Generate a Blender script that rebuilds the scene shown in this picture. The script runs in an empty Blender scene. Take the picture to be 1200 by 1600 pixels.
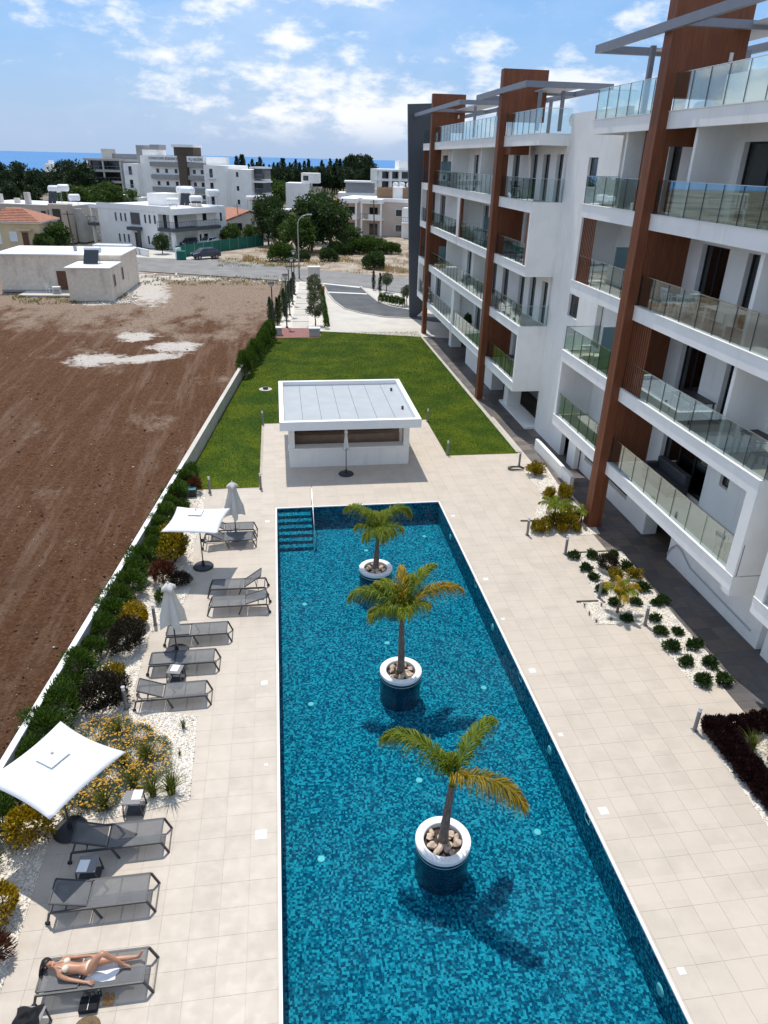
import bpy, math, random
import numpy as np
from mathutils import Vector, Matrix

random.seed(7)
rng = np.random.default_rng(7)
SC = bpy.context.scene
COL = SC.collection
R = math.radians

# ------------------------------------------------------------------ camera
CAM = np.array([0.0, 0.0, 13.6])
YAW, PITCH, ROLL, FPX = R(8.676), R(26.583), R(-1.434), 1099.73      # measured from the photograph
def _axes():
    cy, sy, cp, sp = math.cos(YAW), math.sin(YAW), math.cos(PITCH), math.sin(PITCH)
    f = np.array([sy*cp, cy*cp, -sp]); r = np.array([cy, -sy, 0.0]); d = np.cross(f, r)
    cr, sr = math.cos(ROLL), math.sin(ROLL)
    return cr*r+sr*d, -sr*r+cr*d, f
AR, AD, AF = _axes()
cam_d = bpy.data.cameras.new('camera'); cam = bpy.data.objects.new('camera', cam_d); COL.objects.link(cam)
cam.matrix_world = Matrix(((AR[0], -AD[0], -AF[0], CAM[0]), (AR[1], -AD[1], -AF[1], CAM[1]),
                           (AR[2], -AD[2], -AF[2], CAM[2]), (0, 0, 0, 1)))
cam_d.sensor_fit = 'VERTICAL'; cam_d.sensor_height = 36.0; cam_d.sensor_width = 27.0
cam_d.lens = FPX/1600*36.0
cam_d.clip_start = 0.1; cam_d.clip_end = 120000
SC.camera = cam

# ------------------------------------------------------------------ sky, sun, exposure
SUN_TO = Vector((-0.085, 0.40, 1.0)).normalized()                     # direction towards the sun
sun_el = math.asin(SUN_TO.z); sun_az = math.atan2(SUN_TO.x, SUN_TO.y)
W = bpy.data.worlds.new('World'); SC.world = W; W.use_nodes = True
nt = W.node_tree; nt.nodes.clear()
def wn(t, **k):
    n = nt.nodes.new(t)
    for a, b in k.items(): setattr(n, a, b)
    return n
def wl(a, b): nt.links.new(a, b)
def wmath(op, a, b=None, c=None):
    n = wn('ShaderNodeMath', operation=op)
    for i, v in enumerate((a, b, c)):
        if v is None: continue
        if isinstance(v, (int, float)): n.inputs[i].default_value = v
        else: wl(v, n.inputs[i])
    return n.outputs[0]
sky = wn('ShaderNodeTexSky', sky_type='NISHITA')
sky.sun_disc = False; sky.sun_elevation = sun_el; sky.sun_rotation = sun_az
sky.altitude = 50; sky.air_density = 1.0; sky.dust_density = 0.0; sky.ozone_density = 2.5
tc = wn('ShaderNodeTexCoord'); sx = wn('ShaderNodeSeparateXYZ'); wl(tc.outputs['Generated'], sx.inputs[0])
zz = wmath('MAXIMUM', sx.outputs[2], 0.0)
cx = wn('ShaderNodeCombineXYZ'); wl(sx.outputs[0], cx.inputs[0]); wl(sx.outputs[1], cx.inputs[1]); wl(wmath('MULTIPLY', zz, 2.3), cx.inputs[2])
def wnoise(scale, detail, rough, off, dist=0.0):
    m = wn('ShaderNodeMapping'); m.inputs['Location'].default_value = off; wl(cx.outputs[0], m.inputs[0])
    n = wn('ShaderNodeTexNoise'); n.inputs['Scale'].default_value = scale; n.inputs['Detail'].default_value = detail
    n.inputs['Roughness'].default_value = rough; n.inputs['Distortion'].default_value = dist; wl(m.outputs[0], n.inputs['Vector']); return n.outputs['Fac']
def wramp(x, a, b):
    n = wn('ShaderNodeMapRange', interpolation_type='SMOOTHSTEP'); n.inputs['From Min'].default_value = a; n.inputs['From Max'].default_value = b
    wl(x, n.inputs['Value']); return n.outputs['Result']
cover = wnoise(3.6, 3, 0.5, (5.9, 0.7, 0.9)); puff = wnoise(12.5, 11, 0.60, (4.4, 2.2, 5.3)); veil = wnoise(3.2, 6, 0.6, (7.7, -2.0, 1.0))
cl = wramp(wmath('ADD', wmath('MULTIPLY', puff, 0.60), wmath('MULTIPLY', cover, 0.40)), 0.470, 0.585); vl = wramp(veil, 0.38, 0.75)
cloud = wmath('MINIMUM', wmath('ADD', wmath('MULTIPLY', cl, 0.58), wmath('MULTIPLY', vl, 0.20)), 0.92)
fade = wramp(sx.outputs[2], 0.004, 0.05)
cloud = wmath('MULTIPLY', cloud, fade)
tint = wn('ShaderNodeMixRGB', blend_type='MULTIPLY'); tint.inputs[0].default_value = 1.0
wl(sky.outputs[0], tint.inputs[1]); tint.inputs[2].default_value = (0.82, 0.96, 1.12, 1)
hz = wn('ShaderNodeMixRGB'); wl(wramp(sx.outputs[2], 0.17, -0.03), hz.inputs[0])   # pale sea air towards the horizon
even = wn('ShaderNodeMixRGB'); even.inputs[0].default_value = 0.75; wl(tint.outputs[0], even.inputs[1]); even.inputs[2].default_value = (1.25, 2.30, 4.0, 1)
wl(even.outputs[0], hz.inputs[1]); hz.inputs[2].default_value = (2.4, 3.08, 4.3, 1)
mixc = wn('ShaderNodeMixRGB'); wl(cloud, mixc.inputs[0]); wl(hz.outputs[0], mixc.inputs[1]); mixc.inputs[2].default_value = (6.9, 6.6, 6.35, 1)
bg = wn('ShaderNodeBackground'); bg.inputs['Strength'].default_value = 0.15; wl(mixc.outputs[0], bg.inputs[0])
out = wn('ShaderNodeOutputWorld'); wl(bg.outputs[0], out.inputs[0])

sun_d = bpy.data.lights.new('sun', 'SUN'); sun = bpy.data.objects.new('sun', sun_d); COL.objects.link(sun)
sun_d.energy = 3.1; sun_d.angle = R(0.53); sun_d.color = (1.0, 0.95, 0.87)
sun.rotation_euler = SUN_TO.to_track_quat('Z', 'Y').to_euler(); sun.location = (-10, 40, 60)
SC.view_settings.view_transform = 'Standard'; SC.view_settings.look = 'None'
SC.view_settings.exposure = 0.32; SC.view_settings.gamma = 1.0
SC.render.engine = 'CYCLES'
SC.cycles.max_bounces = 8; SC.cycles.transparent_max_bounces = 24; SC.cycles.diffuse_bounces = 4
SC.cycles.caustics_reflective = False; SC.cycles.caustics_refractive = False

# ------------------------------------------------------------------ measuring helpers (photo pixel -> place on a known plane)
def ray(px, py): return AF + AR*((px-600)/FPX) + AD*((py-800)/FPX)
def G(px, py, z=0.0):
    v = ray(px, py); t = (z-CAM[2])/v[2]; p = CAM+v*t
    return Vector((float(p[0]), float(p[1]), float(z)))
def toZ(P, py):                       # height above P at which the photo row py is reached
    best = 0; bd = 1e9
    for k in range(0, 4000):
        z = k*0.01; v = np.array([P[0], P[1], z])-CAM; y = 800+FPX*(v@AD)/(v@AF)
        if abs(y-py) < bd: bd = abs(y-py); best = z
    return best

# ------------------------------------------------------------------ mesh helpers
def Wm(o):
    if o is None: return Matrix.Identity(4)
    return Wm(o.parent) @ o.matrix_parent_inverse @ o.matrix_basis
def adopt(o, p):
    if p is not None:
        o.parent = p; o.matrix_parent_inverse = Wm(p).inverted()
def tag(o, label=None, cat=None, group=None, kind=None):
    if label: o['label'] = label
    if cat: o['category'] = cat
    if group: o['group'] = group
    if kind: o['kind'] = kind
    return o
def empty(name, loc=(0, 0, 0), rz=0.0):
    o = bpy.data.objects.new(name, None); COL.objects.link(o); o.empty_display_size = 0.3
    o.location = loc; o.rotation_euler = (0, 0, rz); return o
def link_mesh(name, me, m, parent=None):
    o = bpy.data.objects.new(name, me); COL.objects.link(o)
    if m is not None and len(me.materials) == 0: me.materials.append(m)
    adopt(o, parent); return o
def copy_tree(o, parent=None):
    c = o.copy(); COL.objects.link(c)
    if parent is not None: c.parent = parent
    for ch in list(o.children):
        copy_tree(ch, c)
    return c
ORD = ['first', 'second', 'third', 'fourth', 'fifth', 'sixth', 'seventh', 'eighth', 'ninth', 'tenth', 'eleventh', 'twelfth', 'thirteenth', 'fourteenth', 'fifteenth', 'sixteenth', 'seventeenth', 'eighteenth', 'nineteenth']
def ordw(k):
    if k < 19: return ORD[k]
    t, u = divmod(k+1, 10); w = {2: 'twent', 3: 'thirt', 4: 'fort'}[t]
    return w+'ieth' if u == 0 else w+'y-'+ORD[u-1]
class MB:
    def __init__(s): s.v = []; s.f = []
    def add(s, vs, fs):
        b = len(s.v); s.v += [tuple(map(float, v)) for v in vs]; s.f += [tuple(b+i for i in f) for f in fs]; return s
    def box(s, x0, x1, y0, y1, z0, z1):
        if x0 > x1: x0, x1 = x1, x0
        if y0 > y1: y0, y1 = y1, y0
        if z0 > z1: z0, z1 = z1, z0
        return s.add([(x0,y0,z0),(x1,y0,z0),(x1,y1,z0),(x0,y1,z0),(x0,y0,z1),(x1,y0,z1),(x1,y1,z1),(x0,y1,z1)],
                     [(3,2,1,0),(4,5,6,7),(0,1,5,4),(1,2,6,5),(2,3,7,6),(3,0,4,7)])
    def prism(s, poly, z0, z1):
        a = sum(poly[i][0]*poly[(i+1) % len(poly)][1]-poly[(i+1) % len(poly)][0]*poly[i][1] for i in range(len(poly)))
        if a < 0: poly = poly[::-1]
        n = len(poly)
        return s.add([(p[0],p[1],z0) for p in poly]+[(p[0],p[1],z1) for p in poly],
                     [tuple(range(n-1,-1,-1)), tuple(range(n,2*n))]+[(i,(i+1) % n,n+(i+1) % n,n+i) for i in range(n)])
    def sheet(s, poly, z):
        a = sum(poly[i][0]*poly[(i+1) % len(poly)][1]-poly[(i+1) % len(poly)][0]*poly[i][1] for i in range(len(poly)))
        if a < 0: poly = poly[::-1]
        return s.add([(p[0],p[1],z) for p in poly], [tuple(range(len(poly)))])
    def bar(s, p0, p1, w, h, up=(0, 0, 1)):
        p0, p1 = Vector(p0), Vector(p1); d = (p1-p0).normalized(); u = Vector(up)
        if abs(d.dot(u)) > 0.98: u = Vector((0, 1, 0))
        r = d.cross(u).normalized()*w/2; u = r.cross(d).normalized()*h/2
        vs = [p0-r-u, p0+r-u, p0+r+u, p0-r+u, p1-r-u, p1+r-u, p1+r+u, p1-r+u]
        return s.add(vs, [(3,2,1,0),(4,5,6,7),(0,1,5,4),(1,2,6,5),(2,3,7,6),(3,0,4,7)])
    def tube(s, p0, p1, r0, r1=None, n=8): return s.path([p0, p1], [r0, r0 if r1 is None else r1], n)
    def path(s, pts, rs, n=8, cap=True):
        pts = [Vector(p) for p in pts]
        if isinstance(rs, (int, float)): rs = [rs]*len(pts)
        vs = []; prev = None
        for i, p in enumerate(pts):
            d = (pts[min(i+1, len(pts)-1)]-pts[max(i-1, 0)]).normalized()
            u = prev if prev is not None else (Vector((0, 0, 1)) if abs(d.z) < 0.9 else Vector((1, 0, 0)))
            a = d.cross(u)
            if a.length < 1e-5: a = d.cross(Vector((0.3, 1, 0.2)))
            a.normalize(); b = a.cross(d).normalized(); prev = b
            for k in range(n):
                t = 2*math.pi*k/n; vs.append(p+(a*math.cos(t)+b*math.sin(t))*rs[i])
        fs = []
        for i in range(len(pts)-1):
            for k in range(n): fs.append((i*n+k, i*n+(k+1) % n, (i+1)*n+(k+1) % n, (i+1)*n+k))
        if cap: fs.append(tuple(range(n-1, -1, -1))); fs.append(tuple((len(pts)-1)*n+k for k in range(n)))
        return s.add(vs, fs)
    def lathe(s, prof, c=(0, 0, 0), n=24):
        vs = []; fs = []
        for r, z in prof:
            for k in range(n):
                t = 2*math.pi*k/n; vs.append((c[0]+r*math.cos(t), c[1]+r*math.sin(t), c[2]+z))
        for i in range(len(prof)-1):
            for k in range(n): fs.append((i*n+k, i*n+(k+1) % n, (i+1)*n+(k+1) % n, (i+1)*n+k))
        return s.add(vs, fs)
    def cyl(s, c, r, z0, z1, n=20): return s.lathe([(0.001, z0), (r, z0), (r, z1), (0.001, z1)], (c[0], c[1], 0), n)
    def capsule(s, p0, p1, r, n=12):
        p0, p1 = Vector(p0), Vector(p1); d = (p1-p0).normalized(); pts = []; rs = []
        for t in (0.0, 0.35, 0.75, 1.0): pts.append(p0-d*r*0.45*(1-t)); rs.append(max(0.02*r, r*math.sin(math.acos(min(1, 1-t)))))
        q = [(p1+d*r*0.45*(1-t), x) for (t, x) in zip((0.0, 0.35, 0.75, 1.0), rs)][::-1]
        return s.path(pts+[a for a, b in q], rs+[b for a, b in q], n)
    def ball(s, c, r, n=10, m=7):
        if isinstance(r, (int, float)): r = (r, r, r)
        vs = []; fs = []
        for i in range(m+1):
            ph = math.pi*i/m
            for k in range(n):
                t = 2*math.pi*k/n; vs.append((c[0]+r[0]*math.sin(ph)*math.cos(t), c[1]+r[1]*math.sin(ph)*math.sin(t), c[2]+r[2]*math.cos(ph)))
        for i in range(m):
            for k in range(n): fs.append((i*n+k, (i+1)*n+k, (i+1)*n+(k+1) % n, i*n+(k+1) % n))
        return s.add(vs, fs)
    def quad(s, a, b, c, d): return s.add([a, b, c, d], [(0, 1, 2, 3)])
    def xf(s, M):
        s.v = [tuple(M @ Vector(v)) for v in s.v]; return s
    def mesh(s, name, smooth=False):
        me = bpy.data.meshes.new(name); me.from_pydata(s.v, [], s.f); me.update()
        if smooth: me.polygons.foreach_set('use_smooth', [True]*len(me.polygons))
        return me
    def build(s, name, m, parent=None, smooth=False, bevel=0.0):
        o = link_mesh(name, s.mesh(name, smooth), m, parent)
        if bevel:
            b = o.modifiers.new('bevel', 'BEVEL'); b.width = bevel; b.segments = 2; b.limit_method = 'ANGLE'; b.angle_limit = R(40)
        return o
def np_mesh(name, V, F, attr=None):
    me = bpy.data.meshes.new(name); V = np.asarray(V, np.float32); F = np.asarray(F, np.int32); k = F.shape[1]
    me.vertices.add(len(V)); me.vertices.foreach_set('co', V.ravel())
    me.loops.add(F.size); me.loops.foreach_set('vertex_index', F.ravel())
    me.polygons.add(len(F)); me.polygons.foreach_set('loop_start', np.arange(0, F.size, k, dtype=np.int32))
    me.update(calc_edges=True); me.validate()
    if attr is not None:
        a = me.attributes.new('v', 'FLOAT', 'POINT'); a.data.foreach_set('value', np.asarray(attr, np.float32))
    return me
def inside(p, poly):
    x, y = p[0], p[1]; c = False; n = len(poly)
    for i in range(n):
        x1, y1 = poly[i][0], poly[i][1]; x2, y2 = poly[(i+1) % n][0], poly[(i+1) % n][1]
        if (y1 > y) != (y2 > y) and x < (x2-x1)*(y-y1)/(y2-y1)+x1: c = not c
    return c
# ------------------------------------------------------------------ materials (all procedural)
MATS = {}
class NB:
    def __init__(s, name):
        s.m = bpy.data.materials.new(name); s.m.use_nodes = True; s.t = s.m.node_tree; s.t.nodes.clear()
        s.out = s.n('ShaderNodeOutputMaterial'); MATS[name] = s.m
        s.pos = s.n('ShaderNodeNewGeometry').outputs['Position']
    def n(s, t, **k):
        x = s.t.nodes.new(t)
        for a, b in k.items(): setattr(x, a, b)
        return x
    def l(s, a, b): s.t.links.new(a, b)
    def set(s, sock, v):
        if isinstance(v, bpy.types.NodeSocket): s.l(v, sock)
        elif isinstance(v, (tuple, list)) and len(v) == 3 and sock.type == 'RGBA': sock.default_value = (*v, 1)
        else: sock.default_value = v
    def mapv(s, v, scale=(1, 1, 1), loc=(0, 0, 0), rot=(0, 0, 0)):
        m = s.n('ShaderNodeMapping'); m.inputs['Scale'].default_value = scale; m.inputs['Location'].default_value = loc
        m.inputs['Rotation'].default_value = rot; s.l(v, m.inputs[0]); return m.outputs[0]
    def noise(s, scale, detail=4, rough=0.55, vec=None, dist=0.0):
        n = s.n('ShaderNodeTexNoise'); s.l(vec if vec is not None else s.pos, n.inputs['Vector'])
        n.inputs['Scale'].default_value = scale; n.inputs['Detail'].default_value = detail
        n.inputs['Roughness'].default_value = rough; n.inputs['Distortion'].default_value = dist; return n.outputs['Fac']
    def voro(s, scale, feature='F1', out='Distance', vec=None):
        n = s.n('ShaderNodeTexVoronoi', feature=feature); s.l(vec if vec is not None else s.pos, n.inputs['Vector'])
        n.inputs['Scale'].default_value = scale; return n.outputs[out]
    def white(s, vec):
        n = s.n('ShaderNodeTexWhiteNoise', noise_dimensions='3D'); s.l(vec, n.inputs['Vector']); return n.outputs['Value']
    def snap(s, vec, inc):
        n = s.n('ShaderNodeVectorMath', operation='SNAP'); s.l(vec, n.inputs[0]); n.inputs[1].default_value = inc; return n.outputs[0]
    def ramp(s, x, a, b, lo=0.0, hi=1.0, smooth=True):
        n = s.n('ShaderNodeMapRange', interpolation_type='SMOOTHSTEP' if smooth else 'LINEAR'); s.l(x, n.inputs['Value'])
        for k, v in zip(('From Min', 'From Max', 'To Min', 'To Max'), (a, b, lo, hi)): n.inputs[k].default_value = v
        return n.outputs['Result']
    def mth(s, op, a, b=None):
        n = s.n('ShaderNodeMath', operation=op); s.set(n.inputs[0], a)
        if b is not None: s.set(n.inputs[1], b)
        return n.outputs[0]
    def mix(s, f, a, b, mode='MIX'):
        n = s.n('ShaderNodeMixRGB', blend_type=mode); s.set(n.inputs[0], f); s.set(n.inputs[1], a); s.set(n.inputs[2], b); return n.outputs[0]
    def attr(s, name='v'):
        n = s.n('ShaderNodeAttribute'); n.attribute_name = name; return n.outputs['Fac']
    def rnd(s): return s.n('ShaderNodeObjectInfo').outputs['Random']
    def cramp(s, x, stops):
        n = s.n('ShaderNodeValToRGB'); s.l(x, n.inputs[0]); e = n.color_ramp.elements
        while len(e) < len(stops): e.new(0.5)
        for el, (p, c) in zip(e, stops): el.position = p; el.color = (*c, 1)
        return n.outputs[0]
    def bump(s, h, strength=0.3, dist=0.02):
        n = s.n('ShaderNodeBump'); s.l(h, n.inputs['Height']); n.inputs['Strength'].default_value = strength; n.inputs['Distance'].default_value = dist; return n.outputs[0]
    def pbr(s, col, rough=0.6, metal=0.0, spec=0.5, normal=None, link=True):
        b = s.n('ShaderNodeBsdfPrincipled'); s.set(b.inputs['Base Color'], col); s.set(b.inputs['Roughness'], rough)
        s.set(b.inputs['Metallic'], metal); s.set(b.inputs['Specular IOR Level'], spec)
        if normal is not None: s.l(normal, b.inputs['Normal'])
        if link: s.l(b.outputs[0], s.out.inputs['Surface'])
        return b.outputs[0]
def lerp(c, k): return tuple(max(0.0, min(1.0, x*k)) for x in c)
def basic(name, col, rough=0.6, var=0.12, scale=3.0, bump=0.0, bscale=60.0, metal=0.0, spec=0.4, dirt=0.0):
    b = NB(name); f = b.noise(scale, 5, 0.6)
    c = b.mix(b.ramp(f, 0.3, 0.7), lerp(col, 1-var), lerp(col, 1+var))
    if dirt:
        st = b.noise(1.0, 4, 0.6, b.mapv(b.pos, (2.5, 2.5, 0.35)))
        c = b.mix(b.ramp(st, 0.52, 0.8, 0, dirt), c, lerp(col, 0.45))
    nm = b.bump(b.noise(bscale, 3), bump, 0.01) if bump else None
    b.pbr(c, b.ramp(b.noise(scale*4, 3), 0.2, 0.8, max(0.02, rough-0.06), min(1, rough+0.06)), metal, spec, nm); return b.m
M = MATS
basic('white_render', (0.88, 0.865, 0.825), 0.75, 0.04, 0.7, 0.15, 90, dirt=0.20)
basic('white_paint', (0.87, 0.865, 0.85), 0.5, 0.03, 1.5, 0.05, 60, dirt=0.05)
basic('cream_render', (0.60, 0.56, 0.50), 0.8, 0.05, 0.8, 0.2, 80, dirt=0.25)
basic('beige_render', (0.50, 0.43, 0.35), 0.85, 0.07, 0.7, 0.2, 60, dirt=0.3)
basic('yellow_render', (0.62, 0.49, 0.30), 0.85, 0.05, 0.8, 0.2, 60, dirt=0.25)
basic('pink_render', (0.58, 0.49, 0.42), 0.85, 0.05, 0.8, 0.2, 60, dirt=0.2)
basic('grey_render', (0.30, 0.30, 0.30), 0.8, 0.06, 0.8, 0.2, 60, dirt=0.2)
basic('grey_panel', (0.085, 0.095, 0.11), 0.6, 0.06, 0.5, 0.05, 60, dirt=0.1)
basic('grey_steel', (0.20, 0.215, 0.25), 0.45, 0.05, 2, metal=0.0)
basic('pale_grey_paint', (0.42, 0.44, 0.48), 0.5, 0.05, 2)
basic('black_metal', (0.022, 0.023, 0.026), 0.45, 0.15, 6)
basic('charcoal_metal', (0.05, 0.052, 0.058), 0.42, 0.12, 6)
basic('steel', (0.55, 0.56, 0.58), 0.25, 0.05, 8, metal=1.0)
basic('galvanised', (0.36, 0.37, 0.38), 0.45, 0.12, 5, metal=0.6)
basic('bollard_grey', (0.20, 0.20, 0.205), 0.55, 0.08, 8)
basic('lamp_white', (0.78, 0.78, 0.76), 0.35, 0.03, 8)
basic('plastic_white', (0.80, 0.80, 0.79), 0.4, 0.03, 4)
basic('tank_white', (0.74, 0.75, 0.76), 0.35, 0.05, 2, dirt=0.1)
basic('solar_black', (0.02, 0.022, 0.03), 0.2, 0.2, 4, spec=0.7)
basic('canopy_white', (0.86, 0.86, 0.85), 0.9, 0.02, 2.0, 0.1, 200)
basic('canopy_cream', (0.66, 0.63, 0.57), 0.9, 0.05, 3.0, 0.25, 25)
basic('umbrella_base', (0.026, 0.028, 0.034), 0.5, 0.1, 8)
basic('concrete', (0.50, 0.48, 0.44), 0.9, 0.10, 1.2, 0.4, 40, dirt=0.3)
basic('concrete_pale', (0.55, 0.515, 0.455), 0.9, 0.08, 0.6, 0.3, 30, dirt=0.2)
basic('kerb', (0.46, 0.44, 0.38), 0.85, 0.08, 2, 0.3, 40)
basic('coping', (0.80, 0.79, 0.77), 0.6, 0.04, 3)
basic('pool_fitting', (0.50, 0.53, 0.53), 0.4, 0.03, 8)
basic('deck_light', (0.78, 0.78, 0.75), 0.35, 0.02, 8)
basic('roof_tile_red', (0.36, 0.155, 0.095), 0.8, 0.25, 2.5, 0.3, 30)
basic('terracotta', (0.44, 0.20, 0.12), 0.85, 0.2, 3)
basic('brick_pave', (0.27, 0.12, 0.11), 0.85, 0.12, 3, 0.3, 30)
basic('wood_door', (0.13, 0.055, 0.03), 0.6, 0.2, 4)
basic('wood_pole', (0.11, 0.075, 0.055), 0.85, 0.2, 5)
basic('bamboo', (0.34, 0.22, 0.13), 0.85, 0.3, 8)
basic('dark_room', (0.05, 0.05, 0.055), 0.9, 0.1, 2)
basic('shutter_white', (0.72, 0.74, 0.76), 0.6, 0.03, 5)
basic('curtain', (0.42, 0.42, 0.41), 0.9, 0.1, 5)
basic('fabric_white', (0.80, 0.81, 0.83), 0.9, 0.04, 10, 0.2, 60)
basic('fabric_black', (0.012, 0.012, 0.014), 0.9, 0.2, 10, 0.3, 60)
basic('fabric_blue', (0.40, 0.55, 0.78), 0.9, 0.2, 14, 0.3, 60)
basic('bikini', (0.74, 0.66, 0.52), 0.85, 0.05, 30)
basic('sandal_tan', (0.45, 0.22, 0.07), 0.6, 0.2, 20)
basic('plastic_blue', (0.05, 0.15, 0.50), 0.4, 0.05, 10)
basic('plastic_yellow', (0.60, 0.38, 0.06), 0.5, 0.05, 10)
basic('plastic_grey', (0.30, 0.31, 0.30), 0.5, 0.05, 10)
basic('teal_lid', (0.05, 0.20, 0.24), 0.4, 0.1, 4)
basic('green_net', (0.012, 0.13, 0.095), 0.8, 0.15, 1.5, 0.3, 6)
basic('road_paint', (0.72, 0.72, 0.70), 0.7, 0.08, 4)
basic('sign_red', (0.45, 0.05, 0.05), 0.5, 0.05, 4)
basic('car_blue', (0.035, 0.05, 0.075), 0.25, 0.05, 1, spec=0.7)
basic('car_white', (0.70, 0.71, 0.72), 0.3, 0.02, 1, spec=0.6)
basic('tyre', (0.02, 0.02, 0.02), 0.8, 0.1, 10)
basic('bark', (0.12, 0.085, 0.06), 0.9, 0.3, 6, 0.6, 30)
basic('planter_soil', (0.06, 0.045, 0.035), 0.95, 0.3, 10, 0.5, 40)
basic('pot_rim', (0.80, 0.80, 0.79), 0.6, 0.04, 4, dirt=0.1)
basic('stone_pale', (0.52, 0.40, 0.30), 0.9, 0.28, 5, 0.5, 30)
basic('roof_membrane', (0.40, 0.43, 0.455), 0.7, 0.05, 1.2, 0.1, 20)
basic('counter_brown', (0.36, 0.25, 0.18), 0.7, 0.12, 4)
basic('edging', (0.10, 0.075, 0.055), 0.8, 0.2, 10)
basic('hair', (0.012, 0.008, 0.006), 0.45, 0.3, 40)
basic('hat_brown', (0.16, 0.11, 0.06), 0.9, 0.3, 30, 0.5, 60)

# brown timber-look cladding: tall narrow boards
b = NB('cladding'); brd = b.white(b.snap(b.mapv(b.pos, (1, 1, 0)), (0.14, 0.14, 1)))
gr = b.noise(2.0, 5, 0.6, b.mapv(b.pos, (14, 14, 0.8)))
c = b.mix(b.ramp(gr, 0.3, 0.75), (0.160, 0.050, 0.020), (0.240, 0.082, 0.034)); c = b.mix(b.ramp(brd, 0, 1, 0.0, 0.35), c, (0.125, 0.037, 0.015))
b.pbr(c, 0.6, 0, 0.35, b.bump(gr, 0.15, 0.01))
# deck tiles: pale limestone-look porcelain, tone differs a little from tile to tile
b = NB('deck_tile'); w = b.white(b.snap(b.mapv(b.pos, (1, 1, 0), (0.0, 0.0, 0)), (0.565, 0.565, 1)))
c = b.mix(b.ramp(b.noise(1.3, 6, 0.65), 0.3, 0.72), (0.472, 0.413, 0.345), (0.545, 0.478, 0.402)); c = b.mix(b.ramp(w, 0, 1, 0, 0.6), c, (0.562, 0.490, 0.410))
c = b.mix(b.ramp(b.noise(0.35, 5, 0.7), 0.50, 0.75, 0, 0.30), c, (0.42, 0.355, 0.29))
c = b.mix(b.ramp(b.noise(5.0, 6, 0.7), 0.60, 0.8, 0, 0.16), c, (0.38, 0.33, 0.29))
b.pbr(c, b.ramp(b.noise(4, 4), 0.3, 0.7, 0.5, 0.75), 0, 0.4, b.bump(b.noise(45, 4), 0.08, 0.004))
basic('grout', (0.45, 0.39, 0.325), 0.9, 0.12, 3)
# slate walkway tiles
b = NB('slate_tile'); w = b.white(b.snap(b.mapv(b.pos, (1, 1, 0)), (0.62, 0.62, 1)))
c = b.cramp(w, [(0, (0.075, 0.070, 0.070)), (0.35, (0.110, 0.100, 0.096)), (0.6, (0.165, 0.125, 0.098)), (0.8, (0.120, 0.112, 0.114)), (1, (0.215, 0.180, 0.150))])
c = b.mix(b.ramp(b.noise(5, 6, 0.65), 0.35, 0.75, 0, 0.6), c, (0.072, 0.065, 0.064))
b.pbr(c, 0.55, 0, 0.45, b.bump(b.noise(20, 5), 0.3, 0.006))
# pool mosaic: small square tesserae in mixed blues, two sizes
b = NB('pool_mosaic')
wob = b.n('ShaderNodeTexNoise'); b.l(b.pos, wob.inputs['Vector']); wob.inputs['Scale'].default_value = 4.0; wob.inputs['Detail'].default_value = 3
off = b.n('ShaderNodeVectorMath', operation='MULTIPLY_ADD'); b.l(wob.outputs['Color'], off.inputs[0]); off.inputs[1].default_value = (0.10, 0.10, 0.10); b.l(b.pos, off.inputs[2])
p = off.outputs[0]
w1 = b.white(b.snap(b.mapv(p, (1, 1, 1), (0.013, 0.021, 0.017)), (0.052, 0.052, 0.052)))
w2 = b.white(b.snap(b.mapv(p, (1, 1, 1), (0.313, 0.121, 0.217)), (0.15, 0.15, 0.15)))
w3 = b.white(b.snap(b.mapv(p, (1, 1, 1), (0.713, 0.421, 0.617)), (0.026, 0.026, 0.026)))
s_ = b.mth('ADD', b.mth('ADD', b.mth('MULTIPLY', w1, 0.80), b.mth('MULTIPLY', w2, 0.06)), b.mth('MULTIPLY', w3, 0.14))
c = b.cramp(s_, [(0.12, (0.003, 0.046, 0.094)), (0.34, (0.004, 0.074, 0.132)), (0.55, (0.012, 0.140, 0.208)), (0.68, (0.030, 0.222, 0.292)), (0.90, (0.055, 0.315, 0.385))])
b.pbr(c, 0.85, 0, 0.05)
b = NB('pot_mosaic'); w1 = b.white(b.snap(b.mapv(b.pos, (1, 1, 1), (0.013, 0.021, 0.017)), (0.05, 0.05, 0.03)))
b.pbr(b.cramp(w1, [(0, (0.004, 0.022, 0.050)), (0.6, (0.010, 0.050, 0.090)), (1, (0.020, 0.090, 0.135))]), 0.25, 0, 0.5)
# pool water: clear, faint tint, mirror at grazing angles, small ripples
b = NB('pool_water'); h = b.noise(2.6, 3, 0.5); h2 = b.noise(9, 2, 0.5)
nm = b.bump(b.mth('ADD', h, b.mth('MULTIPLY', h2, 0.25)), 0.015, 0.05)
tr = b.n('ShaderNodeBsdfTransparent'); tr.inputs[0].default_value = (0.45, 0.92, 0.96, 1)
gl = b.n('ShaderNodeBsdfGlossy'); gl.inputs['Roughness'].default_value = 0.0; b.l(nm, gl.inputs['Normal'])
fr = b.n('ShaderNodeFresnel'); fr.inputs['IOR'].default_value = 1.33; b.l(nm, fr.inputs['Normal'])
mx = b.n('ShaderNodeMixShader'); b.l(b.mth('MULTIPLY', fr.outputs[0], 0.4), mx.inputs[0]); b.l(tr.outputs[0], mx.inputs[1]); b.l(gl.outputs[0], mx.inputs[2]); b.l(mx.outputs[0], b.out.inputs['Surface'])
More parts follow.
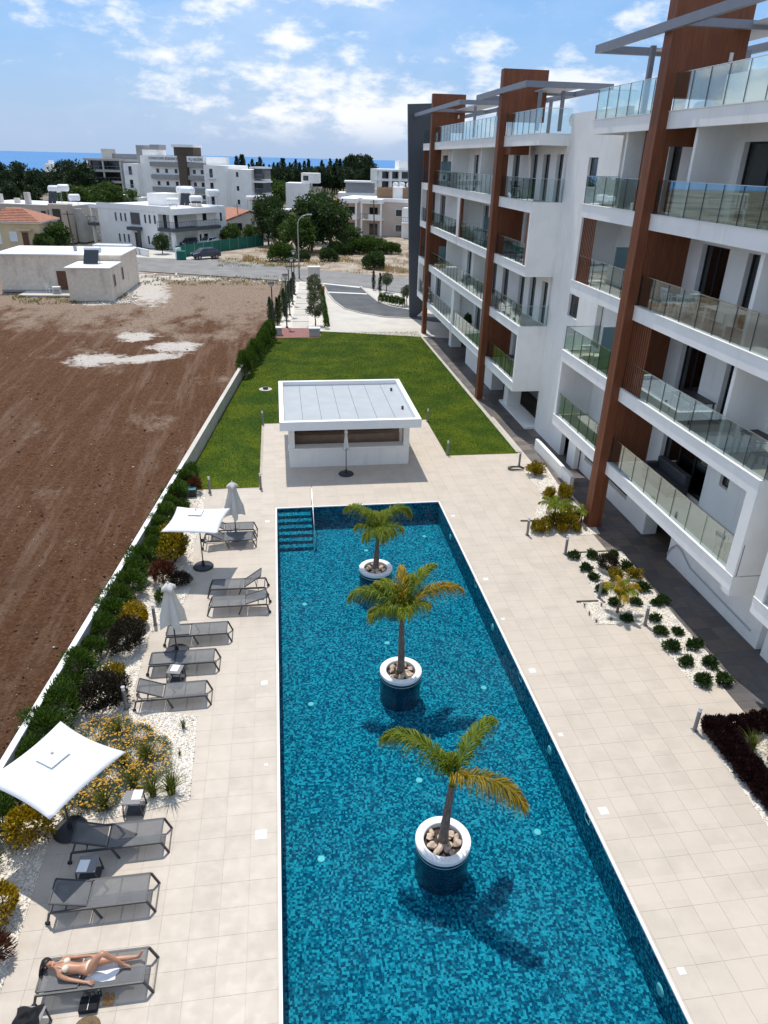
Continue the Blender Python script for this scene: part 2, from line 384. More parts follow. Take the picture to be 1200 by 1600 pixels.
def glass(name, tintc, refl=1.0, dif=0.0, difc=(0.5, 0.6, 0.6)):
    b = NB(name); tr = b.n('ShaderNodeBsdfTransparent'); tr.inputs[0].default_value = (*tintc, 1)
    base = tr.outputs[0]
    if dif:
        d = b.n('ShaderNodeBsdfDiffuse'); d.inputs[0].default_value = (*difc, 1); m2 = b.n('ShaderNodeMixShader'); m2.inputs[0].default_value = dif
        b.l(base, m2.inputs[1]); b.l(d.outputs[0], m2.inputs[2]); base = m2.outputs[0]
    gl = b.n('ShaderNodeBsdfGlossy'); gl.inputs['Roughness'].default_value = 0.015; gl.inputs[0].default_value = (0.95, 1, 1, 1)
    fr = b.n('ShaderNodeFresnel'); fr.inputs['IOR'].default_value = 1.5
    mx = b.n('ShaderNodeMixShader'); b.l(b.mth('MINIMUM', b.mth('MULTIPLY', fr.outputs[0], refl), 0.9), mx.inputs[0]); b.l(base, mx.inputs[1]); b.l(gl.outputs[0], mx.inputs[2]); b.l(mx.outputs[0], b.out.inputs['Surface'])
    return b.m
glass('clear_glass', (0.91, 0.955, 0.945), 0.6)
glass('frosted_glass', (0.55, 0.70, 0.72), 1.2, 0.55, (0.26, 0.40, 0.44))
glass('door_glass', (0.42, 0.45, 0.46), 1.6)
basic('window_dark', (0.025, 0.028, 0.033), 0.12, 0.2, 1.0, spec=0.8)
basic('window_blue', (0.06, 0.075, 0.09), 0.15, 0.2, 1.0, spec=0.8)
# lawn
b = NB('lawn'); f = b.noise(0.45, 5, 0.6); f2 = b.noise(28, 4, 0.7); f3 = b.noise(2.4, 5, 0.7)
c = b.mix(b.ramp(f, 0.34, 0.68), (0.032, 0.070, 0.001), (0.100, 0.132, 0.002)); c = b.mix(b.ramp(f3, 0.55, 0.75, 0, 0.35), c, (0.024, 0.062, 0.003))
c = b.mix(b.ramp(f2, 0.42, 0.75, 0, 0.7), c, (0.016, 0.045, 0.004)); b.pbr(c, 0.9, 0, 0.2, b.bump(f2, 0.8, 0.04))
# ploughed red soil with chalky patches and lighter tracks
b = NB('soil'); f = b.noise(0.16, 6, 0.65); g = b.noise(5.0, 8, 0.78); fine = b.noise(24, 6, 0.8)
sv = b.mapv(b.pos, (1, 1, 0)); cell = b.voro(9.0, 'F1', 'Distance', sv)
c = b.mix(b.ramp(g, 0.34, 0.66), (0.112, 0.050, 0.023), (0.205, 0.106, 0.060)); c = b.mix(b.ramp(fine, 0.42, 0.66, 0, 0.75), c, (0.064, 0.029, 0.013)); c = b.mix(b.ramp(cell, 0.40, 0.70, 0, 0.45), c, (0.066, 0.030, 0.014))
stk = b.noise(1.0, 6, 0.7, b.mapv(sv, (2.4, 0.16, 1), (3, 1, 0), (0, 0, R(24)))); stk2 = b.noise(1.0, 6, 0.7, b.mapv(sv, (0.75, 0.06, 1), (9, 4, 0), (0, 0, R(30))))
c = b.mix(b.ramp(stk, 0.47, 0.70, 0, 0.45), c, (0.225, 0.138, 0.090)); c = b.mix(b.ramp(stk2, 0.50, 0.68, 0, 0.60), c, (0.250, 0.172, 0.125)); c = b.mix(b.ramp(f, 0.50, 0.72, 0, 0.35), c, (0.080, 0.036, 0.018))
sy = b.n('ShaderNodeSeparateXYZ'); b.l(b.pos, sy.inputs[0]); Yc, Xc = sy.outputs[1], sy.outputs[0]
far = b.ramp(Yc, 50, 84)                                      # soil thins over pale subsoil towards the road
pale = b.ramp(b.mth('ADD', b.mth('MULTIPLY', far, 0.30), b.noise(0.22, 7, 0.7, b.mapv(sv, (1, 0.55, 1), (5, 9, 0)))), 0.56, 0.72)
c = b.mix(b.mth('MULTIPLY', pale, 0.75), c, b.mix(b.ramp(g, 0.35, 0.65), (0.26, 0.185, 0.13), (0.42, 0.335, 0.26)))
def blob(cx_, cy_, rx, ry, rot=0.0):
    m = b.mapv(sv, (1/rx, 1/ry, 0), (0, 0, 0)); v = b.n('ShaderNodeMapping', vector_type='TEXTURE'); b.l(sv, v.inputs[0])
    v.inputs['Location'].default_value = (cx_, cy_, 0); v.inputs['Rotation'].default_value = (0, 0, rot); v.inputs['Scale'].default_value = (rx, ry, 1)
    l = b.n('ShaderNodeVectorMath', operation='LENGTH'); b.l(v.outputs[0], l.inputs[0]); return b.mth('SUBTRACT', 1.0, l.outputs['Value'])
nz = b.mth('MULTIPLY', b.mth('SUBTRACT', b.noise(0.9, 7, 0.75), 0.5), 1.9)
def patch(px0, py0, px1, py1, ry):
    A, B = G(px0, py0), G(px1, py1); d = B-A
    return blob((A.x+B.x)/2, (A.y+B.y)/2, d.length/2*1.25, ry, math.atan2(d.y, d.x))
pt = None
for a in ((105, 567, 190, 556, 2.4), (165, 566, 290, 552, 1.5), (240, 546, 308, 536, 2.5), (185, 530, 240, 520, 2.2), (215, 425, 240, 475, 3.0), (215, 432, 345, 436, 2.0), (120, 476, 215, 470, 1.4)):
    q_ = patch(*a); pt = q_ if pt is None else b.mth('MAXIMUM', pt, q_)
chalk = b.ramp(b.mth('ADD', pt, nz), 0.05, 0.45)
c = b.mix(chalk, c, b.mix(b.ramp(g, 0.3, 0.7), (0.52, 0.46, 0.40), (0.68, 0.63, 0.57)))
b.pbr(c, 0.95, 0, 0.1, b.bump(b.mth('ADD', b.mth('MULTIPLY', g, 0.55), b.mth('SUBTRACT', b.mth('MULTIPLY', fine, 0.45), b.mth('MULTIPLY', cell, 0.35))), 1.0, 0.16))
# dry waste ground beyond the road
b = NB('dry_ground'); f = b.noise(0.35, 6, 0.7); g = b.noise(4, 6, 0.7)
c = b.mix(b.ramp(f, 0.35, 0.65), (0.27, 0.20, 0.14), (0.46, 0.40, 0.33)); c = b.mix(b.ramp(g, 0.5, 0.72, 0, 0.7), c, (0.15, 0.11, 0.065)); c = b.mix(b.ramp(b.noise(0.9, 5, 0.7), 0.56, 0.7, 0, 0.6), c, (0.09, 0.10, 0.03))
b.pbr(c, 0.95, 0, 0.1, b.bump(g, 0.7, 0.12))
b = NB('asphalt'); f = b.noise(0.5, 5, 0.6); g = b.noise(18, 5, 0.7)
c = b.mix(b.ramp(f, 0.3, 0.7), (0.20, 0.195, 0.185), (0.27, 0.262, 0.25)); c = b.mix(b.ramp(g, 0.45, 0.7, 0, 0.3), c, (0.16, 0.155, 0.15)); b.pbr(c, 0.9, 0, 0.2, b.bump(g, 0.3, 0.01))
b = NB('asphalt_dark'); f = b.noise(0.5, 5, 0.6); g = b.noise(18, 5, 0.7)
c = b.mix(b.ramp(f, 0.3, 0.7), (0.088, 0.092, 0.097), (0.125, 0.128, 0.132)); b.pbr(c, 0.9, 0, 0.2, b.bump(g, 0.3, 0.01))
b = NB('gravel'); v = b.voro(30, 'F1', 'Color'); dd = b.voro(30); bw = b.n('ShaderNodeRGBToBW'); b.l(v, bw.inputs[0])
c = b.cramp(bw.outputs[0], [(0.15, (0.54, 0.47, 0.38)), (0.45, (0.72, 0.66, 0.57)), (0.8, (0.84, 0.80, 0.73))]); c = b.mix(b.ramp(dd, 0.5, 0.85, 0, 0.6), c, (0.30, 0.25, 0.19))
c = b.mix(b.ramp(b.noise(0.9, 5, 0.7), 0.5, 0.75, 0, 0.25), c, (0.45, 0.38, 0.30))
b.pbr(c, 0.9, 0, 0.2, b.bump(b.ramp(dd, 0, 0.8, 1, 0), 0.5, 0.015))
b = NB('gravel_stone'); b.pbr(b.cramp(b.attr(), [(0, (0.46, 0.40, 0.33)), (0.4, (0.70, 0.65, 0.57)), (1, (0.86, 0.83, 0.78))]), 0.85, 0, 0.3)
b = NB('field_stone'); b.pbr(b.cramp(b.attr(), [(0, (0.10, 0.050, 0.028)), (0.72, (0.17, 0.095, 0.060)), (0.88, (0.36, 0.27, 0.20)), (1, (0.60, 0.54, 0.47))]), 0.95, 0, 0.1)
b = NB('sea'); f = b.noise(0.004, 5, 0.6, b.mapv(b.pos, (0.3, 2.5, 1))); sea_n = b.bump(b.noise(0.02, 4, 0.6), 0.3, 3)
c = b.mix(b.ramp(f, 0.35, 0.7), (0.065, 0.200, 0.420), (0.095, 0.240, 0.470)); b.pbr(c, 0.7, 0, 0.12)
b = NB('town_ground'); f = b.noise(0.05, 5, 0.65); c = b.mix(b.ramp(f, 0.35, 0.65), (0.05, 0.06, 0.03), (0.24, 0.20, 0.15)); b.pbr(c, 0.95, 0, 0.1)
b = NB('old_plaster'); f = b.noise(0.8, 6, 0.7); g = b.noise(0.45, 5, 0.7, b.mapv(b.pos, (1.6, 1.6, 0.5), (4, 2, 0)))
c = b.mix(b.ramp(b.noise(3, 5, 0.6), 0.3, 0.7), (0.66, 0.575, 0.465), (0.76, 0.675, 0.565)); c = b.mix(b.ramp(g, 0.52, 0.74, 0, 0.5), c, (0.30, 0.26, 0.215)); c = b.mix(b.ramp(f, 0.62, 0.8, 0, 0.6), c, (0.17, 0.155, 0.14))
b.pbr(c, 0.95, 0, 0.1, b.bump(f, 0.5, 0.05))
# mesh sling fabric of the loungers: open weave, lets some sun through
b = NB('sling'); wv = b.n('ShaderNodeTexChecker'); wv.inputs['Scale'].default_value = 90; b.l(b.pos, wv.inputs[0])
c = b.mix(b.ramp(b.noise(3, 4), 0.3, 0.7), (0.100, 0.104, 0.110), (0.128, 0.132, 0.138)); sh = b.pbr(c, 0.6, 0, 0.4, link=False)
tr = b.n('ShaderNodeBsdfTransparent'); mx = b.n('ShaderNodeMixShader'); mx.inputs[0].default_value = 0.12; b.l(sh, mx.inputs[1]); b.l(tr.outputs[0], mx.inputs[2]); b.l(mx.outputs[0], b.out.inputs['Surface'])
# foliage: colour varies leaf by leaf, some light passes through
def leafmat(name, stops, trans=0.35, rough=0.55, spec=0.35):
    b = NB(name); c = b.cramp(b.attr(), stops)
    sh = b.pbr(c, rough, 0, spec, link=False); tl = b.n('ShaderNodeBsdfTranslucent'); b.l(b.mix(0.5, c, (1.0, 1.0, 0.25), 'MULTIPLY'), tl.inputs[0])
    mx = b.n('ShaderNodeMixShader'); mx.inputs[0].default_value = trans; b.l(sh, mx.inputs[1]); b.l(tl.outputs[0], mx.inputs[2]); b.l(mx.outputs[0], b.out.inputs['Surface']); return b.m
leafmat('leaf_hedge', [(0, (0.020, 0.050, 0.007)), (0.5, (0.055, 0.115, 0.014)), (0.85, (0.095, 0.165, 0.020)), (1, (0.16, 0.22, 0.035))])
leafmat('leaf_dark', [(0, (0.014, 0.034, 0.009)), (0.6, (0.036, 0.074, 0.016)), (1, (0.075, 0.125, 0.028))])
leafmat('leaf_pine', [(0, (0.014, 0.030, 0.012)), (0.6, (0.028, 0.056, 0.018)), (1, (0.050, 0.088, 0.028))], 0.25)
leafmat('leaf_mid', [(0, (0.026, 0.060, 0.010)), (0.6, (0.062, 0.115, 0.018)), (1, (0.105, 0.165, 0.030))])
leafmat('leaf_olive', [(0, (0.060, 0.080, 0.040)), (0.6, (0.110, 0.135, 0.075)), (1, (0.180, 0.200, 0.130))])
leafmat('leaf_gold', [(0, (0.090, 0.085, 0.006)), (0.4, (0.320, 0.210, 0.008)), (0.8, (0.540, 0.345, 0.012)), (1, (0.640, 0.470, 0.040))], 0.4)
leafmat('leaf_goldgreen', [(0, (0.045, 0.065, 0.006)), (0.35, (0.150, 0.130, 0.008)), (0.7, (0.38, 0.26, 0.010)), (1, (0.56, 0.40, 0.03))])
leafmat('leaf_purple', [(0, (0.012, 0.010, 0.007)), (0.6, (0.030, 0.021, 0.014)), (0.9, (0.052, 0.036, 0.020)), (1, (0.06, 0.075, 0.02))])
leafmat('leaf_red', [(0, (0.050, 0.012, 0.010)), (0.6, (0.130, 0.035, 0.020)), (0.9, (0.20, 0.07, 0.03)), (1, (0.06, 0.09, 0.02))])
leafmat('leaf_burgundy', [(0, (0.010, 0.004, 0.005)), (0.7, (0.028, 0.009, 0.011)), (1, (0.060, 0.018, 0.020))])
leafmat('leaf_silver', [(0, (0.11, 0.15, 0.12)), (0.6, (0.20, 0.26, 0.22)), (1, (0.30, 0.36, 0.31))])
leafmat('petal_yellow', [(0, (0.55, 0.27, 0.015)), (1, (0.75, 0.43, 0.03))])
leafmat('blade_green', [(0, (0.045, 0.070, 0.012)), (0.6, (0.12, 0.155, 0.025)), (1, (0.28, 0.25, 0.05))])
leafmat('blade_lawn', [(0, (0.034, 0.082, 0.001)), (0.6, (0.070, 0.125, 0.002)), (1, (0.120, 0.165, 0.004))], 0.25, 0.8, 0.1)
leafmat('blade_dry', [(0, (0.20, 0.13, 0.055)), (0.6, (0.36, 0.25, 0.11)), (1, (0.50, 0.38, 0.20))])
leafmat('palm_green', [(0, (0.090, 0.155, 0.010)), (0.5, (0.180, 0.255, 0.016)), (0.85, (0.33, 0.335, 0.022)), (1, (0.52, 0.42, 0.03))], 0.5)
leafmat('palm_gold', [(0, (0.120, 0.140, 0.010)), (0.4, (0.320, 0.250, 0.014)), (0.8, (0.540, 0.350, 0.020)), (1, (0.62, 0.40, 0.04))], 0.45)
b = NB('palm_trunk'); rg = b.noise(3.0, 4, 0.6, b.mapv(b.pos, (3, 3, 14))); st = b.noise(6.0, 5, 0.65, b.mapv(b.pos, (6, 6, 0.8)))
c = b.mix(b.ramp(st, 0.3, 0.7), (0.115, 0.085, 0.068), (0.260, 0.205, 0.170)); c = b.mix(b.ramp(rg, 0.5, 0.75, 0, 0.5), c, (0.075, 0.055, 0.042)); b.pbr(c, 0.9, 0, 0.2, b.bump(st, 0.8, 0.03))
b = NB('skin'); c = b.mix(b.ramp(b.noise(6, 4), 0.3, 0.7), (0.42, 0.205, 0.122), (0.50, 0.255, 0.158)); pb = b.pbr(c, 0.42, 0, 0.45)
# ------------------------------------------------------------------ the setting
def struct(o): o['kind'] = 'structure'; return o
def xw(y): return -6.89+(y-13.12)*0.1167              # line of the boundary wall
POOL = (-0.47, 6.66, 1.0, 27.65)                      # x0, x1, y0, y1
PZ, WZ = -0.95, -0.085                                # seen depth of the basin, water level

# ground: one sheet to the coast, falling towards the sea far away, with the pool cut out
xs = [-9000, -1500, -300, -80, POOL[0]-0.1, POOL[1]+0.1, 80, 300, 1500, 9000]
ys = [-80, POOL[2]-0.1, POOL[3]+0.1, 60, 140, 260, 430, 700, 1100, 1700, 2600]
gz = {430: -0.16, 700: -8, 1100: -20, 1700: -33, 2600: -46}
V = [(x, y, gz.get(y, -0.16)) for y in ys for x in xs]; F = []
for j in range(len(ys)-1):
    for i in range(len(xs)-1):
        if i == 4 and j == 1: continue
        a = j*len(xs)+i; F.append((a, a+1, a+1+len(xs), a+len(xs)))
g = MB(); g.add(V, F); struct(g.build('ground', M['town_ground']))
s = MB(); s.sheet([(-60000, 1200), (60000, 1200), (90000, 75000), (-90000, 75000)], -32.0); struct(s.build('sea', M['sea']))

# ploughed field
def waves(x, y, n, kmin, kmax, seed):
    r = np.random.default_rng(seed); h = np.zeros_like(x)
    for _ in range(n):
        k = r.uniform(kmin, kmax); a = r.uniform(0, 2*math.pi); h += np.sin(x*k*math.cos(a)+y*k*math.sin(a)+r.uniform(0, 7))/k**0.55
    return h/n
road_near = [G(*p) for p in ((-60, 405), (90, 414), (215, 424), (330, 431), (440, 439), (505, 443), (590, 452), (640, 461), (720, 478))]
road_far = [G(*p) for p in ((-60, 383), (90, 392), (205, 402), (330, 407), (440, 417), (560, 428), (640, 436), (720, 448))]
def road_y(x):
    for a, c in zip(road_near, road_near[1:]):
        if a.x <= x <= c.x: return a.y+(c.y-a.y)*(x-a.x)/(c.x-a.x)
    return road_near[0].y
def field_right(y):
    if y < 50: return xw(y)-0.13
    if y < 62: return -2.73+(y-48.8)*0.13
    return -1.05+(y-62)*0.055
st = 0.28; gx = np.arange(-64, 3, st); gy = np.arange(3, 104, st); X, Y = np.meshgrid(gx, gy)
ang = R(33); fu = X*math.cos(ang)+Y*math.sin(ang)
Z = waves(X, Y, 26, 4.0, 14.0, 3)*0.20+waves(X, Y, 10, 0.15, 0.6, 5)*0.05-0.02
Z += rng.normal(0, 0.022, Z.shape)
fr_ = np.array([field_right(v) for v in gy])[:, None]
ry_ = np.array([road_y(v) for v in gx])[None, :]
fade_ = np.clip((ry_-Y)/4, 0, 1); Z = np.maximum(Z*fade_-0.02, -0.13)
Xc_ = np.minimum(X, fr_); ok = (X[:-1, :-1] < fr_[:-1]) & (Y[:-1, :-1] < ry_[:, :-1]-0.1)
idx = np.arange(X.size).reshape(X.shape)
F = np.stack([idx[:-1, :-1][ok], idx[:-1, 1:][ok], idx[1:, 1:][ok], idx[1:, :-1][ok]], 1)
me = np_mesh('field', np.stack([Xc_.ravel(), np.minimum(Y, ry_).ravel(), Z.ravel()], 1), F)
me.polygons.foreach_set('use_smooth', [True]*len(me.polygons))
struct(link_mesh('field', me, M['soil']))
def stones(name, pts, sizes, mat, attr=None, flat=0.7, parent=None):
    n = len(pts); base = np.array([(1, 0, 0), (0, 1, 0), (-1, 0, 0), (0, -1, 0), (0, 0, 1), (0, 0, -1)], float)
    a = rng.uniform(0, 6.28, n); c, s_ = np.cos(a), np.sin(a); jit = rng.uniform(0.6, 1.3, (n, 6, 1)); B = base[None]*jit
    B[:, :, 2] *= flat; x = B[:, :, 0]*c[:, None]-B[:, :, 1]*s_[:, None]; y = B[:, :, 0]*s_[:, None]+B[:, :, 1]*c[:, None]
    tl = rng.normal(0, 0.3, (n, 1)); z = B[:, :, 2]+x*tl
    Vv = np.stack([x, y, z], 2)*np.asarray(sizes)[:, None, None]+np.asarray(pts)[:, None, :]
    f = np.array([(0, 1, 4), (1, 2, 4), (2, 3, 4), (3, 0, 4), (1, 0, 5), (2, 1, 5), (3, 2, 5), (0, 3, 5)])
    Ff = (f[None]+(np.arange(n)*6)[:, None, None]).reshape(-1, 3)
    at = np.repeat(rng.uniform(0, 1, n) if attr is None else attr, 6)
    return link_mesh(name, np_mesh(name, Vv.reshape(-1, 3), Ff, at), mat, parent)
n = 8000; yy = 8+(rng.uniform(0, 1, n)**1.5)*70; xx = np.array([field_right(v) for v in yy])-0.1-(rng.uniform(0, 1, n)**1.3)*np.minimum(45, 6+yy*0.75)
sz = np.exp(rng.normal(-3.6, 0.45, n)); sz = np.clip(sz, 0.015, 0.10)
tag(stones('clods', np.stack([xx, yy, np.full(n, 0.0)], 1), sz, M['field_stone']), 'loose clods and pale stones scattered over the ploughed field', 'stones', kind='stuff')

# road, dry plot beyond it, drive, path
struct(MB().sheet([(p.x, p.y) for p in road_near]+[(p.x, p.y) for p in road_far[::-1]], 0.05).build('road', M['asphalt']))
dp = [(p.x, p.y) for p in road_far[3:]]; n0 = road_far[3]
struct(MB().sheet([(n0.x-1, n0.y+0.2)]+dp[1:]+[(60, 150), (20, 168), (-2, 150), (-8, 132), (-13, 120)], 0.02).build('waste_ground', M['dry_ground']))
struct(MB().sheet([tuple(G(*p)[:2]) for p in ((205, 402), (330, 407), (330, 400), (318, 384), (285, 392), (212, 388))], 0.035).build('forecourt', M['concrete_pale']))
struct(MB().sheet([tuple(G(*p)[:2]) for p in ((500, 442), (566, 449), (640, 461), (720, 478), (720, 530), (505, 518), (501, 480))], 0.025).build('apron', M['concrete_pale']))
drive = [tuple(G(*p)[:2]) for p in ((504, 443), (535, 445.5), (563, 449), (577, 462), (592, 474), (612, 481), (640, 486), (690, 494), (690, 505), (640, 498), (600, 496), (565, 490), (538, 483), (522, 471), (513, 460))]
struct(MB().sheet(drive, 0.06).build('driveway', M['asphalt_dark']))
def strip(pts, w, z0, z1):
    m = MB()
    for a, c in zip(pts, pts[1:]): m.bar((a[0], a[1], (z0+z1)/2), (c[0], c[1], (z0+z1)/2), w, z1-z0)
    return m
o = strip([drive[i] for i in (2, 3, 4, 5, 6)], 0.22, 0.0, 0.16).build('kerb', M['kerb']); struct(o)
o = strip([drive[i] for i in (0, 14, 13, 12, 11, 10, 9)], 0.16, 0.0, 0.10).build('kerb', M['kerb']); struct(o)
o = MB().sheet([tuple(G(*p)[:2]) for p in ((511, 456.5), (577, 459.5), (578, 461), (511.5, 458))], 0.066).build('road_marking', M['road_paint']); struct(o)
o = MB().sheet([tuple(G(*p)[:2]) for p in ((504, 443), (563, 449), (562, 450.5), (505, 444.5))], 0.066).build('road_marking', M['road_paint']); struct(o)
pth = struct(MB().sheet([tuple(G(*p)[:2]) for p in ((433, 518), (505, 518), (500, 441), (463, 436))], 0.02).build('path', M['gravel']))
# path slabs, each a piece
pl, pr = [(G(455, 514), G(482, 514)), (G(468, 440), G(487, 441))][0], (G(468, 440), G(487, 441))
for k in range(9):
    t0, t1 = k/9+0.004, (k+1)/9-0.004
    q_ = [pl[0].lerp(pr[0], t0), pl[1].lerp(pr[1], t0), pl[1].lerp(pr[1], t1), pl[0].lerp(pr[0], t1)]
    MB().prism([(p.x, p.y) for p in q_], 0.02, 0.055).build('slab', M['concrete_pale'], pth)
tr_ = MB().prism([tuple(G(*p)[:2]) for p in ((432, 529), (500, 528), (499, 513), (437, 513))], -0.02, 0.05).build('terrace', M['brick_pave']); struct(tr_)

# lawn
LAWN = [(xw(30)+0.12, 29.95), (-1.27, 29.95), (-1.27, 38.65), (8.25, 38.65), (8.25, 33.0), (12.05, 33.0), (12.0, 62.2), (3.6, 62.3), (3.4, 60.3), (-0.6, 60.2), (-1.4, 58.5), (xw(48.8)+0.45, 48.8), (xw(48.8)+0.12, 48.6)]
lawn = struct(MB().prism(LAWN, -0.05, 0.022).build('lawn', M['lawn']))
def blades(name, pts, h, w, mat, lean=0.5, parent=None, curve=False, attr=None):
    n = len(pts); pts = np.asarray(pts, float); a = rng.uniform(0, 6.283, n); h = np.broadcast_to(np.asarray(h, float), (n,))*rng.uniform(0.6, 1.25, n)
    d = np.stack([np.cos(a), np.sin(a), np.zeros(n)], 1); t = rng.normal(0, 1, (n, 2))*lean
    wv = d*np.asarray(w)/2 if np.ndim(w) == 0 else d*(np.asarray(w)/2)[:, None]
    tip = pts+np.stack([t[:, 0]*h, t[:, 1]*h, h], 1)
    V_ = np.stack([pts-wv, pts+wv, tip], 1).reshape(-1, 3); F_ = np.arange(n*3).reshape(-1, 3)
    return link_mesh(name, np_mesh(name, V_, F_, np.repeat(rng.uniform(0, 1, n) if attr is None else attr, 3)), mat, parent)
P = []
while len(P) < 90000:
    q_ = rng.uniform((-5, 30, 0.02), (12, 62, 0.02), (60000, 3))
    for p in q_:
        if inside(p, LAWN): P.append(p)
        if len(P) >= 90000: break
tag(blades('grass', P, 0.05, 0.03, M['blade_lawn'], 0.6), 'short mown grass covering the lawn beside the apartment building', 'grass', kind='stuff')

# planting beds
LB = [tuple(G(*p)[:2]) for p in ((322, 766), (318, 795), (304, 850), (296, 925), (287, 942), (251, 974), (233, 994), (210, 1079), (206, 1106), (309, 1119), (296, 1250), (250, 1262), (180, 1278), (107, 1283), (80, 1303), (53, 1393), (32, 1457), (0, 1552), (-60, 1760))]
LB += [(xw(LB[-1][1])+0.1, LB[-1][1]), (xw(29.9)+0.1, 29.9)]
c8 = lambda x, y: tuple(G(780+x*.35, 700+y*.35)[:2])
RB1 = [c8(*p) for p in ((105, 95), (205, 78), (300, 215), (400, 300), (450, 385), (350, 392), (130, 392), (190, 205))]
RB2 = [c8(*p) for p in ((340, 470), (545, 460), (800, 770), (1055, 1055), (870, 1070), (660, 792), (430, 788), (365, 690), (440, 688), (345, 480))]
RB3 = [tuple(G(*p)[:2]) for p in ((1089, 1133), (1192, 1118), (1300, 1260), (1300, 1420), (1200, 1292))]
for i, bd in enumerate((LB, RB1, RB2, RB3)): struct(MB().prism(bd, -0.04, 0.014).build('gravel_bed', M['gravel']))
pts = []
for bd, n in ((LB, 9000), (RB1, 1800), (RB2, 3600), (RB3, 1600)):
    x0, x1 = min(p[0] for p in bd), max(p[0] for p in bd); y0, y1 = min(p[1] for p in bd), max(p[1] for p in bd); k = 0
    y0 = max(y0, 5.5)
    while k < n:
        p = (random.uniform(x0, x1), random.uniform(y0, y1))
        if inside(p, bd): pts.append((p[0], p[1], 0.018)); k += 1
tag(stones('gravel', np.array(pts), rng.uniform(0.014, 0.036, len(pts)), M['gravel_stone']), 'pale cream gravel covering the planting beds around the deck', 'gravel', kind='stuff')
for a, c in (((95, 327), (195, 326)), ((330, 470), (545, 459)), ((345, 688), (442, 685))):
    A, B = c8(*a), c8(*c); tag(strip([A, B], 0.05, 0.0, 0.05).build('edging_strip', M['edging']), {95: 'brown edging strip beside the bollard at the yellow shrub bed', 330: 'brown edging strip along the far edge of the dark shrub bed', 345: 'short brown edging strip left of the yellow palm bed'}[a[0]], 'edging')

# paved deck: grout sheet with real tiles on it
T = 0.565; deck = MB()
x0, x1, y0, y1 = POOL
deck.sheet([(xw(-2), -2), (x0-0.07, -2), (x0-0.07, 39), (xw(39), 39)], -0.008)
for r_ in ((x1+0.07, 12.42, -2, 39), (x0-0.07, x1+0.07, y1+0.07, 39), (x0-0.07, x1+0.07, -2, y0-0.10)): deck.sheet([(r_[0], r_[2]), (r_[1], r_[2]), (r_[1], r_[3]), (r_[0], r_[3])], -0.008)
deck = struct(deck.build('deck', M['grout']))
tm = MB().box(0.002, T-0.002, 0.002, T-0.002, -0.012, 0.0).mesh('tile'); tm.materials.append(M['deck_tile'])
full, cut = [], []
ex0, ex1, ey0, ey1 = x0-0.07, x1+0.07, y0-0.10, y1+0.07
covers = (LB, RB1, RB2, RB3, LAWN)
for i in range(-15, 30):
    for j in range(-2, 68):
        a, c = -2.83+i*T-0.0, 8.32+(j-11)*T
        X0, X1, Y0, Y1 = a, a+T, c, c+T
        if X0 > 12.3 or X1 < -8.6 or Y0 > 38.8 or Y1 < 2.6: continue
        if any(all(inside(p, cv) for p in ((X0, Y0), (X1, Y0), (X1, Y1), (X0, Y1))) for cv in covers): continue
        cxm = (X0+X1)/2
        if cxm < xw(c)-0.1: continue
        X1 = min(X1, 12.40)
        rects = [(X0, X1, Y0, Y1)]
        if X1 > ex0 and X0 < ex1 and Y1 > ey0 and Y0 < ey1:
            rects = []
            if X0 < ex0-0.03: rects.append((X0, ex0, Y0, Y1))
            if X1 > ex1+0.03: rects.append((ex1, X1, Y0, Y1))
            xa, xb = max(X0, ex0), min(X1, ex1)
            if Y1 > ey1+0.03 and xb-xa > 0.03: rects.append((xa, xb, max(Y0, ey1), Y1))
        for r_ in rects:
            if inside(((r_[0]+r_[1])/2, (r_[2]+r_[3])/2), LAWN): continue
            whole = abs(r_[1]-r_[0]-T) < 1e-4 and abs(r_[3]-r_[2]-T) < 1e-4
            (full if whole else cut).append(r_)
def vis_key(r_):
    v = np.array([(r_[0]+r_[1])/2, (r_[2]+r_[3])/2, 0])-CAM; z = v@AF; u, w = 600+FPX*(v@AR)/z, 800+FPX*(v@AD)/z
    return v@v+(0 if -20 < u < 1220 and w < 1630 else 1e5)
full.sort(key=vis_key); rest = MB()
for k, r_ in enumerate(full):
    if k < 300:
        o = bpy.data.objects.new('tile', tm); COL.objects.link(o); o.location = (r_[0], r_[2], random.uniform(-0.0008, 0.0008)); o.parent = deck
    else: rest.box(r_[0]+0.002, r_[1]-0.002, r_[2]+0.002, r_[3]-0.002, -0.012, 0.0)
for r_ in cut: rest.box(r_[0]+0.002, r_[1]-0.002, r_[2]+0.002, r_[3]-0.002, -0.012, 0.0)
o = rest.build('paving', M['deck_tile'], deck); o['kind'] = 'stuff'

# slate walkway along the building
walk = struct(MB().sheet([(12.42, -2), (15.2, -2), (15.2, 70), (11.9, 70), (12.0, 40), (12.2, 33.5)], -0.006).build('walkway', M['edging']))
wf = []
TW = 0.62
for j in range(-2, 112):
    for i in range(5):
        X0 = 12.42+i*TW; Y0 = 4+(j)*TW+ (0.31 if i % 2 else 0)
        if X0+TW > 15.2: continue
        wf.append((X0, X0+TW, Y0, Y0+TW))
wm = MB().box(0.003, TW-0.003, 0.003, TW-0.003, -0.012, 0.0).mesh('slate_tile'); wm.materials.append(M['slate_tile'])
wf = [w_ for w_ in wf if w_[2] < 64]; wf.sort(key=lambda w_: vis_key(w_)); wr = MB()
for k, w_ in enumerate(wf):
    if k < 290:
        o = bpy.data.objects.new('slate_tile', wm); COL.objects.link(o); o.location = (w_[0], w_[2], random.uniform(-0.001, 0.0015)); o.parent = walk
    else: wr.box(w_[0]+0.003, w_[1]-0.003, w_[2]+0.003, w_[3]-0.003, -0.012, 0.0)
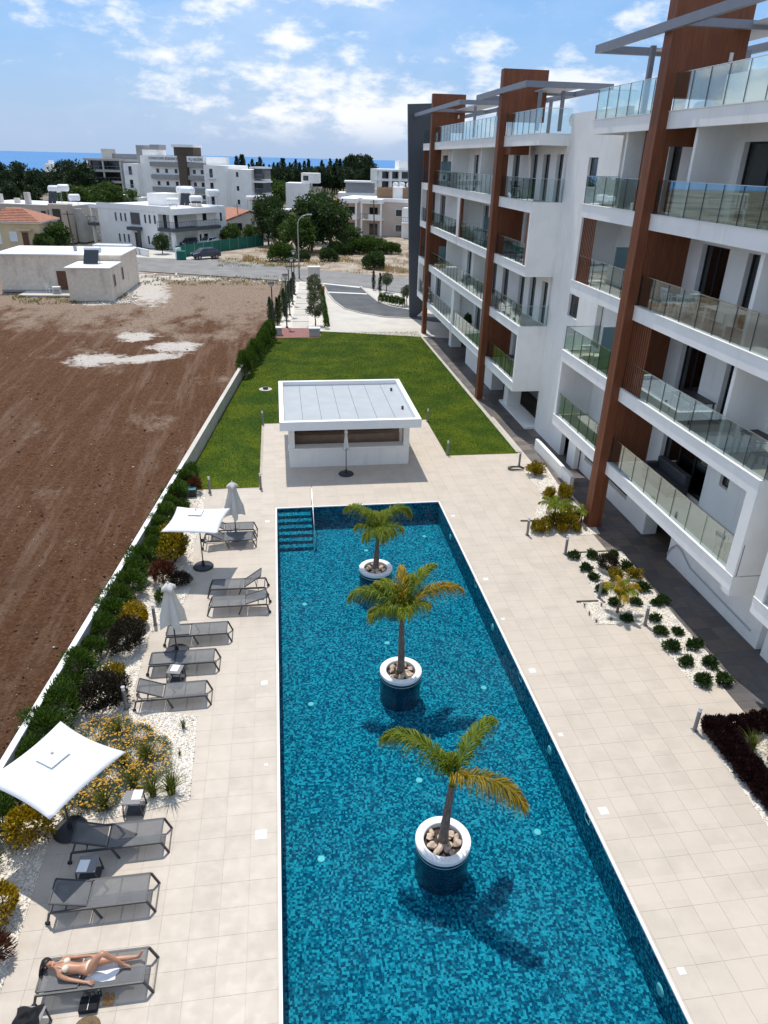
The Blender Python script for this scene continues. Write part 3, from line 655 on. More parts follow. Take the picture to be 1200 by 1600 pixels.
o = wr.build('paving', M['slate_tile'], walk); o['kind'] = 'stuff'
kr = MB(); kr.prism([(12.0, 33.1), (12.24, 33.1), (12.12, 62.3), (11.94, 62.3)], -0.03, 0.045); struct(kr.build('kerb', M['kerb']))
struct(MB().prism([(12.25, 33.1), (12.42, 33.1), (12.42, 62.3), (12.13, 62.3)], -0.03, -0.001).build('walkway_margin', M['slate_tile']))

# pool
pool = empty('swimming_pool', (3.1, 14, 0)); pool['kind'] = 'structure'
bs = MB(); bs.quad((x0, y0, PZ), (x1, y0, PZ), (x1, y1, PZ), (x0, y1, PZ))
bs.quad((x0, y0, PZ), (x0, y1, PZ), (x0, y1, -0.03), (x0, y0, -0.03)); bs.quad((x1, y1, PZ), (x1, y0, PZ), (x1, y0, -0.03), (x1, y1, -0.03))
bs.quad((x0, y1, PZ), (x1, y1, PZ), (x1, y1, -0.03), (x0, y1, -0.03)); bs.quad((x1, y0, PZ), (x0, y0, PZ), (x0, y0, -0.03), (x1, y0, -0.03))
bs.build('basin', M['pool_mosaic'], pool)
for k in range(6):
    y_a = y1-0.34*(k+1)-0.05; MB().box(x0+0.002, x0+1.45, y_a, y_a+0.341+(0.05 if k == 0 else 0), PZ+0.002, WZ-0.10-k*0.125).build('step', M['pool_mosaic'], pool)
for nm, a in (('left', (x0-0.07, x0, y0-0.1, y1+0.07)), ('right', (x1, x1+0.07, y0-0.1, y1+0.07)), ('far', (x0, x1, y1, y1+0.07)), ('near', (x0, x1, y0-0.1, y0))):
    MB().box(a[0]+0.001, a[1]-0.001, a[2], a[3], -0.045, 0.006).build('coping', M['coping'], pool, bevel=0.006)
wtr = MB().sheet([(x0+0.001, y0+0.001), (x1-0.001, y0+0.001), (x1-0.001, y1-0.001), (x0+0.001, y1-0.001)], WZ).build('pool_water', M['pool_water']); struct(wtr)
for p in ((655, 1219), (840, 1300), (502, 1342), (486, 1100), (476, 944), (605, 1004.5), (756, 1074.5), (663, 838), (572, 860), (470, 848)):
    q_ = G(*p, PZ); MB().lathe([(0.001, 0.012), (0.075, 0.012), (0.09, 0.001)], (q_.x, q_.y, PZ), 18).build('floor_light', M['pool_fitting'], pool)
def ray_x(px, py, X):
    v = ray(px, py); t = X/v[0]; p = CAM+v*t; return p
for p, kind in (((1032, 1547), 0), ((859, 1172), 0), ((919, 1275), 1), ((814, 1055), 1), ((770, 980), 0), ((744, 910), 1), ((704, 839), 0)):
    q_ = ray_x(*p, x1); zq = max(q_[2], -0.75)
    if kind == 0:
        m = MB().lathe([(0.001, 0.03), (0.10, 0.03), (0.13, 0.0)], (0, 0, 0), 18).xf(Matrix.Translation((x1-0.002, q_[1], min(zq, -0.3))) @ Matrix.Rotation(-math.pi/2, 4, 'Y')); m.build('wall_light', M['pool_fitting'], pool)
    else:
        m = MB(); z_ = -0.12
        for u in (-0.13, 0.13): m.box(x1-0.012, x1-0.002, q_[1]+u-0.015, q_[1]+u+0.015, z_-0.10, z_+0.08)
        for u in (-0.115, 0.095): m.box(x1-0.012, x1-0.002, q_[1]-0.115, q_[1]+0.115, z_+u-0.0, z_+u+0.02)
        m.build('skimmer', M['pool_fitting'], pool)
# steel handrail at the steps
hp = [(x0+1.52, y1+0.30, 0.0), (x0+1.52, y1+0.30, 0.78), (x0+1.52, y1+0.24, 0.86), (x0+1.52, y1+0.12, 0.86), (x0+1.52, y1-1.9, -0.35), (x0+1.52, y1-2.2, -0.6), (x0+1.52, y1-2.2, PZ)]
tag(MB().path(hp, 0.022, 8).build('pool_handrail', M['steel'], None, True), 'polished steel handrail beside the pool steps', 'handrail')
# flush lids in the deck
lids = ((408, 1304, .30), (943, 1267, .26), (1065, 1517, .17), (876, 1148, .15), (832, 1048, .24), (786, 967, .14), (759, 905, .22), (708, 806, .20), (413, 1067, .22), (419, 956, .14), (416, 1195, .10), (418, 815, .22))
words = ('large white square lid flush in the deck left of the near planter', 'white square lid in the deck right of the near planter', 'small white square lid at the pool edge bottom right', 'small white lid on the right deck beyond the near planter', 'white square lid on the right deck level with the middle planter', 'small white lid on the right deck past the middle planter', 'white square lid on the right deck level with the far planter', 'white square lid by the far right pool corner', 'white square lid between the pool and the three flat loungers', 'small white lid beside the lounger with its backrest towards the pool', 'tiny white lid at the left pool edge', 'white lid by the pool steps')
for (px, py, w_), wd in zip(lids, words):
    w_ *= 0.8
    q_ = G(px, py); m = MB(); m.box(q_.x-w_/2, q_.x+w_/2, q_.y-w_/2, q_.y+w_/2, 0.0005, 0.006); m.box(q_.x-w_/2+0.02, q_.x+w_/2-0.02, q_.y-w_/2+0.02, q_.y+w_/2-0.02, 0.006, 0.009); tag(m.build('deck_lid', M['deck_light']), wd, 'lid', 'lids in the deck')

# boundary wall of the field
bw = empty('boundary_wall', (-5, 30, 0)); tag(bw, 'long low rendered wall with white coping between garden and ploughed field', 'wall')
def wallseg(ya, yb, z0, z1, w, mat, name):
    MB().prism([(xw(ya)-w/2, ya), (xw(ya)+w/2, ya), (xw(yb)+w/2, yb), (xw(yb)-w/2, yb)], z0, z1).build(name, mat, bw)
wallseg(2, 48.8, -0.3, 0.72, 0.16, M['concrete'], 'wall'); wallseg(1.9, 31.5, 0.72, 0.77, 0.17, M['coping'], 'coping'); wallseg(31.5, 48.85, 0.72, 0.765, 0.22, M['concrete_pale'], 'coping')
# ------------------------------------------------------------------ the apartment building on the right
BG = empty('apartment_building', (14, 30, 0))
tag(BG, 'white five storey apartment building with brown fins and glass balconies beside the lawn', 'apartment building')
WHT, CLAD = M['white_render'], M['cladding']
rail_cache = {}
def wall_with_holes(name, mat, parent, axis, pos, th, a0, a1, z0, z1, holes):
    """a wall lying in the plane x=pos (axis 'x', runs along y) or y=pos (axis 'y', runs along x), with rectangular openings"""
    as_ = sorted({a0, a1, *[h[0] for h in holes], *[h[1] for h in holes]}); zs = sorted({z0, z1, *[h[2] for h in holes], *[h[3] for h in holes]})
    m = MB()
    for i in range(len(as_)-1):
        run = None
        for j in range(len(zs)-1):
            ca, cz = (as_[i]+as_[i+1])/2, (zs[j]+zs[j+1])/2
            solid = not any(h[0] < ca < h[1] and h[2] < cz < h[3] for h in holes)
            if solid and run is None: run = zs[j]
            if run is not None and (not solid or j == len(zs)-2):
                top = zs[j+1] if solid else zs[j]
                if axis == 'x': m.box(pos, pos+th, as_[i], as_[i+1], run, top)
                else: m.box(as_[i], as_[i+1], pos, pos+th, run, top)
                run = None
    return m.build(name, mat, parent)
def door(x, ya, yb, za, zb, leaves=2, curtain=0.5):
    """glazed sliding door in the wall plane x, glass set back in the reveal"""
    d = MB(); w = 0.06; xg = x+0.17
    d.box(xg, xg+0.06, ya, ya+w, za, zb); d.box(xg, xg+0.06, yb-w, yb, za, zb); d.box(xg, xg+0.06, ya+w, yb-w, zb-w, zb); d.box(xg, xg+0.06, ya+w, yb-w, za, za+w)
    for k in range(1, leaves): yy_ = ya+(yb-ya)*k/leaves; d.box(xg, xg+0.06, yy_-0.03, yy_+0.03, za+w, zb-w)
    o = d.build('door', M['black_metal'], BG)
    for k in range(leaves):
        p0, p1 = ya+w+(yb-ya-2*w)*k/leaves, ya+w+(yb-ya-2*w)*(k+1)/leaves
        MB().box(xg+0.025, xg+0.035, p0, p1, za+w, zb-w).build('pane', M['door_glass'], o)
    if curtain:
        span = (yb-ya)*curtain; side = yb-span if random.random() < 0.5 else ya; n = max(8, int(span/0.05)); c = MB()
        for k in range(n):
            y_a, y_b = side+span*k/n, side+span*(k+1)/n; xa, xb = xg+0.16+(0.04 if k % 2 else 0), xg+0.16+(0.0 if k % 2 else 0.04)
            c.quad((xa, y_a, za+0.05), (xb, y_b, za+0.05), (xb, y_b, zb-0.05), (xa, y_a, zb-0.05))
        c.build('curtain', M['curtain'], o)
    return o
def window(x, ya, yb, za, zb, mat='window_dark'):
    d = MB(); w = 0.05; xg = x+0.12
    d.box(xg, xg+0.05, ya, ya+w, za, zb); d.box(xg, xg+0.05, yb-w, yb, za, zb); d.box(xg, xg+0.05, ya+w, yb-w, zb-w, zb); d.box(xg, xg+0.05, ya+w, yb-w, za, za+w)
    o = d.build('window', M['black_metal'], BG)
    MB().box(xg+0.02, xg+0.03, ya+w, yb-w, za+w, zb-w).build('pane', M[mat], o)
    MB().box(x-0.03, x+0.12, ya-0.05, yb+0.05, za-0.04, za-0.002).build('sill', WHT, o); return o
def glass_run(par, x, ya, yb, z, h=1.03, step=0.98, axis='y', mat='clear_glass'):
    n = max(1, round(abs(yb-ya)/step)); L = (yb-ya)/n
    for k in range(n):
        a, c = ya+L*k+0.006, ya+L*(k+1)-0.006
        m = MB().box(x, x+0.014, a, c, z, z+h) if axis == 'y' else MB().box(a, c, x, x+0.014, z, z+h)
        m.build('glass_panel', M[mat], par)
    m = MB().box(x-0.012, x+0.026, ya, yb, z+h+0.002, z+h+0.022) if axis == 'y' else MB().box(ya, yb, x-0.012, x+0.026, z+h+0.002, z+h+0.022)
    m.build('handrail', M['steel'], par)
    if axis == 'y':                               # dark gaskets between the panes
        m = MB()
        for k in range(n+1): m.box(x-0.002, x+0.016, ya+L*k-0.005, ya+L*k+0.005, z+0.002, z+h)
        m.build('gasket', M['black_metal'], par)['kind'] = 'stuff'
def balcony(x, xb, ya, yb, z, fh=0.46, glass=True, wrap=None, ga=None, gb=None):
    m = MB(); m.box(x+0.119, xb, ya+0.012, yb-0.012, z-0.24, z-0.05)
    o = m.build('balcony', M['white_paint'], BG)
    MB().box(x, x+0.119, ya, yb, z-fh, z+0.03).build('fascia', WHT, o)
    MB().box(x-0.025, x+0.20, ya-0.002, yb+0.002, z+0.031, z+0.055).build('ledge', M['coping'], o)
    MB().box(x+0.2, xb, ya+0.003, yb-0.003, z-0.049, z-0.02).build('floor', M['concrete_pale'], o)
    if glass: glass_run(o, x+0.08, ya if ga is None else ga, yb if gb is None else gb, z+0.056)
    if wrap is not None:
        s_ = wrap[0]; y_ = ya if s_ == 'near' else yb-0.12
        MB().box(x+0.12, wrap[1], y_, y_+0.12, z-fh, z+0.03).build('fascia', WHT, o)
        MB().box(x+0.20, wrap[1], y_-0.02, y_+0.14, z+0.031, z+0.055).build('ledge', M['coping'], o)
        glass_run(o, y_+0.05, x+0.11, wrap[1], z+0.056, axis='x', step=0.8)
    return o
def slats(x, ya, yb, za, zb, n=None):
    o = MB().box(x+0.10, x+0.13, ya, yb, za, za+0.05).box(x+0.10, x+0.13, ya, yb, zb-0.05, zb).build('slat_screen', CLAD, BG)
    n = n or max(4, int((yb-ya)/0.15))
    for k in range(n):
        y_ = ya+(yb-ya)*(k+0.5)/n; MB().box(x+0.065, x+0.10, y_-0.032, y_+0.032, za, zb).build('slat', CLAD, o)
def block(name, mat, *b_): return MB().box(*b_).build(name, mat, BG)
def cone_lights(x, zs_, ys_):
    for y_ in ys_: MB().cyl((x, y_), 0.05, zs_-0.14, zs_-0.001, 10).build('ceiling_light', M['black_metal'], BG)
def fin(x0_, x1_, ya, yb, ztop, up_x):
    MB().box(x0_, x1_, ya, yb, 0.0, 15.6).build('column', CLAD, BG)
    MB().box(x0_, up_x, ya+0.002, yb-0.002, 15.6, ztop).build('roof_fin', CLAD, BG)
def pergola(x0_, x1_, ya, yb, z, posts):
    m = MB(); w, h = 0.16, 0.26
    m.box(x0_, x0_+w, ya, yb, z-h, z); m.box(x1_-w, x1_, ya, yb, z-h, z); m.box(x0_+w, x1_-w, ya, ya+w, z-h, z); m.box(x0_+w, x1_-w, yb-w, yb, z-h, z)
    o = m.build('pergola', M['grey_steel'], BG)
    k = (ya+yb)/2; MB().box(x0_+w, x1_-w, k-w/2, k+w/2, z-h+0.02, z-0.02).build('cross_beam', M['grey_steel'], o)
    MB().box(x0_+(x1_-x0_)*0.42, x0_+(x1_-x0_)*0.75, ya+w, yb-w, z-0.13, z-0.06).build('shade_panel', M['pale_grey_paint'], o)
    for (px_, py_) in posts: MB().box(px_-0.08, px_+0.08, py_-0.08, py_+0.08, 15.1, z-h).build('post', M['grey_steel'], o)

# -- near part: bays A (towards the camera) and A2 (beyond the first fin)
XF, XB = 12.75, 14.43
zA = [2.91, 5.97, 9.03, 12.09, 15.16]; YE, YC0, YC1, YA2 = 15.86, 24.6, 25.15, 30.70
fin(12.42, 12.80, YC0, YC1, 19.0, 15.0)
holesA = []
def addA(y0_, y1_, lv, zb_=None, za_=0.0, **k):
    z = zA[lv-1]; h = (y0_, y1_, z+za_-0.02, z+(zb_ or 2.25)); holesA.append(h); door(XB, *h, **k)
addA(20.65, 23.75, 1, leaves=3); addA(27.0, 28.9, 1)
addA(22.2, 23.75, 2); addA(20.4, 20.95, 2, leaves=1, curtain=0); addA(27.2, 28.4, 2); addA(16.4, 17.9, 2)
addA(22.2, 23.8, 3); addA(20.6, 21.2, 3, leaves=1, curtain=0); addA(27.2, 28.5, 3); addA(16.2, 17.8, 3)
addA(19.2, 22.7, 4, leaves=3); addA(23.55, 24.15, 4, leaves=1, curtain=0); addA(26.4, 27.3, 4, leaves=1); addA(28.7, 29.5, 4, leaves=1)
holesA.append((19.35, 19.85, 4.05, 4.65)); 
window(XB, 19.35, 19.85, 4.05, 4.65)
wall_with_holes('wall', WHT, BG, 'x', XB, 0.25, YE, YA2, 2.4, 15.0, holesA)
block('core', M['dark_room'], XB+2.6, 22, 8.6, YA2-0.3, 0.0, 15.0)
for z in zA: block('floor_slab', M['concrete_pale'], XB+0.25, XB+2.6, YE, YA2-0.31, z-0.26, z-0.05)
block('gable', WHT, XB+0.25, 22, YA2-0.3, YA2, 0.0, 15.6)
block('gable', WHT, XB+0.25, 22, YE, YE+0.25, 0.0, 15.6)
for lv, z in enumerate(zA, 1):
    balcony(XF, XB, YE, YC0-0.002, z)
    balcony(XF, XB, YC1+0.002, YA2, z, wrap=('far', XB) if lv in (2, 4, 5) else None)
for z in zA: MB().box(XF+0.12, XB, YE-0.004, YE+0.08, z-0.46, z+0.03).build('fascia', WHT, BG)
block('roof_slab', M['concrete_pale'], XB+0.26, 22, YE+0.01, YA2-0.01, 14.7, 15.10)
# framed storeys: L1 and L3 of A2 (end wall beyond), L1 of A (end wall towards the camera)
for lv in (1, 3):
    z = zA[lv-1]; zt = zA[lv]-0.46
    block('end_wall', WHT, XF+0.001, XB, YA2-0.22, YA2-0.001, z+0.06, zt)
z = zA[0]; block('end_wall', WHT, XF+0.001, XB, YE+0.001, YE+0.42, z+0.06, zA[1]-0.46)
block('end_wall', WHT, XF+0.02, XB, YE+0.002, YE+0.42, zA[0]-0.62, zA[0]-0.25)
block('partition', WHT, XF+0.28, XB, 18.40, 18.55, zA[1]+0.0, zA[2]-0.25); block('partition', WHT, XF+0.28, XB, 18.42, 18.57, zA[2]+0.0, zA[3]-0.25)
block('partition', WHT, XF+0.28, XB, 23.05, 23.20, zA[3]+0.0, zA[4]-0.25); block('partition', WHT, XF+0.28, XB, 27.9, 28.05, zA[3], zA[4]-0.25)
for lv in (1, 2, 3):                                # brown cheek walls behind the fin
    z = zA[lv-1]; block('cheek_wall', CLAD, 12.801, XB, YC0+0.05, YC1-0.05, z+0.0, zA[lv]-0.25)
block('header_beam', CLAD, 12.801, XB, YC0+0.05, YC1-0.05, zA[4]-0.95, zA[4]-0.25)
block('cheek_wall', CLAD, 12.801, 13.0, YC0+0.06, YC1-0.06, zA[3]+0.0, zA[4]-0.95); block('cheek_wall', CLAD, 12.801, 13.0, YC0+0.06, YC1-0.06, 0.0, zA[0]-0.5)
slats(XF, 23.2, YC0-0.01, zA[1]+0.06, zA[2]-0.46); slats(XF, 29.15, YA2-0.23, zA[2]+0.06, zA[3]-0.46); slats(XF, YC1+0.02, 26.2, zA[3]+0.06, zA[4]-0.46)
for lv in (2, 3):
    z = zA[lv-1]; block('privacy_screen', M['frosted_glass'], XF+0.25, XB-0.02, 27.35, 27.37, z+0.0, z+1.75)
for z in zA[3:5]: cone_lights(XF+0.7, z-0.24, (22.0, 18.6, 26.9, 29.4))
pergola(12.2, 17.6, 17.5, 30.1, 17.62, [(13.3, 27.6), (16.9, 27.6), (16.9, 19)])
# roof terrace things fixed to the building
block('plant_box', WHT, 13.55, 16.5, 20.6, 23.0, 15.08, 16.10)
# ground storey
gh = [(16.6, 19.6, 0.0, 2.1), (21.8, 23.8, 0.0, 2.1), (25.6, 28.2, 0.7, 1.9), (28.9, 30.2, 0.7, 1.9)]
wall_with_holes('wall', WHT, BG, 'x', XB+0.02, 0.22, YE+0.26, YA2-0.01, 0.0, 2.64, gh[1:])
block('pier', WHT, XB-0.002+0.0, XB+0.60, 23.81, 24.3, 0.0, 2.64)
MB().path([(XB-0.03, 16.5, 0.45), (XB-0.03, 20.2, 0.55), (XB-0.03, 20.9, 0.85), (XB-0.03, 21.3, 0.9), (XB-0.03, 21.6, 0.6), (XB-0.03, 21.75, 0.25)], 0.025, 6).build('pipe', M['pale_grey_paint'], BG)
# -- the next bay towards the camera
YN = 14.85
for z in zA[:2]:
    balcony(XF, XB, 7.5, YN, z)
for z in zA[2:]: balcony(XF, XB, 7.5, YE-0.01, z)
block('wall', WHT, XB, XB+0.25, 7.5, YE-0.01, 0.0, 15.0)
block('end_wall', WHT, XF+0.001, XB, YN-0.36, YN-0.001, zA[0]+0.06, zA[1]-0.46)

# -- recess between the two halves
XR = 14.15; RY0, RY1 = YA2+0.001, 36.57
rh = [(32.9, 33.95, 12.7, 13.9), (32.85, 34.05, 6.9, 7.95), (31.6, 32.6, 0.0, 2.1)]
wall_with_holes('wall', WHT, BG, 'x', XR, 0.25, RY0, RY1, 0.0, 15.75, rh)
for h in rh[:2]: window(XR, *h)
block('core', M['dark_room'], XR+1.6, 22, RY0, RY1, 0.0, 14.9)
block('roof_slab', M['concrete_pale'], XR+0.25, 22, RY0, RY1, 14.9, 15.2)
block('low_wall', WHT, 13.15, 13.33, 28.6, 33.6, 0.0, 0.55)

# -- far part: bays B, C, D
XG, XH = 12.61, 14.15
zB = [2.70, 5.76, 8.80, 11.84, 14.85]; YB0, K2, K2b, YCm, K3, K3b, YD = 36.57, 42.3, 42.85, 51.9, 61.1, 61.65, 67.2
fin(12.28, 12.66, K2, K2b, 18.05, 14.75); fin(12.32, 12.68, K3, K3b, 18.2, 14.9)
holesB = []
def addB(y0_, y1_, lv, **k):
    z = zB[lv-1]; h = (y0_, y1_, z-0.02, z+2.2); holesB.append(h); door(XH, *h, **k)
for lv in (1, 2, 3, 4):
    for a, c in ((37.1, 38.0), (39.0, 40.0), (40.9, 41.9)): addB(a, c, lv, leaves=1)
    for a, c in ((44.0, 45.2), (46.6, 47.8), (49.6, 51.0), (53.2, 54.4), (56.6, 58.0)): addB(a, c, lv, leaves=1)
    addB(63.0, 65.0, lv)
wall_with_holes('wall', WHT, BG, 'x', XH, 0.25, YB0+0.25, YD, 2.2, 14.8, holesB)
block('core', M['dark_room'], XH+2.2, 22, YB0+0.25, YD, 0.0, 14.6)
for z in zB: block('floor_slab', M['concrete_pale'], XH+0.25, XH+2.2, YB0+0.26, YD, z-0.26, z-0.05)
block('gable', WHT, XH+0.26, 22, YB0+0.0, YB0+0.249, 0.0, 15.55)
block('roof_slab', M['concrete_pale'], XH+0.26, 22, YB0+0.25, YD, 14.45, 14.83)
for lv, z in enumerate(zB, 1):
    balcony(XG, XH, YB0, K2-0.002, z, wrap=('near', XH) if lv in (2, 4, 5) else None, ga=YB0+0.12)
    if lv in (1, 3): balcony(XG, XH, K2b+0.002, YCm-0.08, z); balcony(XG, XH, YCm+0.08, K3-0.002, z)
    else: balcony(XG, XH, K2b+0.002, K3-0.002, z)
    balcony(XG+0.25, XH, K3b+0.002, YD-0.05, z)
for lv in (1, 3):
    z = zB[lv-1]; zt = zB[lv]-0.46
    block('end_wall', WHT, XG+0.001, XH, YB0+0.001, YB0+0.20, z-0.46 if lv == 1 else z-0.46, zt+0.001)
    block('jamb', WHT, XG+0.001, XG+0.5, YCm-0.30, YCm-0.081, z+0.06, zt); block('jamb', WHT, XG+0.001, XG+0.5, YCm+0.081, YCm+0.30, z+0.06, zt)
    block('partition', WHT, XG+0.5, XH, YCm-0.07, YCm+0.07, z, zB[lv]-0.25)
    block('jamb', WHT, XG+0.251, XG+0.7, YD-0.3, YD-0.06, z+0.06, zt)
    block('cheek_wall', CLAD, 12.661, XH, K2+0.05, K2b-0.05, z, zB[lv]-0.25)
for lv in (2, 4):
    block('partition', WHT, XG+0.28, XH, 47.9, 48.02, zB[lv-1], zB[lv]-0.25); block('partition', WHT, XG+0.28, XH, 56.0, 56.12, zB[lv-1], zB[lv]-0.25)
block('brown_post', CLAD, XG+0.04, XG+0.25, YB0+0.201, YB0+0.62, zB[2]+0.06, zB[3]-0.46); block('brown_post', CLAD, XG+0.04, XG+0.2, YCm-0.62, YCm-0.301, zB[2]+0.06, zB[3]-0.46)
block('header_beam', CLAD, 12.661, 13.7, K2+0.05-1.2, K2b-0.05, zB[4]-0.85, zB[4]-0.25); block('cheek_wall', CLAD, 12.661, 12.95, K2+0.06, K2b-0.06, zB[3], zB[4]-0.85)
block('cheek_wall', CLAD, 12.681, XH, K3+0.05, K3b-0.05, zB[1], zB[2]-0.25); block('cheek_wall', CLAD, 12.681, 13.2, K3+0.05, K3b-0.05, zB[3], zB[4]-0.25)
block('cheek_wall', CLAD, XG+0.3, XG+0.6, YD-0.4, YD-0.1, zB[3], zB[4]-0.46); block('cheek_wall', CLAD, XG+0.3, XG+0.6, YD-0.4, YD-0.1, zB[1], zB[2]-0.46)
for (lv, y_) in ((3, 46.0), (2, 58.6), (4, 59.5)): block('privacy_screen', M['frosted_glass'], XG+0.25, XH-0.02, y_, y_+0.02, zB[lv-1], zB[lv-1]+1.75)
cone_lights(XG+0.6, zB[4]-0.24, (39.3, 44.6, 47.2, 50.2, 53.0, 55.5))
pergola(12.15, 16.6, 38.0, 47.3, 17.15, [(13.4, 39.4), (14.6, 39.4), (16.0, 45)]); pergola(12.15, 16.6, 51.5, 69.5, 17.2, [(13.6, 53), (15.2, 53), (16, 66)])
# trapezoid grey end fin
gl_, gr_, gtl = G(640, 500), G(657.5, 500), 18.0
yf = 68.3
def x_at(px, py):                                   # x on the plane y = yf
    v = ray(px, py); return float(CAM[0]+v[0]*yf/v[1])
xa, xb_, xc = x_at(640, 500), x_at(637.5, 172), 15.5
m = MB(); m.add([(xa, yf, 0), (13.0, yf, 0), (xc, yf, 2.2), (xc, yf, 18.1), (xb_, yf, 17.9), (xa, yf+0.4, 0), (13.0, yf+0.4, 0), (xc, yf+0.4, 2.2), (xc, yf+0.4, 18.1), (xb_, yf+0.4, 17.9)],
               [(0, 1, 2, 3, 4), (9, 8, 7, 6, 5), (0, 5, 6, 1), (1, 6, 7, 2), (2, 7, 8, 3), (3, 8, 9, 4), (4, 9, 5, 0)]); m.build('end_fin', M['grey_panel'], BG)
# ground storey of the far part: piers and boxes
for a, c in ((40.6, 41.4), (44.2, 46.6), (48.0, 51.3), (56.2, 57.0)): block('pier', WHT, 13.75, 14.6, a, c, 0.0, 2.24)
block('plinth', WHT, 13.6, 14.7, 36.6, 41.8, 0.0, 0.12)
block('wall', M['grey_render'], 16.2, 16.4, 36.9, 67.0, 0.0, 2.2)
# door lights and wall lamps on the fins
for x_, y_, z_ in ((14.5, YC0-0.03, 16.75), (14.4, K2-0.03, 16.6), (14.4, K3-0.03, 16.7)): block('wall_lamp', M['lamp_white'], x_-0.06, x_+0.06, y_, y_+0.029, z_-0.12, z_+0.12)

# solar tanks on the roof beyond the recess
def tank_unit(name, label, loc, n=1, rz=0.0, stand=0.6, panel=True, group=None, L=1.25, rad=0.27, cat='water tank'):
    t = empty(name, (0, 0, 0))
    for k in range(n):
        y_ = k*0.75
        MB().capsule((-L/2, y_, stand+rad), (L/2, y_, stand+rad), rad, 14).build('tank', M['tank_white'], t, True)
    f = MB()
    for sx_ in (-L*0.35, L*0.35):
        for y_ in (-0.2, (n-1)*0.75+0.2): f.bar((sx_, y_, 0), (sx_, y_, stand+0.05), 0.04, 0.04)
    f.bar((-L*0.35, -0.2, stand), (L*0.35, -0.2, stand), 0.04, 0.04); f.build('stand', M['galvanised'], t)
    if panel:
        for k in range(max(1, n)):
            p_ = MB(); y_ = -0.35; xk = -L/2+k*(L/n)
            p_.add([(xk, y_-1.0, 0.1), (xk+L/n-0.05, y_-1.0, 0.1), (xk+L/n-0.05, y_, stand+0.35), (xk, y_, stand+0.35), (xk, y_-1.0, 0.04), (xk+L/n-0.05, y_-1.0, 0.04), (xk+L/n-0.05, y_, stand+0.29), (xk, y_, stand+0.29)],
                   [(0, 1, 2, 3), (7, 6, 5, 4), (0, 4, 5, 1), (1, 5, 6, 2), (2, 6, 7, 3), (3, 7, 4, 0)]); p_.build('solar_panel', M['solar_black'], t)
    t.location = loc; t.rotation_euler = (0, 0, rz); tag(t, label, cat, group); return t
tank_unit('water_heater', 'silver water heater lying on the building roof behind the second pergola post', (15.4, 37.9, 14.83), 1, 0.2, 0.45, False, L=1.6)
tank_unit('water_heater', 'pale water heater on the roof between the two halves of the building', (15.6, 34.2, 15.2), 1, 0.1, 0.15, False, L=2.0)
tank_unit('water_heater', 'water heater behind the glass railing of the near roof terrace left of the big fin', (16.0, 27.9, 15.1), 1, 1.5, 0.2, False, L=1.6)
ac = empty('air_conditioner', (15.0, 19.6, 15.1)); MB().box(14.6, 15.0, 19.2, 20.3, 15.1, 15.95).build('casing', M['charcoal_metal'], ac, bevel=0.02)
MB().lathe([(0.001, 0), (0.3, 0), (0.3, 0.02)], (0, 0, 0), 20).xf(Matrix.Translation((14.59, 19.75, 15.52)) @ Matrix.Rotation(-math.pi/2, 4, 'Y')).build('fan_grille', M['black_metal'], ac)
tag(ac, 'black air conditioning unit behind the glass railing of the near roof terrace', 'air conditioner')
# ------------------------------------------------------------------ pool bar
KB = empty('pool_bar', (3.1, 34, 0)); tag(KB, 'white flat roofed pool bar with open serving hatch between pool and lawn', 'kiosk')
kx0, kx1, ky0, ky1 = 0.18, 6.07, 32.12, 36.9; rx0, rx1, ry0, ry1, rz0, rz1 = -0.22, 6.40, 30.92, 37.70, 2.33, 2.75
MB().box(kx0, kx1, ky0, ky0+0.22, 0, 0.92).build('counter_wall', WHT, KB); MB().box(kx0-0.05, kx1+0.05, ky0-0.08, ky0+0.55, 0.921, 1.0).build('counter_top', M['white_paint'], KB, bevel=0.01)
for x_ in (kx0, kx1-0.28):
    MB().box(x_, x_+0.28, ky0+0.001, ky0+0.23, 1.0, rz0).build('post', WHT, KB)
MB().box(kx0, kx0+0.2, ky0+0.24, ky1, 0, rz0).build('side_wall', WHT, KB); MB().box(kx1-0.2, kx1, ky0+0.24, ky0+1.0, 0, rz0).build('side_wall', WHT, KB); MB().box(kx1-0.2, kx1, ky0+1.9, ky1, 0, rz0).build('side_wall', WHT, KB)
MB().box(kx0+0.21, kx1-0.21, ky1-0.2, ky1, 0, rz0).build('back_wall', WHT, KB); MB().box(kx0+0.21, kx1-0.3, ky1-0.9, ky1-0.21, 0.0, 2.1).build('back_bar', M['counter_brown'], KB); MB().box(kx0+0.21, kx1-0.21, ky0+0.56, ky1-0.91, 0, 0.02).build('floor', M['counter_brown'], KB)
MB().box(kx0+0.25, kx1-0.3, ky0+1.15, ky0+1.7, 0.03, 1.22).build('work_counter', M['counter_brown'], KB)
t_ = 0.22
rf = MB(); rf.box(rx0, rx1, ry0, ry0+t_, rz0, rz1); rf.box(rx0, rx1, ry1-t_, ry1, rz0, rz1); rf.box(rx0, rx0+t_, ry0+t_, ry1-t_, rz0, rz1); rf.box(rx1-t_, rx1, ry0+t_, ry1-t_, rz0, rz1); rf.box(rx0+t_, rx1-t_, ry0+t_, ry1-t_, rz0, rz0+0.14)
rf = rf.build('roof', M['white_paint'], KB)
w_ = (rx1-rx0-2*t_)/7
for k in range(7): MB().box(rx0+t_+w_*k+0.008, rx0+t_+w_*(k+1)-0.008, ry0+t_+0.02, ry1-t_-0.02, rz0+0.141, rz0+0.20).build('roof_panel', M['roof_membrane'], rf)
MB().box(rx0+t_, rx1-t_, ry0+t_, ry1-t_, rz0+0.1405, rz0+0.142).build('roof_gutter', M['edging'], rf)
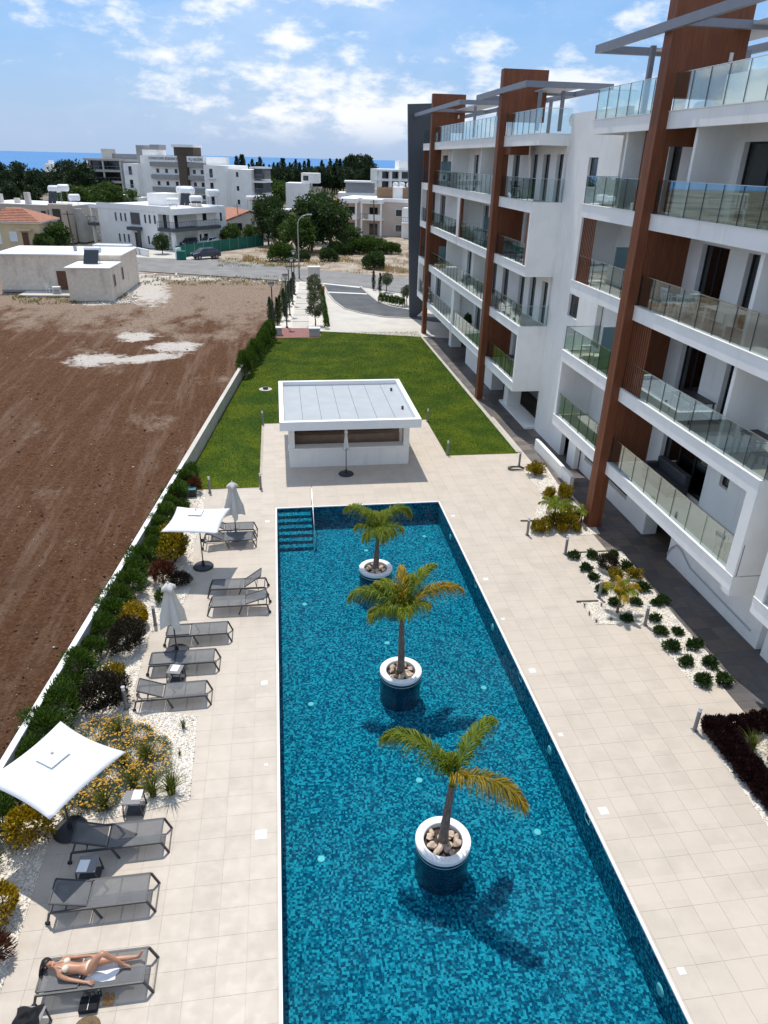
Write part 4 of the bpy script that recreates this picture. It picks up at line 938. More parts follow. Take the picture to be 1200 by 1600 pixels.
for x_, y_ in ((5.75, 36.2), (5.85, 33.1)): MB().cyl((x_, y_), 0.06, rz0+0.2, rz0+0.36, 10).build('vent_pipe', M['charcoal_metal'], rf)

# ------------------------------------------------------------------ loungers (head at local x=0, feet towards +x)
def lounger(label, hx, y, flip=False, ang=0.0, rz=0.0):
    t = empty('sun_lounger'); L, w, z, xh = 1.92, 0.31, 0.34, 0.74; D = M['charcoal_metal']
    f = MB()
    for s_ in (-1, 1): f.bar((0.03, s_*w, z), (L-0.06, s_*w, z), 0.032, 0.045)
    for x_ in (0.05, xh, 1.3, L-0.08): f.bar((x_, -w+0.016, z-0.01), (x_, w-0.016, z-0.01), 0.03, 0.03)
    f.build('frame', D, t)
    for s_ in (-1, 1):
        MB().bar((L-0.06, s_*w, z), (L+0.07, s_*w, 0.0), 0.032, 0.045).build('leg', D, t)
        l_ = MB().bar((0.03, s_*w, z), (-0.05, s_*w, 0.05), 0.032, 0.045).build('leg', D, t)
        MB().lathe([(0.001, -0.015), (0.05, -0.015), (0.05, 0.015), (0.001, 0.015)], (0, 0, 0), 12).xf(Matrix.Translation((-0.05, s_*w, 0.05)) @ Matrix.Rotation(math.pi/2, 4, 'X')).build('wheel', M['tyre'], l_)
        MB().bar((xh+0.1, s_*w, z-0.02), (xh+0.22, s_*w, 0.0), 0.03, 0.04).build('leg', D, t)
    MB().bar((L+0.07, -w, 0.02), (L+0.07, w, 0.02), 0.025, 0.025).build('stretcher', D, t)
    zs_ = z+0.026
    sg = MB(); n = 6
    for k in range(n):                                # seat sling sags a little between the rails
        x_a, x_b = xh+0.02+(L-0.10-xh)*k/n, xh+0.02+(L-0.10-xh)*(k+1)/n
        for j in range(4):
            ya, yb = -w+0.02+(2*w-0.04)*j/4, -w+0.02+(2*w-0.04)*(j+1)/4
            dz = lambda x_, y_: zs_-0.022*(1-(y_/w)**2)
            sg.quad((x_a, ya, dz(x_a, ya)), (x_b, ya, dz(x_b, ya)), (x_b, yb, dz(x_b, yb)), (x_a, yb, dz(x_a, yb)))
    sg.build('seat_sling', M['sling'], t)
    a = R(ang); bx = lambda d, y_, o=0: (xh-0.02-d*math.cos(a)-o*math.sin(a), y_, zs_+d*math.sin(a)-0*o+o*math.cos(a))
    bf = MB(); Lb = 0.70
    for s_ in (-1, 1): bf.bar(bx(0, s_*(w-0.045)), bx(Lb, s_*(w-0.045)), 0.028, 0.028)
    bf.bar(bx(Lb, -w+0.045), bx(Lb, w-0.045), 0.028, 0.028)
    if ang > 3:
        for s_ in (-1, 1): bf.bar(bx(0.42, s_*0.2), (xh-0.42, s_*0.2, z-0.02), 0.02, 0.02)
        bf.bar((xh-0.42, -w+0.02, z-0.02), (xh-0.42, w-0.02, z-0.02), 0.02, 0.02)
    bf = bf.build('backrest', D, t)
    bs_ = MB(); n = 4
    for j in range(4):
        ya, yb = -w+0.06+(2*w-0.12)*j/4, -w+0.06+(2*w-0.12)*(j+1)/4
        o1, o2 = 0.012-0.02*(1-(ya/w)**2), 0.012-0.02*(1-(yb/w)**2)
        bs_.quad(bx(0.01, ya, o1), bx(0.01, yb, o2), bx(Lb-0.02, yb, o2), bx(Lb-0.02, ya, o1))
    bs_.build('back_sling', M['sling'], bf)
    t.location = (hx, y, 0); t.rotation_euler = (0, 0, rz+(math.pi if flip else 0)); tag(t, label, 'sun lounger', 'sun loungers on the pool deck'); return t
lounger('grey mesh sun lounger lying flat with a sunbathing woman on it', -4.78, 8.30)
lounger('grey mesh lounger next to the sunbather with its head end in parasol shade', -4.97, 9.85, ang=16, rz=R(0.5))
lounger('grey mesh lounger directly below the nearest open white parasol', -4.88, 11.18, ang=20, rz=R(1))
lounger('grey mesh lounger with raised backrest beside the yellow flower bed', -4.33, 15.80, ang=24, rz=R(1.0))
lounger('flat grey mesh lounger carrying the shadow of the closed parasol', -4.20, 17.27)
lounger('flat grey mesh lounger beyond the closed parasol base', -3.90, 18.63, rz=R(0.3))
lounger('grey mesh lounger with low raised backrest towards the pool', -0.79, 20.10, True, 18, R(-1))
lounger('grey mesh lounger with steep backrest towards the pool in parasol shade', -0.86, 21.15, True, 36, R(-1.5))
lounger('grey mesh lounger under the closed parasol by the pool steps, nearer of the pair', -3.27, 24.62, ang=30)
lounger('grey mesh lounger by the pool steps, farther of the pair', -3.25, 25.48, ang=30)

# ------------------------------------------------------------------ parasols
def parasol_base(t, pole_top, r_=0.036):
    MB().lathe([(0.001, 0.0), (0.36, 0.0), (0.37, 0.03), (0.34, 0.07), (0.06, 0.10), (0.045, 0.26), (0.001, 0.26)], (0, 0, 0), 28).build('base', M['umbrella_base'], t, False)
    MB().tube((0, 0, 0.2), (0, 0, pole_top), r_*0.6, None, 10).build('pole', M['charcoal_metal'], t)
def open_parasol(label, base, ctr, rot, side=1.97, zc=2.08, peak=0.34):
    t = empty('parasol'); parasol_base(t, zc+peak-0.03)
    ox, oy = ctr[0]-base[0], ctr[1]-base[1]; h = side/2; n = 16; V = []; F = []
    for i in range(n+1):
        for j in range(n+1):
            u, v = -1+2*i/n, -1+2*j/n; m_ = max(abs(u), abs(v)); k = min(abs(u), abs(v))/m_ if m_ > 0 else 0
            pull = 1-0.075*(1-k*k)*m_; zz_ = zc+peak*(1-m_)+0.05*(1-k)*m_*(1-m_)*1.5-0.055*(1-k*k)*m_*0.6+0.02*(1-m_)*m_
            V.append((u*h*pull, v*h*pull, zz_))
    for i in range(n):
        for j in range(n): a = i*(n+1)+j; F.append((a, a+n+1, a+n+2, a+1))
    Mx = Matrix.Translation((ox, oy, 0)) @ Matrix.Rotation(rot, 4, 'Z')
    c = MB().add(V, F).xf(Mx).build('canopy', M['canopy_white'], t, True); so = c.modifiers.new('thick', 'SOLIDIFY'); so.thickness = 0.006
    vv = MB(); s_ = 0.34
    for i in range(4):
        a0, a1 = math.pi/4+i*math.pi/2, math.pi/4+(i+1)*math.pi/2
        vv.add([(s_*math.cos(a0), s_*math.sin(a0), zc+peak-0.035), (s_*math.cos(a1), s_*math.sin(a1), zc+peak-0.035), (0.02*math.cos(a1), 0.02*math.sin(a1), zc+peak+0.045), (0.02*math.cos(a0), 0.02*math.sin(a0), zc+peak+0.045)], [(0, 1, 2, 3)])
    MBv = vv.xf(Mx).build('vent_flap', M['canopy_white'], c)
    MB().ball((ox, oy, zc+peak+0.055), 0.035).build('finial', M['canopy_cream'], c, True)
    for i in range(8):
        a = i*math.pi/4+math.pi/4; d = h*(1.37 if i % 2 == 0 else 0.90)
        e_ = Mx @ Vector((d*math.cos(a), d*math.sin(a), zc-0.03 if i % 2 == 0 else zc-0.075)); s0 = Mx @ Vector((0.03*math.cos(a), 0.03*math.sin(a), zc+peak-0.09))
        MB().tube(s0, e_, 0.009, None, 6).build('rib', M['charcoal_metal'], t)
        mid = s0.lerp(e_, 0.5); MB().tube((0, 0, zc-0.28), mid, 0.007, None, 6).build('strut', M['charcoal_metal'], t)
    MB().cyl((0, 0), 0.045, zc-0.33, zc-0.24, 12).build('runner', M['charcoal_metal'], t)
    MB().box(0.02, 0.12, -0.03, 0.03, 1.05, 1.17).build('crank_box', M['charcoal_metal'], t)
    t.location = (base[0], base[1], 0); tag(t, label, 'parasol', 'pool parasols'); return t
open_parasol('large open white square parasol over the near loungers on the left', (-5.13, 11.76), (-5.05, 11.62), R(-34.7))
open_parasol('open white square parasol farther along the left side of the pool', (-3.18, 23.02), (-3.22, 22.86), R(-9.5), 1.95, 2.05)
def closed_parasol(label, base, z_top, z_bot, fat=1.0, rot=0.3):
    t = empty('parasol'); parasol_base(t, z_top-0.02)
    n = 32; rings = [(z_top, 0.015, 0), (z_top-0.05, 0.07, 0.1), (z_top-0.13, 0.135, 0.22), (z_top-0.20, 0.155, 0.25), (z_top-0.205, 0.085, 0.3), (z_top-0.45, 0.115, 0.35), (z_top-0.8, 0.165, 0.42), (z_top-1.05, 0.205, 0.48), (z_bot, 0.225, 0.5)]
    V = []; F = []
    for i, (z, r_, m_) in enumerate(rings):
        for k in range(n):
            th = 2*math.pi*k/n; q_ = math.cos(4*th); rr = r_*fat*(1+m_*q_+0.10*m_*math.sin(9*th+i)); zz_ = z-(0.13*max(0, q_)**2 if i == len(rings)-1 else (0.05*max(0, q_) if i == 3 else 0))
            V.append((rr*math.cos(th+rot), rr*math.sin(th+rot), zz_))
    for i in range(len(rings)-1):
        for k in range(n): F.append((i*n+k, i*n+(k+1) % n, (i+1)*n+(k+1) % n, (i+1)*n+k))
    MB().add(V, F).build('canopy', M['canopy_cream'], t, True)
    MB().ball((0, 0, z_top+0.02), 0.03).build('finial', M['canopy_cream'], t, True)
    t.location = (base[0], base[1], 0); tag(t, label, 'parasol', 'pool parasols'); return t
closed_parasol('closed cream parasol standing between the two flat loungers', (-3.54, 17.99), 2.50, 1.12, 1.25, 0.5)
closed_parasol('closed cream parasol over the pair of loungers by the pool steps', (-2.09, 25.2), 2.42, 1.05, 1.25, 0.2)
closed_parasol('closed cream parasol in front of the pool bar', (2.85, 31.07), 2.33, 1.35, 0.55, 0.9)

# ------------------------------------------------------------------ side tables
def side_table(label, x, y, rz, w=0.40):
    t = empty('side_table'); h = w/2; z = 0.42
    MB().box(-h, h, -h, h, z-0.025, z).build('table_top', M['bollard_grey'], t, bevel=0.005)
    for s_ in (-1, 1):
        m = MB(); m.bar((-h+0.02, s_*(h-0.02), z-0.03), (-h-0.02, s_*(h-0.02), 0.0), 0.025, 0.025); m.build('leg', M['charcoal_metal'], t)
        m = MB(); m.bar((h-0.02, s_*(h-0.02), z-0.03), (h+0.02, s_*(h-0.02), 0.0), 0.025, 0.025); m.build('leg', M['charcoal_metal'], t)
    MB().box(-h-0.02, h+0.02, -h+0.01, h-0.01, 0.055, 0.07).build('lower_shelf', M['charcoal_metal'], t)
    t.location = (x, y, 0); t.rotation_euler = (0, 0, rz); tag(t, label, 'side table', 'side tables between the loungers'); return t
def menu_card(label, x, y, rz, w=0.21, d=0.28):
    o = MB().box(-w/2, w/2, -d/2, d/2, 0, 0.006).build('menu_card', M['plastic_white']); o.location = (x, y, 0.421); o.rotation_euler = (0, 0, rz); tag(o, label, 'card', 'cards on the side tables')
side_table('small grey side table between a flat lounger and a raised one', -3.40, 16.66, R(-12)); menu_card('white card on the side table by the flat lounger', -3.40, 16.70, R(-12))
side_table('small grey side table in front of the spiky grasses', -3.80, 12.14, R(-4)); menu_card('white card on the side table by the grasses', -3.71, 12.20, R(-4))
side_table('small grey side table half in shade between the two near empty loungers', -4.43, 10.5, R(-3)); menu_card('white card on the half shaded side table', -4.50, 10.46, R(-6))
side_table('small side table holding clothes beside the sunbather', -4.75, 7.55, R(-8), 0.46)

# ------------------------------------------------------------------ bollard lights
for px, py, wd in ((1085, 1141, 'at the corner of the burgundy hedge'), (823.7, 836, 'left of the yellow shrub bed'), (883, 866, 'at the far corner of the dark shrub bed'), (935.7, 934.5, 'beside the yellow palm'), (1007.5, 976.5, 'between the rows of dark shrubs'), (811, 728, 'by the first yellow shrub near the lawn'), (410.5, 663, 'on the lawn left of the pool bar'), (407.5, 764, 'at the lawn corner nearest the pool steps'), (668, 659, 'right of the pool bar at the lawn edge'), (699, 711, 'at the lawn corner right of the pool'), (328, 770, 'at the left end of the lawn'), (243, 977, 'beside the closed parasol on the left'), (198, 1108, 'behind the yellow flower bed')):
    q_ = G(px, py); t = empty('bollard_light', (q_.x, q_.y, 0))
    MB().cyl((q_.x, q_.y), 0.052, 0.0, 0.66, 14).build('post', M['bollard_grey'], t, False); MB().cyl((q_.x, q_.y), 0.047, 0.66, 0.75, 14).build('lamp_head', M['lamp_white'], t); MB().cyl((q_.x, q_.y), 0.054, 0.75, 0.78, 14).build('cap', M['pale_grey_paint'], t); MB().box(q_.x-0.075, q_.x+0.075, q_.y-0.075, q_.y+0.075, 0.001, 0.022).build('foot_plate', M['bollard_grey'], t)
    tag(t, 'grey bollard light '+wd, 'bollard light', 'bollard lights around the deck')
# ------------------------------------------------------------------ foliage helpers
def unit(v): return v/np.maximum(np.linalg.norm(v, axis=1, keepdims=True), 1e-9)
def leaf_mesh(name, P, D, L, Wd, attr=None, fold=0.25):
    """one diamond leaf per point P growing along D"""
    n = len(P); P = np.asarray(P, float); D = unit(np.asarray(D, float)); L = np.broadcast_to(L, (n,))*rng.uniform(0.7, 1.3, n); Wd = np.broadcast_to(Wd, (n,))*rng.uniform(0.75, 1.25, n)
    r = unit(rng.normal(0, 1, (n, 3))); S = unit(np.cross(D, r)); N = np.cross(S, D)
    mid = P+D*(L*0.5)[:, None]; s = S*(Wd*0.5)[:, None]; u = N*(Wd*fold*0.5)[:, None]
    V = np.stack([P, mid-s+u, P+D*L[:, None], mid+s+u], 1).reshape(-1, 3); F = np.arange(4*n).reshape(-1, 4)
    return np_mesh(name, V, F, np.repeat(rng.uniform(0, 1, n) if attr is None else attr, 4))
def cloud(n, rx, ry, rz, shell=0.45, lumps=7, amp=0.22, seed=0, low=-0.6):
    """points and outward directions in a lumpy ellipsoid"""
    r = np.random.default_rng(seed); d = unit(r.normal(0, 1, (n*2, 3))); d = d[d[:, 2] > low][:n]; n = len(d)
    lc = unit(r.normal(0, 1, (lumps, 3))); lump = 1-amp+amp*2*np.max(np.clip(d@lc.T, 0, 1)**6*r.uniform(0.4, 1, lumps), axis=1)
    rad = (shell+(1-shell)*r.uniform(0, 1, n)**0.6)*lump
    return d*rad[:, None]*np.array([rx, ry, rz]), d
def shrub_mesh(name, n, rx, ry, rz, leaf, wid, seed, up=0.4, rnd=0.6, lumps=7, amp=0.22, z0=None, shell=0.45):
    p, d = cloud(n, rx, ry, rz, shell, lumps, amp, seed); p[:, 2] += rz*0.82 if z0 is None else z0; p[:, 2] = np.maximum(p[:, 2], 0.015)
    D = d+np.array([0, 0, up])+np.random.default_rng(seed+1).normal(0, rnd, p.shape); return leaf_mesh(name, p, D, leaf, wid)
def stems(h, r_, n=4, spread=0.3, seed=1):
    m = MB(); rr = random.Random(seed)
    for k in range(n):
        a = rr.uniform(0, 6.28); m.path([(0, 0, 0), (spread*0.4*math.cos(a), spread*0.4*math.sin(a), h*0.45), (spread*math.cos(a), spread*math.sin(a), h)], [r_, r_*0.7, r_*0.35], 5)
    return m
class Plant:
    """a kind of plant: one set of meshes, copied for every individual"""
    def __init__(s, name, foliage, stem, fmat, extra=None):
        s.name = name; s.f = foliage; s.s = stem.mesh('stem') if isinstance(stem, MB) else stem; s.extra = extra
        s.f.materials.append(M[fmat])
        if s.s: s.s.materials.append(M['bark'])
        if extra: extra[1].materials.append(M[extra[2]])
    def put(s, label, cat, loc, sc=1.0, rz=None, group=None, fname='foliage', sname='stem', sz=None):
        t = empty(s.name, (loc[0], loc[1], loc[2] if len(loc) > 2 else 0.0), random.uniform(0, 6.28) if rz is None else rz); t.scale = (sc, sc, sz or sc)
        for nm, me in ((fname, s.f), (sname, s.s)) + (((s.extra[0], s.extra[1]),) if s.extra else ()):
            if me is None: continue
            o = bpy.data.objects.new(nm, me); COL.objects.link(o); o.parent = t
            if nm == 'flowers': o['kind'] = 'stuff'
        tag(t, label, cat, group); return t
def tuft_mesh(name, n, h, w, spread, seed, seg=4, out=0.6):
    """arching grass blades from one root"""
    r = np.random.default_rng(seed); V = []; F = []; A = []
    for k in range(n):
        a = r.uniform(0, 6.283); L = h*r.uniform(0.55, 1.15); o = out*r.uniform(0.15, 1.1); b0 = np.array([math.cos(a+r.normal(0, .8))*spread*r.uniform(0, 1), math.sin(a+r.normal(0, .8))*spread*r.uniform(0, 1), 0]); sd = np.array([-math.sin(a), math.cos(a), 0]); c = r.uniform(0, 1)
        for i in range(seg+1):
            t = i/seg; p = b0+np.array([math.cos(a)*o*L*t*t*0.9, math.sin(a)*o*L*t*t*0.9, L*(t-0.42*o*t*t)]); ww = w*(1-t**1.5)*0.5+0.0008
            V += [p-sd*ww, p+sd*ww]; A += [c, c]
        b = len(V)-2*(seg+1)
        for i in range(seg): F.append((b+2*i, b+2*i+1, b+2*i+3, b+2*i+2))
    return np_mesh(name, V, F, A)

# ------------------------------------------------------------------ palms in the pool
def frond_mesh(az, elev, L, droop, seed, stations=46, ll=0.46, ww=0.020):
    r = np.random.default_rng(seed); p = np.zeros(3); pts = [p.copy()]; dirs = []; e = elev; n = 24
    for k in range(n):
        d = np.array([math.cos(az)*math.cos(e), math.sin(az)*math.cos(e), math.sin(e)]); p = p+d*L/n; pts.append(p.copy()); dirs.append(d); e -= droop/n*(0.4+1.3*k/n)
    dirs.append(dirs[-1]); pts = np.array(pts); dirs = np.array(dirs); V = []; F = []; A = []
    side0 = np.array([-math.sin(az), math.cos(az), 0.0])
    for k in range(n):                                  # midrib as a thin three-sided rod
        up = np.cross(dirs[k], side0)
    mid = MB().path([tuple(q) for q in pts], [0.016*(1-0.85*i/n)+0.002 for i in range(n+1)], 5)
    V = [np.array(v) for v in mid.v]; mf = mid.f; A = [0.75]*len(V); F4 = [f for f in mf if len(f) == 4]
    for s_ in range(stations):
        t = 0.10+0.90*(s_+0.5)/stations; i = min(n-1, int(t*n)); u = t*n-i; q = pts[i]*(1-u)+pts[i+1]*u; d = dirs[i]; up = unit(np.cross(side0, d)[None])[0]; up = up if up[2] > 0 else -up
        lv = ll*(0.30+0.95*math.sin(math.pi*min(1, t*0.80+0.16)))*r.uniform(0.8, 1.15)
        for sg in (-1, 1):
            for rep in range(2):
                th = r.normal(0.45 if rep == 0 else -0.1, 0.3); out = side0*sg*math.cos(th)+up*math.sin(th); dr = unit((out*0.72+d*(0.65+0.5*t)+r.normal(0, 0.12, 3))[None])[0]
                m1 = q+dr*lv*0.48+np.array([0, 0, -0.08*lv]); tip = q+dr*lv*0.74+np.array([0, 0, -0.66*lv*r.uniform(0.5, 1.3)]); wv = unit(np.cross(dr, up+r.normal(0, 0.5, 3))[None])[0]*ww*0.5; c = np.clip(r.normal(0.25+0.45*t, 0.22), 0, 1)
                b = len(V); V += [q-wv*0.5, q+wv*0.5, m1+wv, m1-wv, tip+wv*0.12, tip-wv*0.12]; A += [c*0.8, c*0.8, c, c, min(1, c+0.1), min(1, c+0.1)]; F4 += [(b, b+1, b+2, b+3), (b+3, b+2, b+4, b+5)]
    return np_mesh('frond', np.array(V), np.array(F4), np.clip(A, 0, 1))
def palm(label, base, top, r0, fr, seed, z0=0.02, group='palm trees in the pool planters', ll=0.44, name='palm_tree'):
    t = empty(name, (base[0], base[1], z0)); n = 9; pts = []; rs = []; rr = random.Random(seed); dx, dy, dz = top[0]-base[0], top[1]-base[1], top[2]-z0
    for i in range(n+1):
        k = i/n; pts.append((base[0]+dx*k**1.3+rr.uniform(-.006, .006), base[1]+dy*k**1.3, z0+dz*k)); rs.append(r0*(1.12-0.5*k+(0.10 if i % 2 else 0)))
    MB().path(pts, rs, 12).build('trunk', M['palm_trunk'], t, True)
    cs = MB().path([top, (top[0], top[1], top[2]+0.16), (top[0]+0.01, top[1], top[2]+0.34)], [r0*0.62, r0*0.58, r0*0.22], 10).build('crown_shaft', M['palm_green'], t, True)
    at = cs.data.attributes.new('v', 'FLOAT', 'POINT'); at.data.foreach_set('value', [0.35]*len(cs.data.vertices))
    for i, (az, el, L, dr, gold) in enumerate(fr):
        me = frond_mesh(R(az), R(el), L, R(dr), seed*31+i, stations=max(26, int(L*58)), ll=ll*(0.75+0.25*min(1.4, L/1.2))); me.materials.append(M['palm_gold' if gold else 'palm_green'])
        o = bpy.data.objects.new('frond', me); COL.objects.link(o); o.location = (top[0], top[1], top[2]+0.20); adopt(o, t)
    tag(t, label, 'palm tree', group); return t
def planter(label, x, y):
    t = empty('pool_planter', (x, y, PZ)); n = 48
    MB().lathe([(0.60, PZ+0.001), (0.60, 0.06)], (x, y, 0), n).build('body', M['pot_mosaic'], t, True)
    MB().lathe([(0.615, 0.03), (0.62, 0.06), (0.62, 0.125), (0.612, 0.135), (0.45, 0.135), (0.435, 0.125), (0.435, -0.06)], (x, y, 0), n).build('rim', M['pot_rim'], t, False)
    MB().lathe([(0.603, WZ+0.01), (0.606, WZ+0.015), (0.603, WZ+0.03)], (x, y, 0), n).build('water_line', M['kerb'], t, True)
    MB().lathe([(0.001, 0.0), (0.436, -0.01)], (x, y, 0), n).build('soil', M['planter_soil'], t)
    tag(t, label, 'planter', 'round planters in the pool')
def rock_mesh(seed):
    r = random.Random(seed); m = MB().ball((0, 0, 0), 1.0, 8, 5); o = []
    for v in m.v:
        k = 0.72+0.5*abs(math.sin(v[0]*2.1+seed)*math.cos(v[1]*1.7+seed*2)+0.4*math.sin(v[2]*3+seed)); o.append((v[0]*k*1.15, v[1]*k*0.85, v[2]*k*0.7))
    m.v = o; me = m.mesh('stone'); me.materials.append(M['stone_pale']); return me
ROCKS = [rock_mesh(i) for i in range(5)]
POTS = [((3.1, 10.40), 'nearest'), ((3.1, 16.25), 'middle'), ((3.12, 22.12), 'farthest')]
for (x, y), w_ in POTS:
    planter('round planter with white rim standing in the pool, the %s of three' % w_, x, y)
    rr = random.Random(int(y*10)); k = 0; placed = []
    while k < 15:
        a, d = rr.uniform(0, 6.28), 0.34*math.sqrt(rr.uniform(0.05, 1)); q_ = (x+d*math.cos(a), y+d*math.sin(a)); s_ = rr.uniform(0.07, 0.11)
        if any((q_[0]-p[0])**2+(q_[1]-p[1])**2 < (0.62*(s_+p[2]))**2 for p in placed) and rr.random() < 0.97: continue
        placed.append((*q_, s_)); k += 1
        o = bpy.data.objects.new('stone', ROCKS[rr.randrange(5)]); COL.objects.link(o); o.location = (q_[0], q_[1], 0.015+s_*0.45); o.scale = (s_, s_, s_); o.rotation_euler = (rr.uniform(-.3, .3), rr.uniform(-.3, .3), rr.uniform(0, 6))
        tag(o, 'pale rough stone lying round the palm trunk in the %s pool planter' % w_, 'stone', 'stones in the %s pool planter' % w_)
def ptop(base, px, py):                                    # crown point seen at photo pixel px,py above a trunk base
    z = toZ(base, py); v = ray(px, py); t = base[1]/v[1]; return (float(v[0]*t), base[1], z)
palm('leaning potted palm with three long fronds, one golden, in the nearest planter', POTS[0][0], ptop((3.1, 10.40), 706, 1228), 0.10,
     [(148, 62, 2.05, 122, False), (42, 55, 1.80, 88, False), (-40, 44, 1.80, 95, True), (100, 82, 0.55, 40, False), (130, 70, 0.7, 80, False), (-60, 70, 0.45, 60, True)], 3)
palm('tall potted palm with golden outer fronds in the middle planter', POTS[1][0], ptop((3.1, 16.25), 628, 965), 0.10,
     [(166, 58, 1.85, 118, False), (8, 50, 2.05, 92, True), (42, 62, 1.85, 78, False), (85, 76, 1.35, 60, True), (200, 50, 1.2, 110, False), (120, 68, 1.2, 85, False), (-20, 55, 0.9, 80, False), (-90, 60, 0.8, 90, False), (150, 70, 1.2, 70, False), (60, 75, 1.1, 50, False), (-150, 60, 0.8, 80, False)], 5)
palm('green potted palm with two drooping fronds in the farthest planter', POTS[2][0], ptop((3.12, 22.12), 590, 842), 0.10,
     [(142, 72, 1.85, 125, False), (30, 70, 2.05, 150, False), (-80, 62, 1.05, 130, False), (170, 60, 1.0, 120, False), (90, 75, 0.9, 70, False), (-20, 60, 1.1, 110, False), (-130, 55, 1.0, 110, False), (60, 66, 1.3, 120, False), (115, 72, 1.2, 110, False), (-50, 66, 1.0, 120, False)], 9)

# ------------------------------------------------------------------ hedge along the wall
hedge_kinds = [Plant('hedge_shrub', shrub_mesh('foliage', 2300, 0.52, 0.60, 0.62, 0.16, 0.035, 40+i, 0.7, 0.5, 9, 0.34), stems(0.6, 0.03, 4, 0.2, i), 'leaf_hedge') for i in range(4)]
y = 31.0; k = 0
while y > 6.0:
    hedge_kinds[k % 4].put('%s feathery green hedge shrub along the low white wall, counted from the lawn' % ordw(k), 'hedge shrub', (xw(y)+0.36+random.uniform(-.10, .10), y), random.uniform(0.70, 0.98), group='hedge shrubs along the white wall'); y -= random.uniform(0.78, 0.95); k += 1
con_kinds = [Plant('conifer_shrub', shrub_mesh('foliage', 2000, 0.50, 0.50, 0.95, 0.18, 0.035, 60+i, 1.2, 0.35, 10, 0.26), stems(1.0, 0.03, 4, 0.15, i), 'leaf_hedge') for i in range(3)]
for k in range(13):
    t_ = k/12; con_kinds[k % 3].put('%s upright conifer of the hedge beyond the field wall, counted from the wall end' % ordw(k), 'conifer', (-2.55+1.75*t_, 48.4+11.2*t_), random.uniform(0.85, 1.1), group='conifer hedge beyond the field wall')

# ------------------------------------------------------------------ shrubs in the left bed
gold = Plant('golden_shrub', shrub_mesh('foliage', 2300, 0.52, 0.52, 0.50, 0.095, 0.045, 80, 0.8, 0.8, 9, 0.36), stems(0.4, 0.02, 5, 0.25, 3), 'leaf_gold')
goldg = Plant('golden_shrub', shrub_mesh('foliage', 2000, 0.55, 0.55, 0.50, 0.12, 0.050, 81, 0.9, 0.9, 9, 0.45), stems(0.4, 0.02, 5, 0.25, 4), 'leaf_goldgreen')
purp = Plant('purple_shrub', shrub_mesh('foliage', 3200, 0.60, 0.60, 0.50, 0.10, 0.032, 82, 0.7, 0.8, 11, 0.30), stems(0.5, 0.02, 6, 0.35, 5), 'leaf_purple')
redp = Plant('red_shrub', shrub_mesh('foliage', 1300, 0.36, 0.36, 0.50, 0.16, 0.030, 83, 0.9, 0.45, 6, 0.3), stems(0.4, 0.02, 4, 0.2, 6), 'leaf_red')
dark = Plant('dark_shrub', shrub_mesh('foliage', 1500, 0.42, 0.42, 0.36, 0.10, 0.045, 84, 0.5, 0.6, 7, 0.25), stems(0.3, 0.02, 4, 0.2, 7), 'leaf_dark')
greenp = Plant('green_shrub', shrub_mesh('foliage', 1200, 0.42, 0.42, 0.28, 0.15, 0.03, 85, 0.9, 0.5, 7, 0.3), stems(0.3, 0.02, 4, 0.2, 8), 'leaf_mid')
def at_px(kind, px, py, label, cat='shrub', sc=1.0, sz=None, group=None): return kind.put(label, cat, G(px, py), sc, group=group, sz=sz)
at_px(redp, 305, 770, 'rounded shrub with reddish top at the lawn corner by the wall', sc=0.85)
at_px(goldg, 274, 878, 'tall golden shrub beside the farther open parasol', sc=1.10, sz=1.35)
at_px(gold, 274, 868, 'golden crown of shrub rising beside the farther open parasol', sc=0.9, sz=1.45)
at_px(redp, 256, 912, 'spiky red shrub left of the parasol shadow', sc=1.1)
at_px(purp, 283, 915, 'low dark purple shrub at the edge of the parasol shadow', sc=0.62)
at_px(greenp, 259, 940, 'low bright green shrub behind the closed parasol', sc=0.9)
at_px(greenp, 283, 800, 'dark green shrub under the farther open parasol', sc=1.0)
at_px(purp, 275, 792, 'purple shrub half hidden behind the farther open parasol', sc=0.8)
at_px(gold, 216, 980, 'bright golden shrub between hedge and bollard', sc=0.95)
at_px(purp, 198, 1014, 'large round dark purple shrub beyond the loungers', sc=1.12)
at_px(goldg, 181, 1068, 'small yellow green shrub behind the second purple shrub', sc=0.70)
at_px(purp, 168, 1104, 'large round dark purple shrub behind the flower bed', sc=1.12)
at_px(gold, 51, 1306, 'round golden shrub below the near open parasol', sc=1.02)
at_px(gold, 6, 1424, 'round golden shrub cut by the left picture edge', sc=0.86)
at_px(redp, -4, 1500, 'dark red shrub at the left picture edge near the sunbather', sc=0.8)
# flower bed: silver foliage with yellow flowers
def flower_mesh(seed, n=95, r_=0.46):
    r = np.random.default_rng(seed); a = r.uniform(0, 6.28, n); d = r_*np.sqrt(r.uniform(0, 1, n)); P = np.stack([d*np.cos(a), d*np.sin(a), 0.20+0.10*np.cos(d/r_*1.4)+r.uniform(-.02, .05, n)], 1); V = []; F = []
    for p in P:
        b = len(V); s_ = r.uniform(0.016, 0.030)
        V += [p+(s_*math.cos(k*1.0472), s_*math.sin(k*1.0472), 0.004*(k % 2)) for k in range(6)]; F += [(b, b+1, b+2, b+3), (b, b+3, b+4, b+5)]
    return np_mesh('flowers', np.array(V), np.array(F), np.repeat(r.uniform(0, 1, n), 6))
fl = [Plant('flower_clump', shrub_mesh('foliage', 2200, 0.48, 0.48, 0.22, 0.07, 0.016, 90+i, 0.8, 0.5, 9, 0.25, 0.07), None, 'leaf_silver', ('flowers', flower_mesh(i), 'petal_yellow')) for i in range(3)]
